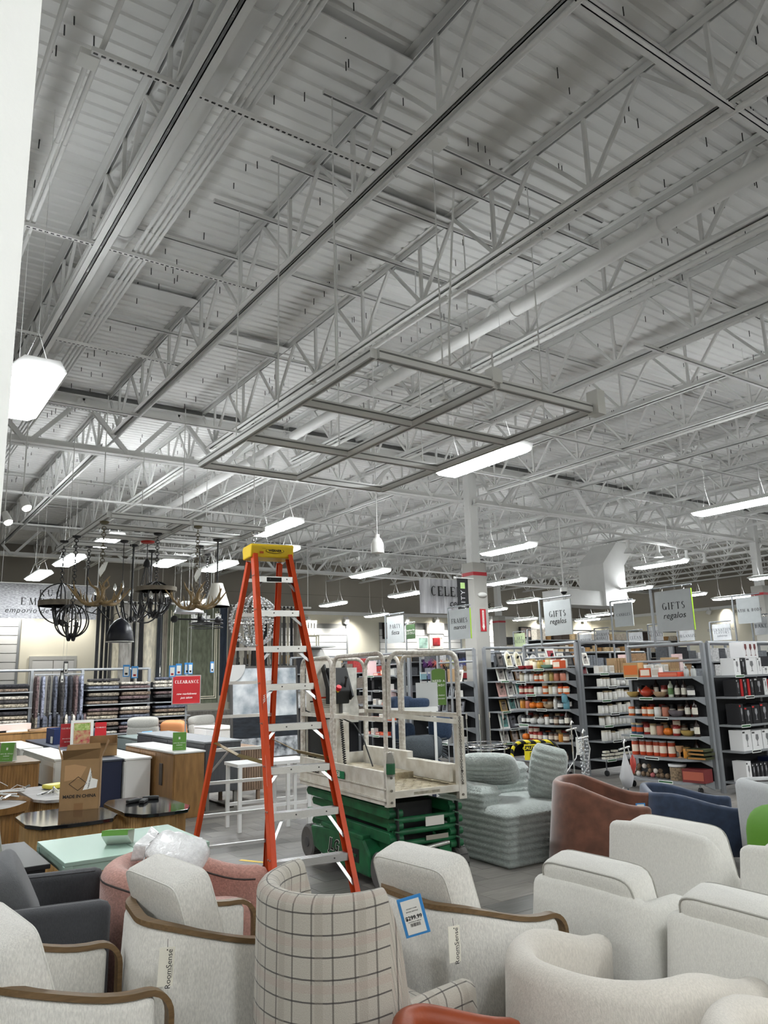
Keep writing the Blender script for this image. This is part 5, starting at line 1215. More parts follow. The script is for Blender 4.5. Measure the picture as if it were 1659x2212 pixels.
chain(t,.5,ztop()-.04-3.15); canopy(t,ztop()-3.15)
def antler(label, x, y, zc, seed):
    rr = random.Random(seed); t = thing('antler_chandelier', label, 'chandelier', (x,y,zc), group='chandeliers'); HORN = mat('antler_horn', S(136,114,78), .6, noise=.35, nscale=10)
    for k in range(6):
        a = 2*pi*k/6+rr.uniform(-.2,.2); R = .44
        base = [(R*q*cos(a)+.05*sin(6*q)*sin(a), R*q*sin(a)-.05*sin(6*q)*cos(a), -.12+.2*q*q-.08*sin(pi*q)) for q in [i/9 for i in range(10)]]
        an = part('antler', G().tube(base, lambda q: .034*(1-.75*q), 7), HORN, t, 60)
        for q in (3,5,7):
            p = base[q]; d = rr.uniform(.1,.2); part('tine', G().tube([p,(p[0]+.04*cos(a+1),p[1]+.04*sin(a+1),p[2]+d*.5),(p[0]+.03*cos(a),p[1]+.03*sin(a),p[2]+d)], lambda q: .016*(1-.85*q), 6), HORN, an, 60)
        if k%2 == 0: part('bulb', G().lathe([(.012,0),(.026,.04),(.022,.07),(0,.11)],c=base[6],n=10), BULB, an, 60)
    for k in range(3):
        a = 2*pi*k/3+.5; part('upright_antler', G().tube([(.02*cos(a),.02*sin(a),-.1),(.05*cos(a),.05*sin(a),.04),(.14*cos(a),.14*sin(a),.1),(.18*cos(a+.4),.18*sin(a+.4),.2)], lambda q: .03*(1-.8*q), 7), HORN, t, 60)
    part('hub', G().ball((0,0,-.08),(.06,.06,.05),10,7), HORN, t, 60); chain(t,.1,ztop()-.04-zc,cm(96,88,70,.5)); canopy(t,ztop()-zc,cm(104,96,70,.5)); part('wrap_tag', G().add([(-.03,-.04,.2),(.03,-.05,.3),(.07,-.03,.42),(.0,-.02,.4),(-.06,-.04,.28)],[(0,1,2,3,4)]), PAPER, t)
    return t
antler('left antler chandelier with a paper tag', 2.72,10.75,3.1,2); antler('right antler chandelier behind the cone lampshade', 3.98,10.5,3.06,8)
t = thing('arm_chandelier', 'wide black candle chandelier with a plain centre rod', 'chandelier', (3.62,12.4,2.92), group='chandeliers'); part('stem', G().cyl((0,0,-.1),(0,0,ztop()-2.96),.016,n=8), BLACK, t, 60)
for k in range(8): candle_arm(t,.3 if k%2 else .56,2*pi*k/8,.0,.3 if k%2 else .2,BLACK,.12)
canopy(t,ztop()-2.92)
t = thing('arm_chandelier', 'smaller black candle chandelier behind the right antlers', 'chandelier', (4.05,12.81,3.05), group='chandeliers'); part('stem', G().cyl((0,0,-.1),(0,0,ztop()-3.09),.014,n=8), BLACK, t, 60)
for k in range(6): candle_arm(t,.36,2*pi*k/6+.3,.0,.16,BLACK,.1)
canopy(t,ztop()-3.05)
t = thing('arm_chandelier', 'black chandelier with a red canopy', 'chandelier', (3.72,12.0,3.5), group='chandeliers'); part('crown', G().lathe([(.015,.3),(.05,.24),(.06,.18),(.02,.16)],n=12), BLACK, t, 60)
for k in range(5): a = 2*pi*k/5; part('rod', G().cyl((.03*cos(a),.03*sin(a),.18),(.1*cos(a),.1*sin(a),-.2),.007,n=5), BLACK, t)
part('bottom_finial', G().lathe([(.1,-.2),(.06,-.25),(.02,-.3),(0,-.32)],n=12), BLACK, t, 60); part('stem', G().cyl((0,0,.3),(0,0,.54),.008,n=6), BLACK, t); canopy(t,ztop()-3.5,cm(180,44,34,.5),.11)
t = orb('black cage chandelier with a grey wooden ring, middle of the row', 3.64,11.26,3.1,.24,True); part('wood_ring', G().lathe([(.25,.1),(.3,.1),(.3,.16),(.25,.16),(.25,.1)],n=36), GRYW, t, 60)
t = thing('dome_pendant', 'matte black dome pendant hanging lowest among the chandeliers', 'pendant lamp', (3.38,12.1,2.5), group='chandeliers'); part('dome', G().lathe([(.2,0),(.205,.02),(.19,.14),(.15,.25),(.09,.32),(.03,.36),(.0,.37)],n=24), mat('navy_black_enamel', S(18,20,30), .35), t, 60); part('rim', G().torus((0,0,.002),.203,.007,24,5), WHITE, t, 60); part('handle', G().tube([(-.12,0,.3),(-.1,0,.42),(0,0,.46),(.1,0,.42),(.12,0,.3)],.006,5), BLACK, t, 60); part('cord', G().cyl((0,0,.46),(0,0,ztop()-2.5),.006,n=5), BLACK, t); canopy(t,ztop()-2.5)
t = thing('cone_pendant', 'white cone lampshade with stitched edge beside the ladder', 'pendant lamp', (4.6,11.26,3.0), group='chandeliers'); part('shade', G().lathe([(.2,0),(.085,.36),(.08,.36),(.194,.0)],n=28), mat('white_shade', S(232,230,222), .8), t, 60); part('stitching', G().torus((0,0,.003),.199,.006,36,4), DARK, t, 60); part('stem', G().cyl((0,0,.36),(0,0,ztop()-3.02),.014,n=8), BLACK, t, 60); canopy(t,ztop()-3.02,r=.08)
t = thing('bar_chandelier', 'black bar lamp with ball ends and a white dome', 'chandelier', (4.6,12.03,2.86), group='chandeliers'); part('bar', G().cyl((-.42,0,0),(.42,0,0),.014,n=8), BLACK, t, 60)
for x in (-.4,0.05,.34): part('ball', G().ball((x,0,0),.06,12,8), BLACK, t, 60)
part('white_dome', G().lathe([(.24,.1),(.2,.22),(.1,.29),(0,.3)],c=(-.16,0,0),n=20), mat('white_enamel', S(214,218,224), .3), t, 60); part('arm', G().tube([(.0,0,0),(.02,0,.3),(.0,0,.7),(0,0,ztop()-2.9)],.01,6), BLACK, t, 60); canopy(t,ztop()-2.86)
t = thing('ring_chandelier', 'small black ring chandelier with glass candles left of the crystal one', 'chandelier', (5.06,12.85,2.86), group='chandeliers'); part('ring', G().torus((0,0,0),.28,.014,28,6), BLACK, t, 60); part('ring', G().torus((0,0,-.07),.28,.01,28,6), BLACK, t, 60)
for k in range(6): a = 2*pi*k/6; part('glass', G().lathe([(.03,.02),(.035,.16),(.032,.16)],c=(.24*cos(a),.24*sin(a),0),n=10), BULB, t, 60)
part('stem', G().cyl((0,0,0),(0,0,.5),.01,n=6).cyl((-.28,0,0),(.28,0,0),.008,n=5).cyl((0,-.28,0),(0,.28,0),.008,n=5), BLACK, t); chain(t,.5,ztop()-.04-2.84); canopy(t,ztop()-2.84)
# crystal bead orb behind the ladder
CRY = mat('crystal_bead', (.9,.92,.94), .05, trans=.5, coat=1); t = thing('crystal_chandelier', 'round chandelier of clear crystal beads behind the ladder rails', 'chandelier', (4.88,10.5,2.72), group='chandeliers'); g = G()
for i in range(8):
    a = pi*i/8
    for k in range(44): q = 2*pi*k/44; g.ball((.36*cos(q)*cos(a),.36*cos(q)*sin(a),.36*sin(q)),.019,5,4)
for k in range(60): q = 2*pi*k/60; g.ball((.36*cos(q),.36*sin(q),0),.019,5,4)
o = part('bead_strings', g, CRY, t, 180); o['kind'] = 'stuff'; part('frame_ring', G().torus((0,0,0),.35,.01,36,5), CHROME, t, 60); part('frame_ring', G().torus((0,0,0),.35,.008,36,5,'x'), CHROME, t, 60)
for k in range(4): candle_arm(t,.12,pi/2*k,-.08,.02,CHROME,.06)
chain(t,.36,ztop()-.04-2.74,CHROME); canopy(t,ztop()-2.74,CHROME)
# price tags hanging from the fixtures on long threads
for i, (px, py, z) in enumerate(((273,1449,0),(291,1452,0),(372,1450,1),(386,1446,0),(404,1444,0),(411,1444,0),(458,1441,0),(142,1442,2),(134,1462,2),(345,1450,2))):
    p = aty(px,py,12.03); t = thing('price_tag', 'price tag dangling on a long thread under the chandeliers, %s from the left' % ORD[[2,3,5,6,7,8,9,0,1,4][i]], 'tag', p, radians(-20+9*i), 'dangling price tags')
    part('frame', G().box(-.05,-.003,-.09,.05,.003,.09), [BLUE,BLUE,cm(60,60,58)][z], t); part('card', G().box(-.036,-.0045,-.075,.036,-.0032,.06), PAPER, t); part('thread', G().cyl((0,0,.09),(0,0,4.08-p.z),.002,n=3), PAPER, t); part('red_strip', G().box(-.02,-.006,-.06,.02,-.0046,-.03), REDS if i in (1,2,3) else INK, t)
for i, (px, py) in enumerate(((58,1097),(18,1128))):
    p = at(px,py,4.35); t = thing('spot_light', 'lit spotlight on the left under the roof, %s of two' % ('upper','lower')[i], 'spotlight', p, group='left spotlights'); part('housing', G().cyl((0,0,.0),(-.05,.08,.16),.07,.05,12), STEEL, t, 40); part('lamp', G().cyl((0,0,-.002),(.006,-.01,-.02),.06,.055,12), GLOW, t, 40); part('stem', G().cyl((-.05,.08,.16),(-.05,.08,ZD-p.z),.01,n=6), STEEL, t)
# small pendant
p = at(815,1178,3.5); t = thing('bell_pendant', 'small white bell pendant hanging left of the nearer column', 'pendant lamp', p); part('bell', G().lathe([(.085,-.1),(.08,.02),(.055,.08),(.03,.1),(.03,.14),(0,.14)],n=18), WHITE, t, 60); part('cord', G().cyl((0,0,.14),(0,0,ZD-p.z),.006,n=5), STEEL, t)
# ================================================================ shelving on the right
def atx(px, py, x0):
    d = _fw + _R*((px-829.5)/FPX) - _U*((py-1106)/FPX)
    return d*(x0/d.x) + Vector((0, 0, CAMZ))
SHB = mat('shelf_back_dark', S(44,45,48), .8); STRIP = mat('price_strip', S(222,226,220), .5)
def price_strip(par, x, y, z, w_, axis, green=False):
    s_ = part('price_strip', G().box(x-.004,y,z-.02,x,y+w_,z+.026) if axis == 'y' else G().box(x,y-.004,z-.02,x+w_,y,z+.026), STRIP, par)
    part('strip_print', G().box(x-.0055,y+.01,z-.008,x-.004,y+w_-.01,z+.014) if axis == 'y' else G().box(x+.01,y-.0055,z-.008,x+w_-.01,y-.004,z+.014), cm(40,90,50) if green else INK, s_)
def endcap(label, X0, y0, y1, zs, zt, dep=.42):
    t = thing('shelf_endcap', label, 'shelving', (X0,y0,0), group='end shelving units'); L = y1-y0
    for y in (0,L): part('post', G().box(-.03,y-.03,.06,.03,y+.03,zt), GALV, t)
    part('top_rail', G().cyl((0,0,zt),(0,L,zt),.03,n=8), GALV, t, 60); part('cross_rail', G().cyl((0,0,zt-.26),(0,L,zt-.26),.022,n=8), GALV, t, 60)
    part('back_panel', G().box(.0,.03,.1,.02,L-.03,zs[-1]), SHB, t)
    for i, z in enumerate(zs):
        d = dep+(.05 if i == 0 else 0)
        s_ = part('shelf', G().prism([(-.03,.03),(-d*.55,.03),(-d,.3),(-d,L-.03),(-.03,L-.03)],z-.032,z), GALV, t)
        part('bracket', G().prof([(-.03,z-.03),(-.3,z-.03),(-.03,z-.13)],.03,.045,'y'), GALV, s_)
        price_strip(s_,-d,.45+.5*((i*7)%3)/2,z-.018,.26,'y',i%2 == 0)
    for y in (.1,L-.1):
        part('caster', G().cyl((-.3,y-.015,.05),(-.3,y+.015,.05),.05,n=12), BLACK, t, 40); part('caster_stem', G().cyl((-.3,y,.08),(-.3,y,zs[0]-.03),.014,n=6), GALV, t)
    return t
def run_unit(label, x0, Y0, L, zs, zt, dep=.42, deeper=True, cap=True, bays=1):
    t = thing('shelf_run', label, 'shelving', (x0,Y0,0), group='long shelving units')
    for b in range(bays+1): part('post', G().box(L*b/bays-.03,-.03,.0,L*b/bays+.03,.03,zt), GALV, t)
    part('top_rail', G().cyl((0,0,zt),(L,0,zt),.03,n=8), GALV, t, 60); part('back_panel', G().box(.03,.0,.1,L-.03,.02,zs[-1]), SHB, t)
    for i, z in enumerate(zs):
        for b in range(bays):
            s_ = part('shelf', G().box(L*b/bays+.03,-dep,z-.03,L*(b+1)/bays-.03,-.03,z), GALV, t)
            price_strip(s_,L*b/bays+.06+.2*(i%2),-dep,z-.018,.24,'x',i%2 == 0)
    for x in (.2,L-.2): part('caster', G().cyl((x-.015,-.25,.05),(x+.015,-.25,.05),.05,n=12), BLACK, t, 40); part('caster_stem', G().cyl((x,-.25,.08),(x,-.25,zs[0]-.03),.014,n=6), GALV, t)
    return t
# ---- goods: each kind is built once, copies share its meshes
KIND = {}
def kind(key, body, bmat, parts=(), name='candle_jar', cat='candle'):
    KIND[key] = (name, cat, body.mesh(name, bmat, 60), [(n, g.mesh(n, m_, 60)) for n, g, m_ in parts])
def put(key, label, loc, rz=0, sc=1, group=None, zs=1):
    nm, cat, me, ps = KIND[key]; o = ob(nm, me, None, loc, rz); o.scale = (sc,sc,sc*zs); tag(o, label, cat, group)
    for n, m_ in ps: ob(n, m_, o)
    return o
def jar(key, c, lid=None, lab=None, r=.048, h=.1, rough=.35, word=None):
    ps = []
    if lid: ps.append(('lid', G().lathe([(r*.96,h),(r*.98,h+.018),(0,h+.02)],n=14), cm(*lid,.4)))
    else: ps.append(('wax', G().lathe([(r*.88,h-.012),(0,h-.01)],n=12), cm(228,222,206,.6)))
    if lab: ps.append(('label', G().rows([[((r+.0015)*cos(a),(r+.0015)*sin(a),z) for a in [radians(150+15*i) for i in range(13)]] for z in (h*.25,h*.75)]), cm(*lab,.6)))
    kind(key, G().lathe([(0,0),(r*.92,0),(r,.008),(r,h*.94),(r*.9,h),(r*.88,h-.005)],n=16), cm(*c,rough), ps)
jar('jo',(206,92,30),None,(236,228,210)); jar('ja',(196,132,48),(120,92,50)); jar('jr',(150,36,30),(120,30,26),(226,210,190)); jar('jp',(190,120,96),(60,44,40)); jar('jw',(214,212,204),None,(230,229,224)); jar('jb',(90,62,44),(40,36,34),(214,200,180)); jar('jc',(224,214,190),(180,160,120)); jar('jt',(92,142,156),(80,124,140)); jar('jk',(30,30,32),(24,24,24),(222,220,214)); jar('jm',(196,70,34),(190,196,200),(236,220,200),.05,.15); jar('jg',(176,150,80),(150,120,60)); jar('js',(60,84,110),(220,200,160),(206,90,40))
jar('jl',(222,220,212),(206,198,180),(232,231,226),.05,.11); jar('jx',(218,216,210),(150,132,100),None,.046,.095)
kind('pump', G().rows([[((.06+.008*abs(cos(4*a)))*q*cos(a),(.06+.008*abs(cos(4*a)))*q*sin(a),z) for a in [2*pi*i/24 for i in range(24)]] for q, z in ((.3,0),(.8,.01),(1,.045),(.8,.085),(.25,.095))],closed=True,caps=True), cm(222,118,34,.4), [('stem', G().cyl((0,0,.09),(.01,0,.12),.01,.007,6), cm(110,96,50))], 'pumpkin_candle','pumpkin')
kind('pumpw', G().rows([[((.06+.008*abs(cos(4*a)))*q*cos(a),(.06+.008*abs(cos(4*a)))*q*sin(a),z) for a in [2*pi*i/24 for i in range(24)]] for q, z in ((.3,0),(.8,.01),(1,.045),(.8,.085),(.25,.095))],closed=True,caps=True), cm(214,212,208,.4), [('stem', G().cyl((0,0,.09),(.01,0,.12),.01,.007,6), cm(150,140,120))], 'pumpkin_candle','pumpkin')
def bottle(key, c, cap, lab, h=.2): kind(key, G().lathe([(0,0),(.034,0),(.036,.01),(.036,h*.62),(.014,h*.76),(.014,h*.88),(0,h*.88)],n=14), cm(*c,.2), [('cap', G().cyl((0,0,h*.88),(0,0,h),.016,.012,8), cm(*cap,.4)),('label', G().rows([[(.0375*cos(a),.0375*sin(a),z) for a in [radians(130+10*i) for i in range(15)]] for z in (h*.15,h*.5)]), cm(*lab,.6))], 'bottle','bottle')
bottle('bg',(206,212,196),(30,30,30),(96,130,80)); bottle('bd',(40,26,22),(24,22,22),(220,214,200)); bottle('ba',(160,82,30),(40,36,30),(214,150,70)); bottle('bw',(226,226,222),(206,190,120),(214,212,206),.19)
kind('teapot', G().ball((0,0,.06),(.085,.085,.062),16,9), cm(176,58,36,.3), [('lid', G().lathe([(.05,.115),(.03,.13),(.012,.135),(.012,.15),(0,.155)],n=12), cm(176,58,36,.3)),('spout', G().tube([(0,.07,.05),(0,.11,.07),(0,.13,.11)],.014,6), cm(176,58,36,.3)),('handle', G().tube([(0,-.075,.09),(0,-.12,.09),(0,-.125,.05),(0,-.08,.035)],.008,6), cm(176,58,36,.3))], 'teapot','teapot')
def bowl(key, c, r=.09, h=.07): kind(key, G().lathe([(0,0),(r*.5,0),(r*.9,h*.5),(r,h),(r*.94,h),(r*.8,h*.5),(0,.012)],n=18), cm(*c,.4), [('wax_fill', G().lathe([(r*.88,h*.8),(0,h*.82)],n=14), cm(222,208,180,.6))], 'bowl_candle','bowl')
bowl('bt',(190,160,126)); bowl('bk',(24,24,26)); bowl('bgd',(190,160,90)); bowl('bred',(150,26,30),.075,.06); bowl('bgrn',(120,160,138),.12,.06); bowl('bgy',(120,112,116),.11,.08)
def gift(key, c, c2, w_=.16, d_=.12, h_=.05, name='gift_box', cat='box'): kind(key, G().box(-d_/2,-w_/2,0,d_/2,w_/2,h_), cm(*c,.5), [('front_print', G().box(-d_/2-.002,-w_/2+.012,h_*.18,-d_/2,w_/2-.012,h_*.82), cm(*c2,.5))], name, cat)
gift('gr',(196,90,80),(230,196,180)); gift('gor',(210,84,36),(236,220,200),.16,.12,.12); gift('gw',(226,224,218),(200,190,176),.12,.1,.12); gift('gred',(196,66,40),(214,110,80),.3,.14,.06); gift('gpk',(222,196,196),(236,214,212),.1,.16,.3); gift('gwd',(176,146,108),(150,118,84),.05,.18,.24); gift('gbk',(30,30,32),(60,60,62),.1,.12,.2); gift('soap',(226,222,208),(206,200,180),.1,.07,.03,'soap_bar','soap'); gift('gcan',(110,40,40),(170,90,70),.3,.2,.16); gift('gdia',(224,224,222),(190,190,190),.2,.2,.26); gift('gst',(60,64,40),(170,120,60),.26,.2,.03); gift('gcr',(186,150,100),(214,110,40),.24,.14,.2,'pumpkin_crate','crate')
kind('gnome', G().lathe([(0,0),(.05,0),(.055,.03),(.03,.08),(.036,.1),(.03,.13),(.012,.17),(0,.2)],n=14), mat('gold', (.75,.52,.16), .3, 1), [('hat', G().lathe([(.036,.12),(.024,.17),(.0,.24)],n=12), cm(70,100,60,.5))], 'gold_figurine','figurine')
kind('gjar', G().lathe([(0,0),(.034,0),(.036,.07),(.03,.085),(.03,.1),(0,.1)],n=12), cm(170,172,170,.15), [('stopper', G().ball((0,0,.115),.018,8,6), cm(120,122,122,.2))], 'glass_jar','jar')
kind('goblet', G().lathe([(.04,0),(.008,.012),(.008,.06),(.04,.08),(.055,.15),(.052,.15)],n=14), cm(210,170,130,.2), [('filling', G().lathe([(.05,.135),(0,.14)],n=12), cm(214,150,90))], 'goblet_candle','candle')
kind('ball', G().ball((0,0,.036),.036,10,7), mat('vine_ball', S(120,100,80), .9, noise=.6, nscale=60, bump=.8, bscale=90), (), 'vine_ball','ball')
kind('ballw', G().ball((0,0,.036),.036,10,7), mat('white_ball', S(214,206,198), .9, bump=.5, bscale=80), (), 'vine_ball','ball'); kind('ballp', G().ball((0,0,.036),.036,10,7), mat('rose_ball', S(190,110,110), .9, bump=.5, bscale=80), (), 'vine_ball','ball')
kind('reed', G().lathe([(0,0),(.1,0),(.1,.16),(.0,.17)],n=16), mat('wicker', S(140,120,96), .9, noise=.5, nscale=40, bump=.6, bscale=60), [('lid', G().lathe([(.11,.17),(.115,.2),(0,.21)],n=18), WLAQ)], 'wicker_canister','basket')
def frame_kind(key, c, pic, w_=.16, h_=.22, arch=False):
    if arch:
        n = 12; po = [(-w_/2,0),(w_/2,0)]+[(w_/2*cos(pi*i/n),h_*.62+h_*.38*sin(pi*i/n)) for i in range(n+1)]; pi_ = [(-w_*.34,h_*.1),(w_*.34,h_*.1)]+[(w_*.34*cos(pi*i/n),h_*.6+h_*.28*sin(pi*i/n)) for i in range(n+1)]
    else: po = [(-w_/2,0),(w_/2,0),(w_/2,h_),(-w_/2,h_)]; pi_ = [(-w_*.34,h_*.12),(w_*.34,h_*.12),(w_*.34,h_*.88),(-w_*.34,h_*.88)]
    a = radians(14); R_ = lambda g: g.move((0,0,0),rx=radians(90)).move((0,0,0),rx=-a)
    kind(key, R_(G().prism(po,-.012,0)), cm(*c,.4), [('picture', R_(G().prism(pi_,.0005,.002)), mat('print_%s' % key, S(*pic), .3, noise=.6, nscale=18)),('easel_back', G().bar((0,.01,h_*.7),(0,.1,0),.05,.004), cm(40,38,36))], 'picture_frame','picture frame')
frame_kind('f0',(232,229,220),(176,168,160)); frame_kind('f1',(30,30,30),(90,84,80),.14,.24); frame_kind('f2',(232,228,214),(196,186,150),.15,.25,True); frame_kind('f3',(120,84,50),(206,190,180),.16,.22); frame_kind('f4',(150,154,158),(70,72,76),.14,.2); frame_kind('f5',(226,224,220),(90,150,144),.18,.24); frame_kind('f6',(206,160,152),(190,150,140),.17,.24); frame_kind('f7',(60,60,64),(120,120,126),.16,.22); frame_kind('f8',(230,228,222),(170,60,70),.22,.3); frame_kind('f9',(160,130,70),(110,90,60),.13,.18); frame_kind('fo',(220,218,212),(200,200,204),.16,.2,True)
NAMES = {'jo':'orange candle jar','ja':'lidded amber candle jar','jr':'red candle jar','jp':'rosy candle jar','jw':'white candle jar','jb':'brown candle jar','jc':'cream candle jar','jt':'teal candle jar','jk':'black candle jar','jm':'tall orange mason jar','jg':'olive gold candle jar','js':'blue striped candle jar','jl':'lidded white candle jar','jx':'wood-lidded white jar','pump':'orange pumpkin candle','pumpw':'white pumpkin','bg':'green labelled soap bottle','bd':'dark bottle','ba':'amber bottle','bw':'white pump bottle','teapot':'rust red teapot','bt':'tan bowl candle','bk':'black bowl','bgd':'gold basket bowl','bred':'red apple bowl','bgrn':'wide green dish candle','bgy':'grey bowl candle','gr':'rose gift box','gor':'orange box candle','gw':'white box candle','gred':'flat red tray box','gpk':'tall pale pink box','gwd':'narrow wooden box','gbk':'black box','soap':'cream soap bar','gcan':'box of red candles','gdia':'white diamond-patterned box','gst':'dark candle stack','gcr':'crate of orange pumpkins','gnome':'gold figurine','gjar':'small glass jar','goblet':'glass goblet candle','ball':'brown vine ball','ballw':'white vine ball','ballp':'rose ball','reed':'white-lidded wicker canister'}
NAMES.update({'f0':'white picture frame','f1':'black picture frame','f2':'arched cream picture frame','f3':'brown wooden picture frame','f4':'grey picture frame','f5':'silver teal-mat frame','f6':'pink picture frame','f7':'charcoal picture frame','f8':'large red-print frame','f9':'small gold picture frame','fo':'arched white picture frame'})
WID = {'gred':.32,'gcan':.32,'gdia':.22,'gst':.28,'gcr':.26,'teapot':.24,'bgrn':.26,'bgy':.24,'bt':.2,'bk':.2,'bgd':.2,'reed':.24,'gr':.18,'gor':.18,'gw':.14,'gpk':.12,'gwd':.06,'gbk':.12,'bred':.17,'soap':.11,'f8':.24,'gnome':.12,'jm':.112,'ball':.075,'ballw':.075,'ballp':.075,'goblet':.125,'pump':.15,'pumpw':.15}
def shelf_row(keys, where, axis, fixed, a0, a1, z, back=.0, rz=0, sc=1, seed=0, group='goods', zs=1):
    # goods in one row on a shelf; axis 'y' runs from a0 (left) to a1 (right) along -y, axis 'x' along +x
    rr = random.Random(seed); keys = keys.split(); tot = sum(WID.get(k.rstrip('^'),.105 if k[0] != 'f' else .18)*sc for k in keys if not k.endswith('^')); gap = max(.0,(abs(a1-a0)-tot)/max(1,len(keys))); p = 0; last = 0; lift = z
    n = 0
    for k in keys:
        up = k.endswith('^'); k = k.rstrip('^'); w_ = WID.get(k,.105 if k[0] != 'f' else .18)*sc
        if up: c = last; lift += .05*sc if k in ('gr','soap','gst') else .1*sc
        else: c = p+w_/2+gap/2; p += w_+gap; lift = z
        last = c
        if abs(c) > abs(a1-a0)+.01: break
        loc = (fixed+rr.uniform(-.02,.02), a0-c, lift+.001) if axis == 'y' else (a0+c, fixed+rr.uniform(-.02,.02), lift+.001)
        r0 = (radians(-90) if axis == 'y' and k[0] == 'f' else (0 if axis == 'y' else (0 if k[0] == 'f' else radians(90))))
        put(k, '%s, %s, %s from left%s' % (NAMES[k], where, ORD[n], ', on top' if up else ''), loc, r0+rz+rr.uniform(-.1,.1), sc, group, zs if k[0] == 'j' or k in ('bg','bd','ba','bw') else 1); n += 1
# ---- row one
Z1 = [.17,.5,.83,1.12,1.42,1.74]
endcap('end shelving unit with autumn candles under the larger GIFTS sign', 11.05,7.24,8.66,Z1,2.25)
E1 = ['ball ballw ball ball ballp ball ball ball reed gcan gdia','jm jm jm jm jm jm goblet ja gst gst^ gst^ ba','js js jr jc jp pump jr jr^ bgd bd ba jw','jo jk jo jo jw jp bgy bd bd ba','bgd teapot bt bg bd bd jk bk gr gr^ gr^','gcr gor gw gred gjar gjar gjar gnome gnome']
SN = ORD
for i, k in enumerate(E1):
    shelf_row(k, '%s shelf up, larger GIFTS end' % SN[i], 'y', 10.86 if i else 10.78, 8.6, 7.34, Z1[i], seed=i, sc=1.2, zs=1.2, group='goods on the larger GIFTS end unit')
    if i in (1,2,3,4): shelf_row(['bd jb jr jw jb bd','jr jb jc jp jb jk','jb jr jr jk jb jr','jk jb bd jr jk jb jk'][i-1], '%s shelf up, larger GIFTS end, rear row' % SN[i], 'y', 10.98, 8.5, 7.4, Z1[i], seed=i+40, sc=1.2, zs=1.3, group='goods on the larger GIFTS end unit')
for j in range(10): put('ball' if j%4 else 'ballw', 'vine ball in the upper heap, larger GIFTS end, %s from left' % ORD[j], (10.74+.05*(j%2), 8.52-.052*j, .172+.072+.0*(j%2)+(.06 if j in (2,3,4,5) else 0)), j, 1.05, 'heap of vine balls')
ZR1 = [.17,.62,1.0,1.42,1.74]
run_unit('long shelving unit with boxed glassware at the right edge', 11.12,7.2,2.6,ZR1,2.25,.38,bays=2)
BX = [[('w',.14,.3),('k',.1,.26),('k',.1,.26),('k',.1,.26),('k',.1,.26),('k',.09,.25),('n',.26,.34),('w',.14,.32)],[('w',.24,.3),('w',.28,.28),('w',.26,.28),('c',.1,.28),('k',.2,.28)],[('k',.12,.34),('k',.2,.26),('k',.22,.28),('k',.24,.3),('k',.16,.32),('r',.2,.2)],[('k',.1,.26),('r',.07,.26),('k',.1,.26),('r',.07,.26),('k',.1,.26),('k',.26,.27),('w',.1,.26),('r',.1,.24),('n',.2,.3)],[('w',.18,.26),('k',.14,.25),('w',.3,.26),('w',.12,.26),('w',.2,.12),('k',.3,.28)]]
BC = {'w':(226,226,226),'k':(28,28,32),'r':(176,30,34),'n':(28,36,66),'c':(206,200,186)}; BN = {'w':'white','k':'black','r':'red','n':'navy','c':'cream'}
for i, row in enumerate(BX):
    x = 11.2
    for j, (c, w_, h_) in enumerate(row):
        if x+w_ > 13.6: break
        h_ = min(h_,.31) if i < 4 else h_
        t = thing('glassware_box', '%s glassware box, %s shelf up at the right edge, %s from left' % (BN[c], SN[i], ORD[j]), 'box', (x,6.84,ZR1[i]+.001), group='glassware boxes'); part('carton', G().box(.002,0,0,w_-.004,.22,h_), cm(*BC[c],.4), t, bevel=.002)
        if w_ > .09:
            gl = cm(150,150,154,.4) if c != 'w' else cm(120,120,122,.4)
            part('wine_glass_print', G().add([(w_*.35,-.001,h_*.2),(w_*.65,-.001,h_*.2),(w_*.53,-.001,h_*.24),(w_*.53,-.001,h_*.45),(w_*.66,-.001,h_*.58),(w_*.62,-.001,h_*.8),(w_*.38,-.001,h_*.8),(w_*.34,-.001,h_*.58),(w_*.47,-.001,h_*.45),(w_*.47,-.001,h_*.24)],[(0,1,2,3,4,5,6,7,8,9)]), gl, t)
            part('corner_print', G().box(.012,-.0012,h_*.86,.012+w_*.25,-.0002,h_*.94), cm(*((200,40,40) if c == 'k' and i == 2 else (200,200,200) if c != 'w' else (60,60,60)),.5), t)
        x += w_+.012
t = thing('glassware_box', 'white wine glass carton on top of the boxes at the right edge', 'box', (11.5,6.84,2.003), group='glassware boxes'); part('carton', G().box(0,0,0,.42,.22,.24), cm(226,226,226,.4), t)
for q in (.08,.22,.34): part('wine_glass_print', G().add([(q-.03,-.001,.03),(q+.03,-.001,.03),(q+.005,-.001,.045),(q+.005,-.001,.11),(q+.035,-.001,.15),(q+.028,-.001,.21),(q-.028,-.001,.21),(q-.035,-.001,.15),(q-.005,-.001,.11),(q-.005,-.001,.045)],[tuple(range(10))]), cm(110,60,60,.4), t)
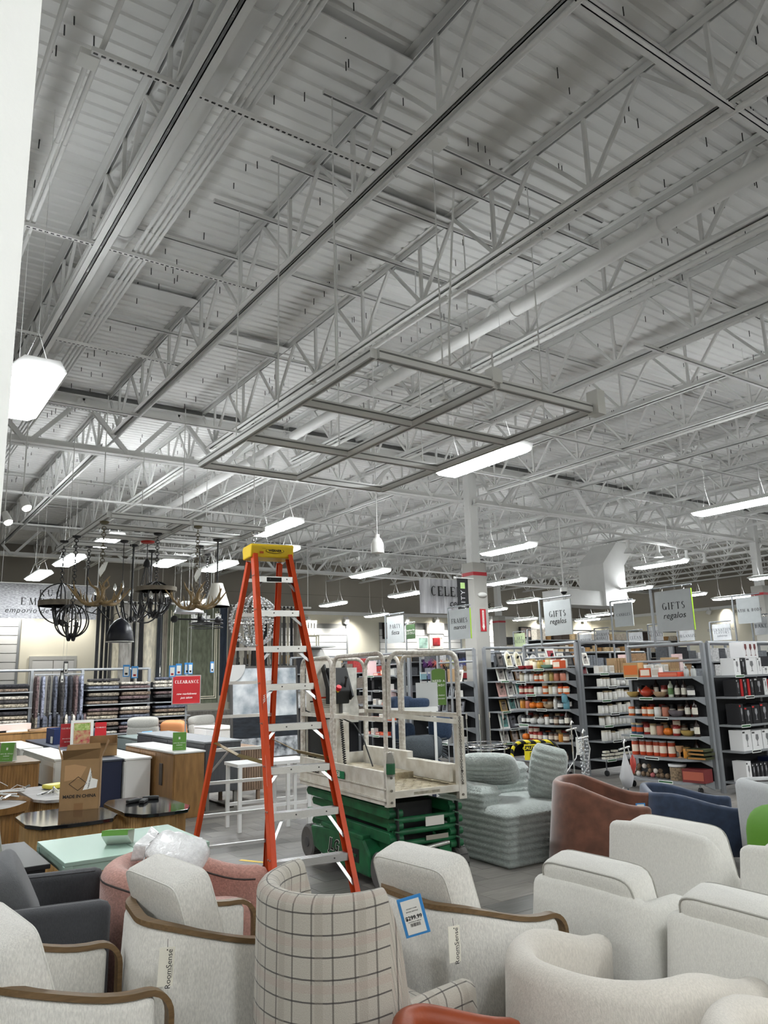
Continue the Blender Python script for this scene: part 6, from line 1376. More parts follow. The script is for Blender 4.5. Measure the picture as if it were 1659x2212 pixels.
# ---- row two
Z2 = [.26,.6,.9,1.19,1.46,1.70,1.93]
endcap('end shelving unit with pumpkins and red jars under the smaller GIFTS sign', 11.22,9.98,11.34,Z2,2.4)
E2 = ['soap soap soap^ jr jc soap soap^ jr jb','pump jr jr^ jr jr^ jr jk jb jb ja jb jr','jk jk pumpw pumpw jw jk jb jk bd bd bd','ja jp pump pump bt bw jk jt jt^','jr jr jr jw jw jo jo^ jc jw jo jo','jc jw jw jo jo jc jg jp jp','bred bred jc jg bgrn gor bgrn']
for i, k in enumerate(E2): shelf_row(k, '%s shelf up, smaller GIFTS end' % SN[i], 'y', 10.98, 11.28, 10.08, Z2[i], seed=i+10, sc=1.2, zs=1.15, group='goods on the smaller GIFTS end unit')
for i in range(1,7): shelf_row('jr jb jk jo jb jc jr jk' if i < 5 else 'jw jc jw jo jc jw jp jw', '%s shelf up, smaller GIFTS end, rear row' % SN[i], 'y', 11.12, 11.24, 10.12, Z2[i], seed=i+90, sc=1.25, zs=1.35, group='goods on the smaller GIFTS end unit')
ZR2 = [.3,.62,.89,1.1,1.34,1.58,1.82]
run_unit('long shelving unit filled with white candles', 11.28,9.96,2.8,ZR2,2.4,.4,bays=2)
W2_ = ['soap soap^ soap^ soap soap^ soap soap^ soap^ soap soap^ soap soap^ soap soap^ soap soap soap^ soap soap^','jl jl jx jw jl jl jl jw jl jx jl jw jl jl jx jl','jx jl jw jw jw jw jx jw jl jl jw jw jx jl jw jw','jw jw jx jw jl jw jl jw jl jw jw jw jl jw jw','jw jx jx jw jl jl jx jx jx jw jx jw jl jw jw','jw jx jx jw jw pumpw jw jx jw jw jw jx jw','gw jw gw gwd gwd gwd gwd gwd gpk jw jw bk gw jw']
for i, k in enumerate(W2_): shelf_row(k+' '+k, '%s shelf up, white candle run' % SN[i], 'x', 9.66, 11.36, 13.95, ZR2[i], seed=i+20, sc=1.12 if i else 1.1, zs=1.25, group='white candles')
# ---- row three: picture frames
Z3 = [.44,.72,1.08,1.38,1.71,2.0]
endcap('end shelving unit with boxed frames under the FRAMES sign', 11.1,12.75,14.0,[.44,.76,1.08,1.4,1.72],2.4)
for i in range(5): shelf_row(['gbk gwd gdia gbk gw','gdia gbk f7 f4 gbk','f7 f4 f1 gbk f7','gbk gbk f4 gw','gbk gwd gbk gwd f0'][i], '%s shelf up, FRAMES end' % SN[i], 'y', 10.84, 13.9, 12.85, [.44,.76,1.08,1.4,1.72][i], seed=i+60, sc=1.15, group='goods on the FRAMES end unit')
run_unit('long shelving unit of picture frames', 11.36,12.72,3.2,Z3,2.42,.42,bays=2)
F3 = ['f0 f3 f0 f6 f0 f0 f7 f4 f3 f0 f0','f5 f7 fo f8 f0 f0 f1 f3 f4 f7 f0','f9 f5 f0 f6 f7 f0 f0 f1 f4 f0 f6','f6 f0 f5 f1 f5 f3 f8 f0 f1 f7 f0','f0 fo f3 f0 f1 fo f0 f0 f3 f0 f8','f1 f2 f2 f2 fo f0 f8 f0 f1 f3 f0']
for i, k in enumerate(F3): shelf_row(k, '%s shelf up, frame run' % SN[i], 'x', 12.42, 11.45, 14.4, Z3[i], seed=i+30, sc=1.36, group='picture frames for sale')
# ---- row four: party goods
endcap('end shelving unit with party goods under the PARTY sign', 11.0,15.2,16.6,[.5,.85,1.2,1.55,1.9],2.42)
for i in range(5): shelf_row(['gr gw gr gred jw','gr gred gw gr gor','bk gw jw gr gpk','gbk gbk bk gw','bw gpk gr gor gw'][i], '%s shelf up, PARTY end' % SN[i], 'y', 10.75, 16.5, 15.3, [.5,.85,1.2,1.55,1.9][i], seed=i+70, sc=1.2, group='goods on the PARTY end unit')
pw = run_unit('party shelving unit with tassel garlands and gift bags', 11.1,15.1,1.9,[.5,.9],2.42,.42)
rr = random.Random(9)
for i, c in enumerate(((90,50,110),(130,60,120),(206,110,100),(222,150,120),(226,206,150),(190,200,140),(70,80,170),(90,110,190),(190,70,130))):
    g = G(); cx = .2+i*.18
    for q in range(46): a, b = rr.uniform(0,2*pi), rr.uniform(-1,1); L_2 = rr.uniform(.06,.13); g.cyl((0,0,0),(L_2*cos(a)*sqrt(1-b*b)*1.2,L_2*sin(a)*sqrt(1-b*b)*.6,L_2*b*1.2-.03),.007,.002,4)
    o = single('tassel', g, cm(*c,.7), '%s tinsel tassel in the garland, %s from the left' % (('purple','plum','coral','peach','cream','lime','indigo','blue','magenta')[i], ORD[i]), 'garland', (11.1+cx*.98,14.78,2.18), group='tinsel tassels')
for j in range(4):
    for i in range(8):
        c = rr.choice([(150,190,200),(214,150,170),(206,206,206),(110,120,160),(200,190,150),(190,60,70)] if j < 3 else [(196,40,50),(206,90,110),(226,220,214)])
        t = thing('party_pack', 'hanging party pack, row %s from the top, %s from the left' % (ORD[j],ORD[i]), 'packet', (11.2+i*.22,14.82,1.78-j*.21), group='hanging party packs'); part('pack', G().box(0,0,0,.18,.02,.17), cm(*c,.4), t); part('header', G().box(0,-.002,.13,.18,0,.17), cm(226,224,220,.5), t)
# ---- signs on poles
SGN = mat('sign_grey', S(164,168,168), .6, noise=.06, nscale=5); MARB = mat('marble_sign', S(196,198,200), .6, noise=.12, nscale=6)
def hang_sign(label, x0, pl, pr, pt, pb, lines, m_=SGN, polex=None, edge=None, ink=INK, zpole=None, base=2.3):
    a, b, c = atx(pl,pt,x0), atx(pr,pt,x0), atx(pl,pb,x0); w_ = a.y-b.y; h_ = a.z-c.z; zt = (a.z+b.z)/2
    t = thing('hanging_sign', label, 'sign', (x0,(a.y+b.y)/2,zt-h_), radians(-90), group='department signs')
    part('panel', G().box(-w_/2,-.012,0,w_/2,.012,h_), m_, t)
    if edge: part('edge', G().box(w_/2,-.013,0,w_/2+.008,.013,h_), edge, t)
    for s, kind_, sz, zz in lines:
        if kind_ == 's': serif(s,h_*sz*1.28,ink,t,(0,-.014,h_*zz),(radians(90),0,0),.14)
        else: lettering(s,h_*sz*1.75,ink,t,(0,-.014,h_*zz),(radians(90),0,0),italic=True,spacing=1.05,depth=.001)
    if polex is not None:
        px_ = -(w_/2)-polex
        part('cross_bar', G().cyl((px_,0,h_+.06),(w_/2+.02,0,h_+.06),.016,n=8), GALV, t, 60); part('pole', G().box(px_-.016,-.016,base-(zt-h_),px_+.016,.016,h_+.06), GALV, t)
        for q in (-.3,.3): part('hook', G().torus((q*w_,0,h_+.03),.03,.004,10,4,'x'), CHROME, t, 60)
    return t
LIME = cm(150,190,40,.5)
hang_sign('large grey sign reading GIFTS regalos, nearest of the two', 11.05,1413,1492,1275,1362,[('GIFTS','s',.125,.62),('regalos','i',.12,.38)],polex=.08,edge=LIME,base=2.2); hang_sign('smaller grey sign reading GIFTS regalos, left one', 11.2,1174,1232,1297,1371,[('GIFTS','s',.125,.62),('regalos','i',.12,.4)],polex=.12,base=2.36)
hang_sign('grey sign reading FRAMES marcos before the column', 10.0,970,1015,1316,1380,[('FRAMES','s',.115,.62),('marcos','i',.12,.4)],polex=.03,edge=LIME,base=0); hang_sign('grey sign reading PARTY fiesta left of FRAMES', 11.0,836,872,1331,1388,[('PARTY','s',.115,.62),('fiesta','i',.13,.38)],polex=.08,base=2.36)
hang_sign('light grey sign reading CANDLES between the two GIFTS signs', 15.6,1325,1365,1302,1353,[('CANDLES','s',.085,.5)],polex=.1,base=0); hang_sign('light grey sign reading BATH & BODY at the right edge', 17.5,1589,1639,1290,1346,[('BATH & BODY','s',.085,.5)],polex=.1,base=0)
for lb, x0, a in (('pale marble sign reading GOURMET MARKET, left of CLEAN',19,(1287,1314,1361,1391,[('GOURMET','s',.15,.68),('MARKET','s',.15,.42)])),('white sign reading CLEAN limpieza',18,(1358,1387,1366,1391,[('CLEAN','s',.2,.55),('limpieza','i',.18,.25)])),('pale marble sign reading GOURMET MARKET, behind the larger GIFTS sign',19,(1403,1430,1353,1384,[('GOURMET','s',.15,.62),('MARKET','s',.15,.4)])),('white sign reading ORGANIZE under the larger GIFTS sign',18,(1467,1499,1361,1384,[('ORGANIZE','s',.2,.45)])),('pale marble sign reading INTERNATIONAL FLAVORS',17,(1538,1577,1348,1383,[('INTERNATIONAL','s',.12,.66),('FLAVORS','s',.12,.48),('sabores','i',.12,.28)])),('white sign reading WINDOW TREATMENTS',20,(1252,1277,1370,1391,[('WINDOW','s',.17,.42),('TREATMENTS','s',.17,.2)])),('pale marble sign reading BAKE at the right edge',18,(1627,1657,1333,1371,[('BAKE','s',.16,.5)])),('pale green sign reading ART GALLERY by the far column',20,(1111,1133,1368,1398,[('ART','s',.17,.65),('GALLERY','s',.17,.42)]))):
    hang_sign(lb, x0, *a[:4], a[4], m_=MARB if 'green' not in lb else mat('pale_green_sign', S(176,190,150), .6), polex=.06, ink=cm(90,92,96), base=0)
hang_sign('small dark green savings sign right of PARTY', 14,878,896,1349,1380,[('SAVINGS','s',.13,.4),('explore the','i',.11,.6)],m_=mat('dark_green_sign', S(70,98,62), .6),polex=.02,ink=PAPER,base=0)
# celebrations banner and the black banner
a, b = aty(905,1249,17.9), aty(1046,1252,17.9); h_ = a.z-aty(905,1324,17.9).z
t = thing('celebrations_banner', 'silver draped banner reading CELEBRATIONS behind the column', 'banner', (a.x,17.9,a.z-h_)); w_ = b.x-a.x
part('cloth', G().rows([[(w_*i/40,.02*sin(i*.9)+.012*sin(i*2.3),z) for i in range(41)] for z in (0,h_)]), mat('silver_drape', S(238,238,242), .5, noise=.4, nscale=2.2, col2=S(186,186,192), stretch=(4,1,.3)), t, 180)
serif('CELEBRAT',.27,INK,t,(w_*.54,-.045,h_*.65),(radians(90),0,0),.16); lettering('celebraciones',.3,INK,t,(w_*.74,-.045,h_*.3),(radians(90),0,0),italic=True,depth=.001)
part('rod', G().cyl((-.2,.0,h_+.02),(w_,0,h_+.02),.015,n=6), STEEL, t); part('hanger', G().cyl((.4,0,h_+.02),(.4,0,5.9-(a.z-h_)),.004,n=4).cyl((w_-.3,0,h_+.02),(w_-.3,0,5.9-(a.z-h_)),.004,n=4), STEEL, t)
a, b = aty(987,1249,12.75), aty(1010,1249,12.75); t = thing('quality_banner', 'narrow black banner with a green square and vertical lettering', 'banner', (a.x,12.75,a.z-1.02)); w_ = b.x-a.x
part('cloth', G().box(0,0,0,w_,.008,1.02), mat('black_cloth', S(16,16,18), .8), t); part('green_square', G().box(w_*.28,-.003,.8,w_*.7,0,.93), cm(160,190,120,.5), t); lettering('QUALITY',.17,cm(170,170,172,.5),t,(w_*.5,-.004,.36),(radians(90),radians(-90),0),spacing=1.2,depth=.001)
part('rod', G().cyl((-.06,.0,1.03),(w_+.16,0,1.03),.014,n=6).ball((-.07,0,1.03),.03,8,6), STEEL, t, 60); part('hanger', G().cyl((w_/2,0,1.03),(w_/2,0,ZD-(a.z-1.02)),.004,n=4), STEEL, t)
# need-a-hand sign
p = aty(949,1515,11.6); t = thing('help_sign', 'green arched sign reading NEED A HAND? in grey posts', 'sign', (p.x,11.6,0), radians(-30)); w_ = .3; n = 10
part('panel', G().prism([(-.13,0),(.13,0)]+[(.13*cos(pi*i/n),.62+.05*sin(pi*i/n)) for i in range(n+1)],0,.012).move((0,0,1.32),rx=radians(90)), cm(84,118,48,.5), t)
for x in (-.15,.13): part('post', G().box(x,-.02,0,x+.02,.0,1.95), GALV, t)
part('foot', G().box(-.2,-.2,0,.2,.2,.02), GALV, t)
for s, sz, z in (('NEED A',.055,1.76),('HAND?',.055,1.68)): lettering(s,sz,PAPER,t,(0,-.018,z),(radians(90),0,0),spacing=1.3,depth=.001,bold=.001)
for s, z in (('press button',1.5),('for associate',1.44)): lettering(s,.04,PAPER,t,(0,-.018,z),(radians(90),0,0),italic=True,depth=.001)
# white stand with denim pillows behind the lift
p = atd(846,1530,9.6); q = atd(941,1530,9.6); ang = atan2(q.y-p.y,q.x-p.x); L = (Vector((q.x,q.y))-Vector((p.x,p.y))).length; zt = p.z
t = thing('white_stand', 'white two-tier stand with denim pillows behind the lift', 'stand', (p.x,p.y,0), ang); part('top', G().box(-.04,0,zt-.05,L+.03,.4,zt+.0), WLAQ, t); part('lower_tier', G().box(0,.02,.6,L,.38,.64), WLAQ, t)
for x in (0,L-.03):
    for y in (.0,.36): part('leg', G().box(x,y,0,x+.035,y+.035,zt-.05), WLAQ, t)
DEN = mat('denim', S(44,60,84), .9, noise=.25, nscale=60, bump=.4, bscale=160); DENG = mat('grey_denim', S(82,88,94), .95, noise=.2, nscale=70, bump=.4, bscale=120)
def onst(x, y, z): v = Matrix.Rotation(ang,3,'Z')@Vector((x,y,0)); return (p.x+v.x,p.y+v.y,z)
for i, (x, y, z, d_, m_, lb, r3) in enumerate(((.12,.2,zt+.06,(.3,.24,.16),DEN,'dark denim pillow on top of the white stand, left one',.3),(.34,.2,zt+.05,(.3,.24,.12),DEN,'dark denim pillow on top of the white stand, right one',-.2),(.36,.16,.98,(.54,.3,.3),DENG,'grey fringed pillow on the white stand',0),(.3,.22,.74,(.66,.3,.2),DEN,'large folded denim pillow on the lower tier of the white stand',0),(.14,.28,1.16,(.3,.2,.24),DEN,'dark denim pillow squeezed in behind the grey fringed pillow',.2),(.62,.3,1.2,(.3,.2,.3),DEN,'dark denim pillow behind the leg of the white stand',-.2))):
    o = single('denim_pillow', G().soft((0,0,0),d_,.5), m_, lb, 'pillow', onst(x,y,z), ang+r3, 'denim pillows', 180)
    if i == 2:
        for s in (-1,1):
            g = G()
            for k in range(16): a2 = 2*pi*k/16; g.cyl((s*.26,.1*cos(a2),.1*sin(a2)),(s*.33,.14*cos(a2),.13*sin(a2)-.02),.006,.003,4)
            part('fringe', g, DENG, o)['kind'] = 'stuff'
t = thing('grey_card', 'pale grey standing card on the white stand', 'card', onst(.46,.2,zt+.002), ang-.2); part('panel', G().box(-.14,-.01,0,.14,.01,.3), cm(172,174,172,.6), t); part('foot', G().box(-.14,-.02,0,.14,.1,.006), cm(172,174,172,.6), t)
t = thing('cleaner_bottle', 'clear and green bottle hanging in the lift rail', 'bottle', (4.08,5.895,1.13)); part('bottle', G().lathe([(.0,-.14),(.038,-.14),(.04,-.02),(.03,.03),(.012,.06),(.012,.08),(0,.08)],n=14), GLASS, t, 60); part('green_label', G().cyl((0,0,-.12),(0,0,-.03),.0405,n=14), cm(30,90,56), t, 60)
# navy bench, wire lamp frame, caution hoop and lamp parts beyond the sofa
p = at(1062,1655,.62); single('navy_bench', G().box(-.52,-.22,0,.52,.22,.62), mat('navy_cloth', S(30,40,66), .9), 'navy upholstered bench behind the plush sofa', 'bench', (6.78,7.9,0), radians(-12), bevel=.03)
c_ = atd(1050,1616,9.7); t = thing('wire_lamp_frame', 'chrome wire ring lamp frame on the navy bench', 'lamp frame', c_, radians(10))
part('ring', G().torus((0,0,0),.29,.008,32,6), CHROME, t, 60); part('ring', G().torus((0,0,.06),.27,.006,32,6), CHROME, t, 60); part('ring', G().torus((0,0,.02),.13,.006,24,6), CHROME, t, 60)
for i in range(4): a2 = 2*pi*i/4+.4; part('rod', G().cyl((.24*cos(a2),.24*sin(a2),.36),(.24*cos(a2),.24*sin(a2),.62-c_.z),.006,n=5), CHROME, t); part('socket', G().cyl((.24*cos(a2),.24*sin(a2),.36),(.24*cos(a2),.24*sin(a2),.43),.014,n=8), CHROME, t, 60)
part('spoke', G().cyl((-.29,0,0),(.29,0,0),.005,n=4).cyl((0,-.29,0),(0,.29,0),.005,n=4), CHROME, t)
a, b = atd(1110,1690,9.6), atd(1210,1660,9.6); YB_ = mat('hazard_tape', S(226,206,40), .5); nt = YB_.node_tree; ck = nt.nodes.new('ShaderNodeTexWave'); ck.inputs['Scale'].default_value = 5; ck.bands_direction = 'DIAGONAL'; rp = nt.nodes.new('ShaderNodeValToRGB'); rp.color_ramp.interpolation = 'CONSTANT'; rp.color_ramp.elements[0].color = S(20,20,20)+(1,); rp.color_ramp.elements[1].color = S(226,206,40)+(1,); rp.color_ramp.elements[1].position = .5
tcn = nt.nodes.new('ShaderNodeTexCoord'); nt.links.new(tcn.outputs['Object'],ck.inputs['Vector']); nt.links.new(ck.outputs['Fac'],rp.inputs[0]); nt.links.new(rp.outputs[0],nt.nodes['Principled BSDF'].inputs['Base Color'])
t = thing('caution_barrier', 'hoop wrapped in black and yellow tape with a CAUTION sign', 'barrier', (a.x,a.y,0), atan2(b.y-a.y,b.x-a.x)); L = (Vector((b.x,b.y))-Vector((a.x,a.y))).length; zt = atd(1160,1603,9.6).z
pts = [(0,0,.0),(0,0,zt-.14)]+[(.14*(1-cos(pi/2*i/6)),0,zt-.14+.14*sin(pi/2*i/6)) for i in range(1,7)]+[(L-.14+.14*sin(pi/2*i/6),0,zt-.14+.14*cos(pi/2*i/6)) for i in range(0,7)]+[(L,0,0)]
part('hoop', G().tube(pts,.022,8), YB_, t, 60); sg_ = part('sign_panel', G().box(L*.26,-.03,zt-.22,L*.62,-.025,zt-.03), cm(232,214,40,.5), t); part('sign_header', G().box(L*.275,-.032,zt-.11,L*.605,-.0305,zt-.045), INK, sg_)
lettering('CAUTION',.055,cm(232,214,40,.5),sg_,(L*.44,-.034,zt-.078),(radians(90),0,0),bold=.001,depth=.0005); part('pictogram', G().tube([(L*.38,-.032,zt-.2),(L*.38,-.032,zt-.13),(L*.5,-.032,zt-.13),(L*.5,-.032,zt-.2)],.004,4,True), INK, sg_)
for x in (0,L): part('foot', G().box(x-.12,-.14,0,x+.12,.14,.02), BLACK, t)
def strand(label, px, py0, py1, d_, extra):
    a, b = atd(px,py0,d_), atd(px,py1,d_); t = thing('lamp_hardware', label, 'lamp part', (a.x,a.y,0), group='lamp hardware beyond the sofa'); part('stand', G().cyl((0,0,0),(0,0,a.z-.02),.009,n=6), CHROME, t); part('base', G().lathe([(.12,0),(.12,.02),(.02,.03)],n=14), CHROME, t, 60)
    part('hook', G().tube([(0,0,a.z-.06),(.0,0,a.z-.01),(.02,0,a.z+.02),(.04,0,a.z)],.009,6), WLAQ, t, 60); part('cross_bar', G().cyl((-.09,0,a.z-.08),(.09,0,a.z-.06),.012,n=6), CHROME, t, 60); part('cable', G().tube([(.06,0,a.z-.06),(.13,.02,a.z-.2),(.08,.03,a.z-.4),(-.12,.02,a.z-.55),(-.1,0,max(.05,a.z-.8))],.006,5), WLAQ, t, 60); extra(t, a.z); return t
def ex1(t, z): part('tag', G().box(.02,-.04,z-.36,.12,-.036,z-.16), PAPER, t)
def ex2(t, z):
    g = G()
    for i in range(90): q = i/90; g.ball((.05*cos(i*1.1)*(1-.4*q),.05*sin(i*1.1)*(1-.4*q),z-.06-.6*q),.012,5,4)
    part('crystal_strings', g, CRY, t, 180)['kind'] = 'stuff'
def ex3(t, z): part('plastic_bag', G().lathe([(.01,z-.12),(.03,z-.2),(.08,z-.38),(.05,z-.48),(0,z-.5)],n=9), mat('bag_plastic', S(206,206,208), .3), t, 60); part('red_teardrop', G().lathe([(0,z-.14),(.03,z-.2),(.035,z-.26),(.012,z-.34),(0,z-.36)],c=(.13,0,0),n=10), cm(200,80,70,.3), t, 60)
strand('slanted chrome lamp arm with a white tag beyond the sofa', 1233,1562,1660,9.0,ex1); strand('chrome stand wound with crystal strings beyond the sofa', 1258,1580,1680,8.8,ex2); strand('white hooked stand with a red glass drop and plastic bag', 1347,1602,1700,8.6,ex3)
p = at(1285,1740,.4); t = thing('wire_dome_lamp', 'black wire dome lamp behind the rust velvet chair', 'lamp', (p.x,p.y,.45), 0); part('stool', G().lathe([(.2,-.45),(.2,-.43),(.03,-.42),(.03,-.02),(.16,0)],n=16), BLACK, t, 60)
for i in range(14): a2 = 2*pi*i/14; part('wire', G().tube([(.26*cos(a2),.26*sin(a2),0),(.2*cos(a2),.2*sin(a2),.09),(.03*cos(a2),.03*sin(a2),.16)],.006,4), BLACK, t)
part('rim', G().torus((0,0,0),.26,.008,28,5), BLACK, t, 60); part('finial', G().torus((0,0,.2),.03,.006,12,5,'x'), BLACK, t, 60)
tg = thing('price_tag', 'blue-edged price tag on the navy velvet chair', 'tag', atd(1383,1735,7.3), radians(-34)); part('frame', G().box(-.045,-.003,-.16,.045,.003,0), BLUE, tg); part('card', G().box(-.034,-.0045,-.12,.034,-.003,-.01), PAPER, tg)

# ================================================================ far background
SLAT = mat('slatwall_white', S(222,222,220), .5)
def slatwall(n_, px0, px1, z0, z1):
    a, b = aty(px0,1400,YB-.08), aty(px1,1400,YB-.08); t = thing('slatwall_panel', 'white slatwall panel on the back wall, %s' % n_, 'wall panel', (a.x,YB-.06,z0), group='slatwall panels'); w_ = b.x-a.x
    n = int((z1-z0)/.3)
    for i in range(n): part('slat', G().box(0,-.03,i*.3+.012,w_,.05,i*.3+.288), SLAT, t)
    part('backing', G().box(0,.03,0,w_,.055,z1-z0), cm(130,130,128), t); part('edge_trim', G().box(w_,-.05,0,w_+.08,.05,z1-z0), GALV, t)
slatwall('left edge',-30,36,1.2,4.2); slatwall('beside the ladder',590,748,2.2,4.2); slatwall('behind the PARTY sign',822,995,2.2,4.3); slatwall('between the two columns',1052,1072,2.2,4.3); slatwall('right of the far column',1128,1180,2.2,4.2)
dx = struct('door_1', G().box(0,-.04,0,.78,.0,2.75), cm(206,206,204,.6), loc=aty(72,1500,YB).xyz*Vector((1,1,0)) if False else None); pa, pb = aty(70,1420,YB), aty(158,1420,YB); dx.location = (pa.x,YB-.01,0); dx.scale.x = (pb.x-pa.x)/.78/2
d2 = struct('door_2', G().box(0,-.04,0,.78,.0,2.75), cm(206,206,204,.6)); d2.location = ((pa.x+pb.x)/2+.02,YB-.01,0); d2.scale.x = dx.scale.x
struct('trim_1', G().box(pa.x-.1,YB-.06,0,pa.x,YB,2.9).box(pb.x+.02,YB-.06,0,pb.x+.12,YB,2.9).box(pa.x,YB-.06,2.76,pb.x+.02,YB,2.9), cm(180,180,176,.6))
def spot_lamp(t, back):          # the lamp inside each wall spotlight
    l = bpy.data.lights.new('spot_lamp','SPOT'); l.energy = 110 if back else 45; l.spot_size = radians(110); l.spot_blend = .8; l.shadow_soft_size = .1; l.color = (1,.97,.9)
    ob('spot_lamp', l, t, (0,-.7,-.1), rot=(radians(42),0,0) if back else (radians(42),0,radians(-90)))
for i, px in enumerate((30,150,667,750,880,945,1062,1170,1265,1470,1540)):
    p = aty(px,1336 if px > 200 else 1300,YB-.25) if px < 1280 else Vector((XR-.25,aty(px,1336,15).y*0+{1470:21.5,1540:18.5}[px],4.6)); t = thing('wall_spot', 'small white track spotlight under the wall rail, %s from the left' % ORD[i], 'spotlight', p, group='wall spotlights'); part('head', G().cyl((0,0,-.02),(0,.1,-.2),.1,.12,10), STEEL, t, 50); part('arm', G().box(-.04,-.02,-.02,.04,.24,.08), STEEL, t); spot_lamp(t, px < 1280)
rr = random.Random(31)
# framed art on the wall beyond PARTY and beyond the far column
for i, (px0, px1, py0, py1, c, lb) in enumerate(((922,960,1345,1369,(200,190,176),'colourful blossom canvas on the far wall'),(928,958,1371,1402,(214,206,200),'white framed print with a red sign, on the far wall'),(903,926,1376,1402,(150,180,170),'landscape print on the far wall'),(828,845,1345,1380,(120,90,80),'dark framed print at the left of the PARTY sign'),(1123,1148,1354,1378,(206,190,184),'black framed print of a dark figure on the far wall'),(935,951,1378,1395,(150,30,36),'red card in the white framed print'),(1095,1112,1376,1392,(30,30,30),'small black sign on the far wall'),(1195,1235,1374,1394,(206,206,206),'pale framed print under the smaller GIFTS sign'))):
    a, b = aty(px0,py0,YB-.2-.03*(i == 5)), aty(px1,py1,YB-.2-.03*(i == 5)); t = thing('wall_art', lb, 'picture', (a.x,a.y,b.z), group='pictures on the far wall'); w_, h_ = b.x-a.x, a.z-b.z
    part('frame', G().box(0,0,0,w_,.1,h_), [cm(200,196,190),PAPER,PAPER,INK,INK,cm(150,30,36),INK,GALV][i], t); part('print', G().box(w_*.08,-.01,h_*.08,w_*.92,-.0,h_*.92), mat('wall_print_%d' % i, S(*c), .6, noise=.6, nscale=3), t)
# long shelves along the far walls and their goods (baskets, boards, bins)
def far_shelf(label, x0, x1, y, zs, goods, seed, zt=2.6):
    t = thing('far_shelving', label, 'shelving', (x0,y,0), group='far shelving'); L = x1-x0; rr = random.Random(seed)
    for x in [L*i/4 for i in range(5)]: part('post', G().box(x-.03,-.02,0,x+.03,.02,zt), GALV, t)
    part('top_rail', G().cyl((0,0,zt),(L,0,zt),.03,n=6), GALV, t); part('back_panel', G().box(0,.02,0,L,.05,zs[-1]+.1), SHB, t)
    for z in zs: part('shelf', G().box(0,-.45,z-.03,L,0,z), GALV, t)
    k = 0
    for zi, z in enumerate(zs):
        x = .1
        while x < L-.5:
            w_ = rr.uniform(.18,.5); h_ = rr.uniform(.16,.4); c, nm = rr.choice(goods)
            t2 = single('shelf_box' if nm != 'basket' else 'woven_basket', G().box(0,-.3,0,w_,0,h_) if nm != 'basket' else G().lathe([(w_*.4,0),(w_*.5,h_*.9),(w_*.46,h_*.9),(w_*.38,.02),(0,.02)],c=(w_/2,-.2,0),n=14), mat('far_goods_%d_%d_%d' % c, S(*c), .8, noise=.3, nscale=20) , '%s %s, %s shelf up, %s, %s from left' % ('pale' if sum(c) > 480 else 'dark' if sum(c) < 200 else 'tan' if c[0] > c[2]+20 else 'grey', nm, SN[zi], label, ORD[k]), nm.split()[-1], (x0+x,y-.1,z+.001), group='goods on the far shelving'); x += w_+rr.uniform(.02,.12); k += 1
        k = 0
WB_ = [((170,130,80),'basket'),((150,112,66),'basket'),((196,170,130),'basket'),((60,50,44),'box'),((206,196,180),'box')]; DK = [((40,40,44),'box'),((90,92,96),'box'),((206,206,206),'box'),((150,120,90),'box'),((120,124,130),'box')]
far_shelf('basket shelves before the right wall',21.5,31,21.5,[2.0,2.6,3.1],WB_,1,3.5); far_shelf('grey shelves behind the candle run',15,22,16.6,[1.0,1.5,2.0],DK,2,2.45); far_shelf('shelves behind the glassware',14.2,20,10.6,[.6,1.1,1.6,2.0],DK,3,2.4); far_shelf('shelves behind the frames',15.5,22,20.5,[1.4,1.9,2.3],DK,4,2.6); far_shelf('book shelves left of PARTY',9.2,11.9,17.6,[.8,1.2,1.6,2.0],[((40,40,44),'box'),((190,190,190),'box'),((170,60,60),'box'),((120,110,100),'box')],5,2.4); far_shelf('low wall shelves under the slatwall',12.5,25,28.5,[1.2,1.9,2.5],[((206,206,204),'box'),((90,92,96),'box'),((186,160,120),'box'),((60,60,60),'box')],6,2.75)
t = thing('garden_chair', 'cream slat-back chair on the shelf top beside the ladder', 'chair', aty(672,1396,28.2), radians(-20)); CRM = cm(222,218,196,.6); ws = aty(672,1396,28.2); single('wall_shelf', G().box(-.7,-.5,-.06,.9,.78,0), SLAT, 'white wall shelf carrying the cream slat-back chair', 'shelf', (ws.x,ws.y,ws.z-.001)); part('seat', G().box(-.3,-.3,.4,.3,.3,.45), CRM, t); part('top_slat', G().box(-.3,.27,1.0,.3,.3,1.08), CRM, t)
for i in range(5): part('back_slat', G().box(-.28+i*.125,.27,.45,-.28+i*.125+.06,.29,1.0), CRM, t)
for sx in (-1,1):
    for sy in (-1,1): part('leg', G().box(sx*.27-.025,sy*.27-.025,0,sx*.27+.025,sy*.27+.025,.4), CRM, t)
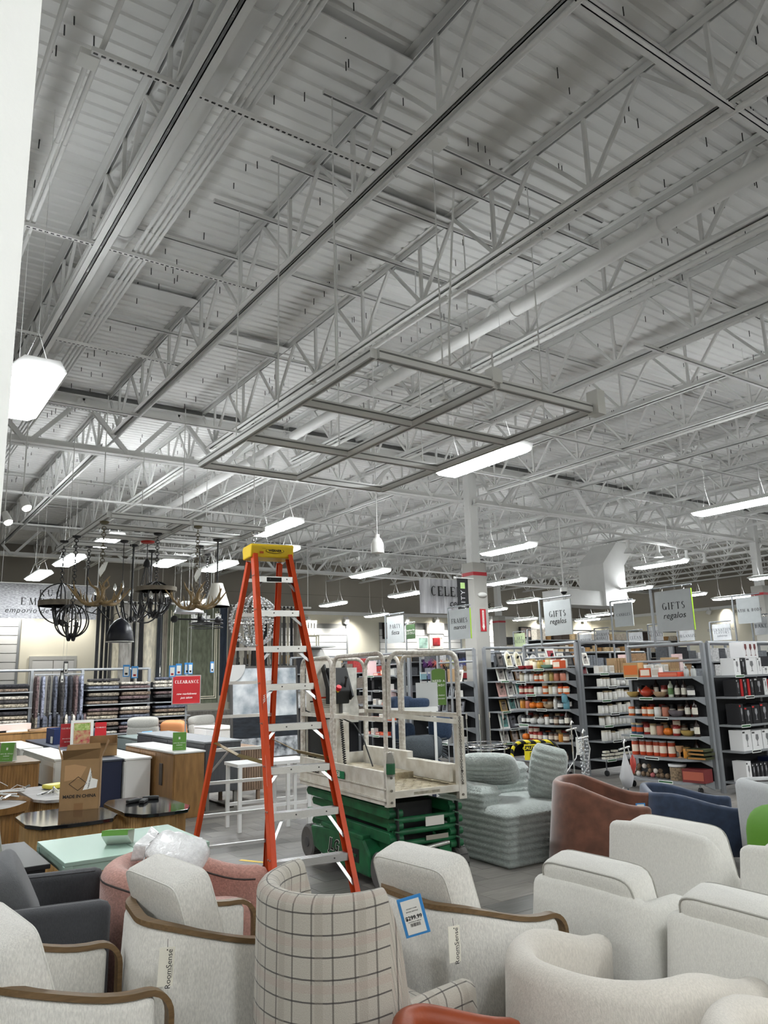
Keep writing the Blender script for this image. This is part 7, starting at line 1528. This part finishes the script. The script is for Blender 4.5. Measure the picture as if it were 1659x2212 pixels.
# ducts, camera dome, track spots
p = atd(1304,1290,24); t = thing('roof_duct', 'white square duct dropping from the roof in the distance', 'duct', (p.x,p.y,3.9)); part('drop', G().box(-.5,-.5,-.1,.5,.5,1.2), STEEL, t); part('shoulder', G().add([(-.5,-.5,1.2),(.5,-.5,1.2),(.5,.5,1.2),(-.5,.5,1.2),(.2,-.5,1.9),(1.2,-.5,1.9),(1.2,.5,1.9),(.2,.5,1.9)],[(0,1,5,4),(1,2,6,5),(2,3,7,6),(3,0,4,7)]), STEEL, t); part('horizontal_run', G().box(-2.3,-.4,-.1,-.5,.4,.35), STEEL, t)
p = at(1218,1278,3.9); t = thing('dome_camera', 'black dome camera on a white pole over the smaller GIFTS sign', 'camera', p); part('housing', G().lathe([(.09,0),(.09,.1),(.03,.13),(0,.13)],n=14), WHITE, t, 60); part('dome', G().lathe([(0,-.08),(.05,-.065),(.075,-.03),(.08,0)],n=14), BLACK, t, 60); part('pole', G().cyl((0,0,.13),(0,0,6.5-p.z),.02,n=6), STEEL, t)
a, b = at(1345,1164,4.75), at(1528,1194,4.75); t = thing('spot_track', 'white track with four lit round spotlights above the larger GIFTS sign', 'spotlight track', a, atan2(b.y-a.y,b.x-a.x)); L = (b-a).length; part('track', G().box(0,-.025,0,L,.025,.05), STEEL, t)
for x in (.2,L*.5,L-.2): part('hanger', G().cyl((x,0,.05),(x,0,ZD-4.75),.006,n=4), STEEL, t)
for q in (.05,.38,.72,.95): h_ = part('spot_head', G().cyl((q*L,0,-.02),(q*L,0,-.2),.04,n=10).lathe([(.05,-.2),(.11,-.3),(.1,-.3)],c=(q*L,0,0),n=14), STEEL, t, 50); part('spot_lamp', G().lathe([(.1,-.298),(0,-.295)],c=(q*L,0,0),n=14), GLOW, h_)
for i, (pa_, pb_, z) in enumerate((((873,1232),(1000,1243),4.6),((1290,1148),(1440,1172),4.6))):
    a, b = at(*pa_,z), at(*pb_,z); t = thing('hung_rail', 'thin white hung rail, %s' % ('over the CELEBRATIONS banner','left of the round spotlights')[i], 'rail', a, atan2(b.y-a.y,b.x-a.x)); L = (b-a).length; part('bar', G().box(0,-.02,0,L,.02,.04), STEEL, t)
    for x in (.2*L,.8*L): part('hanger', G().cyl((x,0,.04),(x,0,ZD-z),.005,n=4), STEEL, t)
# tags on the wood-rimmed chairs
room_tag('cream RoomSense tag on the armchair left of the plaid wing chair', aty(362,2046,3.43), radians(-14), 3)
room_tag('cream RoomSense tag on the armchair right of the plaid wing chair', aty(980,2000,2.932), radians(-2), 2)
for i, (px, py, L_3) in enumerate(((560,1862,.5),(432,1871,.3))):
    single('floor_tape', G().box(-L_3/2,-.025,0,L_3/2,.025,.0015), YEL, 'strip of yellow floor tape %s' % ('by the ladder foot','behind the mint table')[i], 'tape', at(px,py,.001), radians(-62 if i == 0 else 20), 'floor tape')
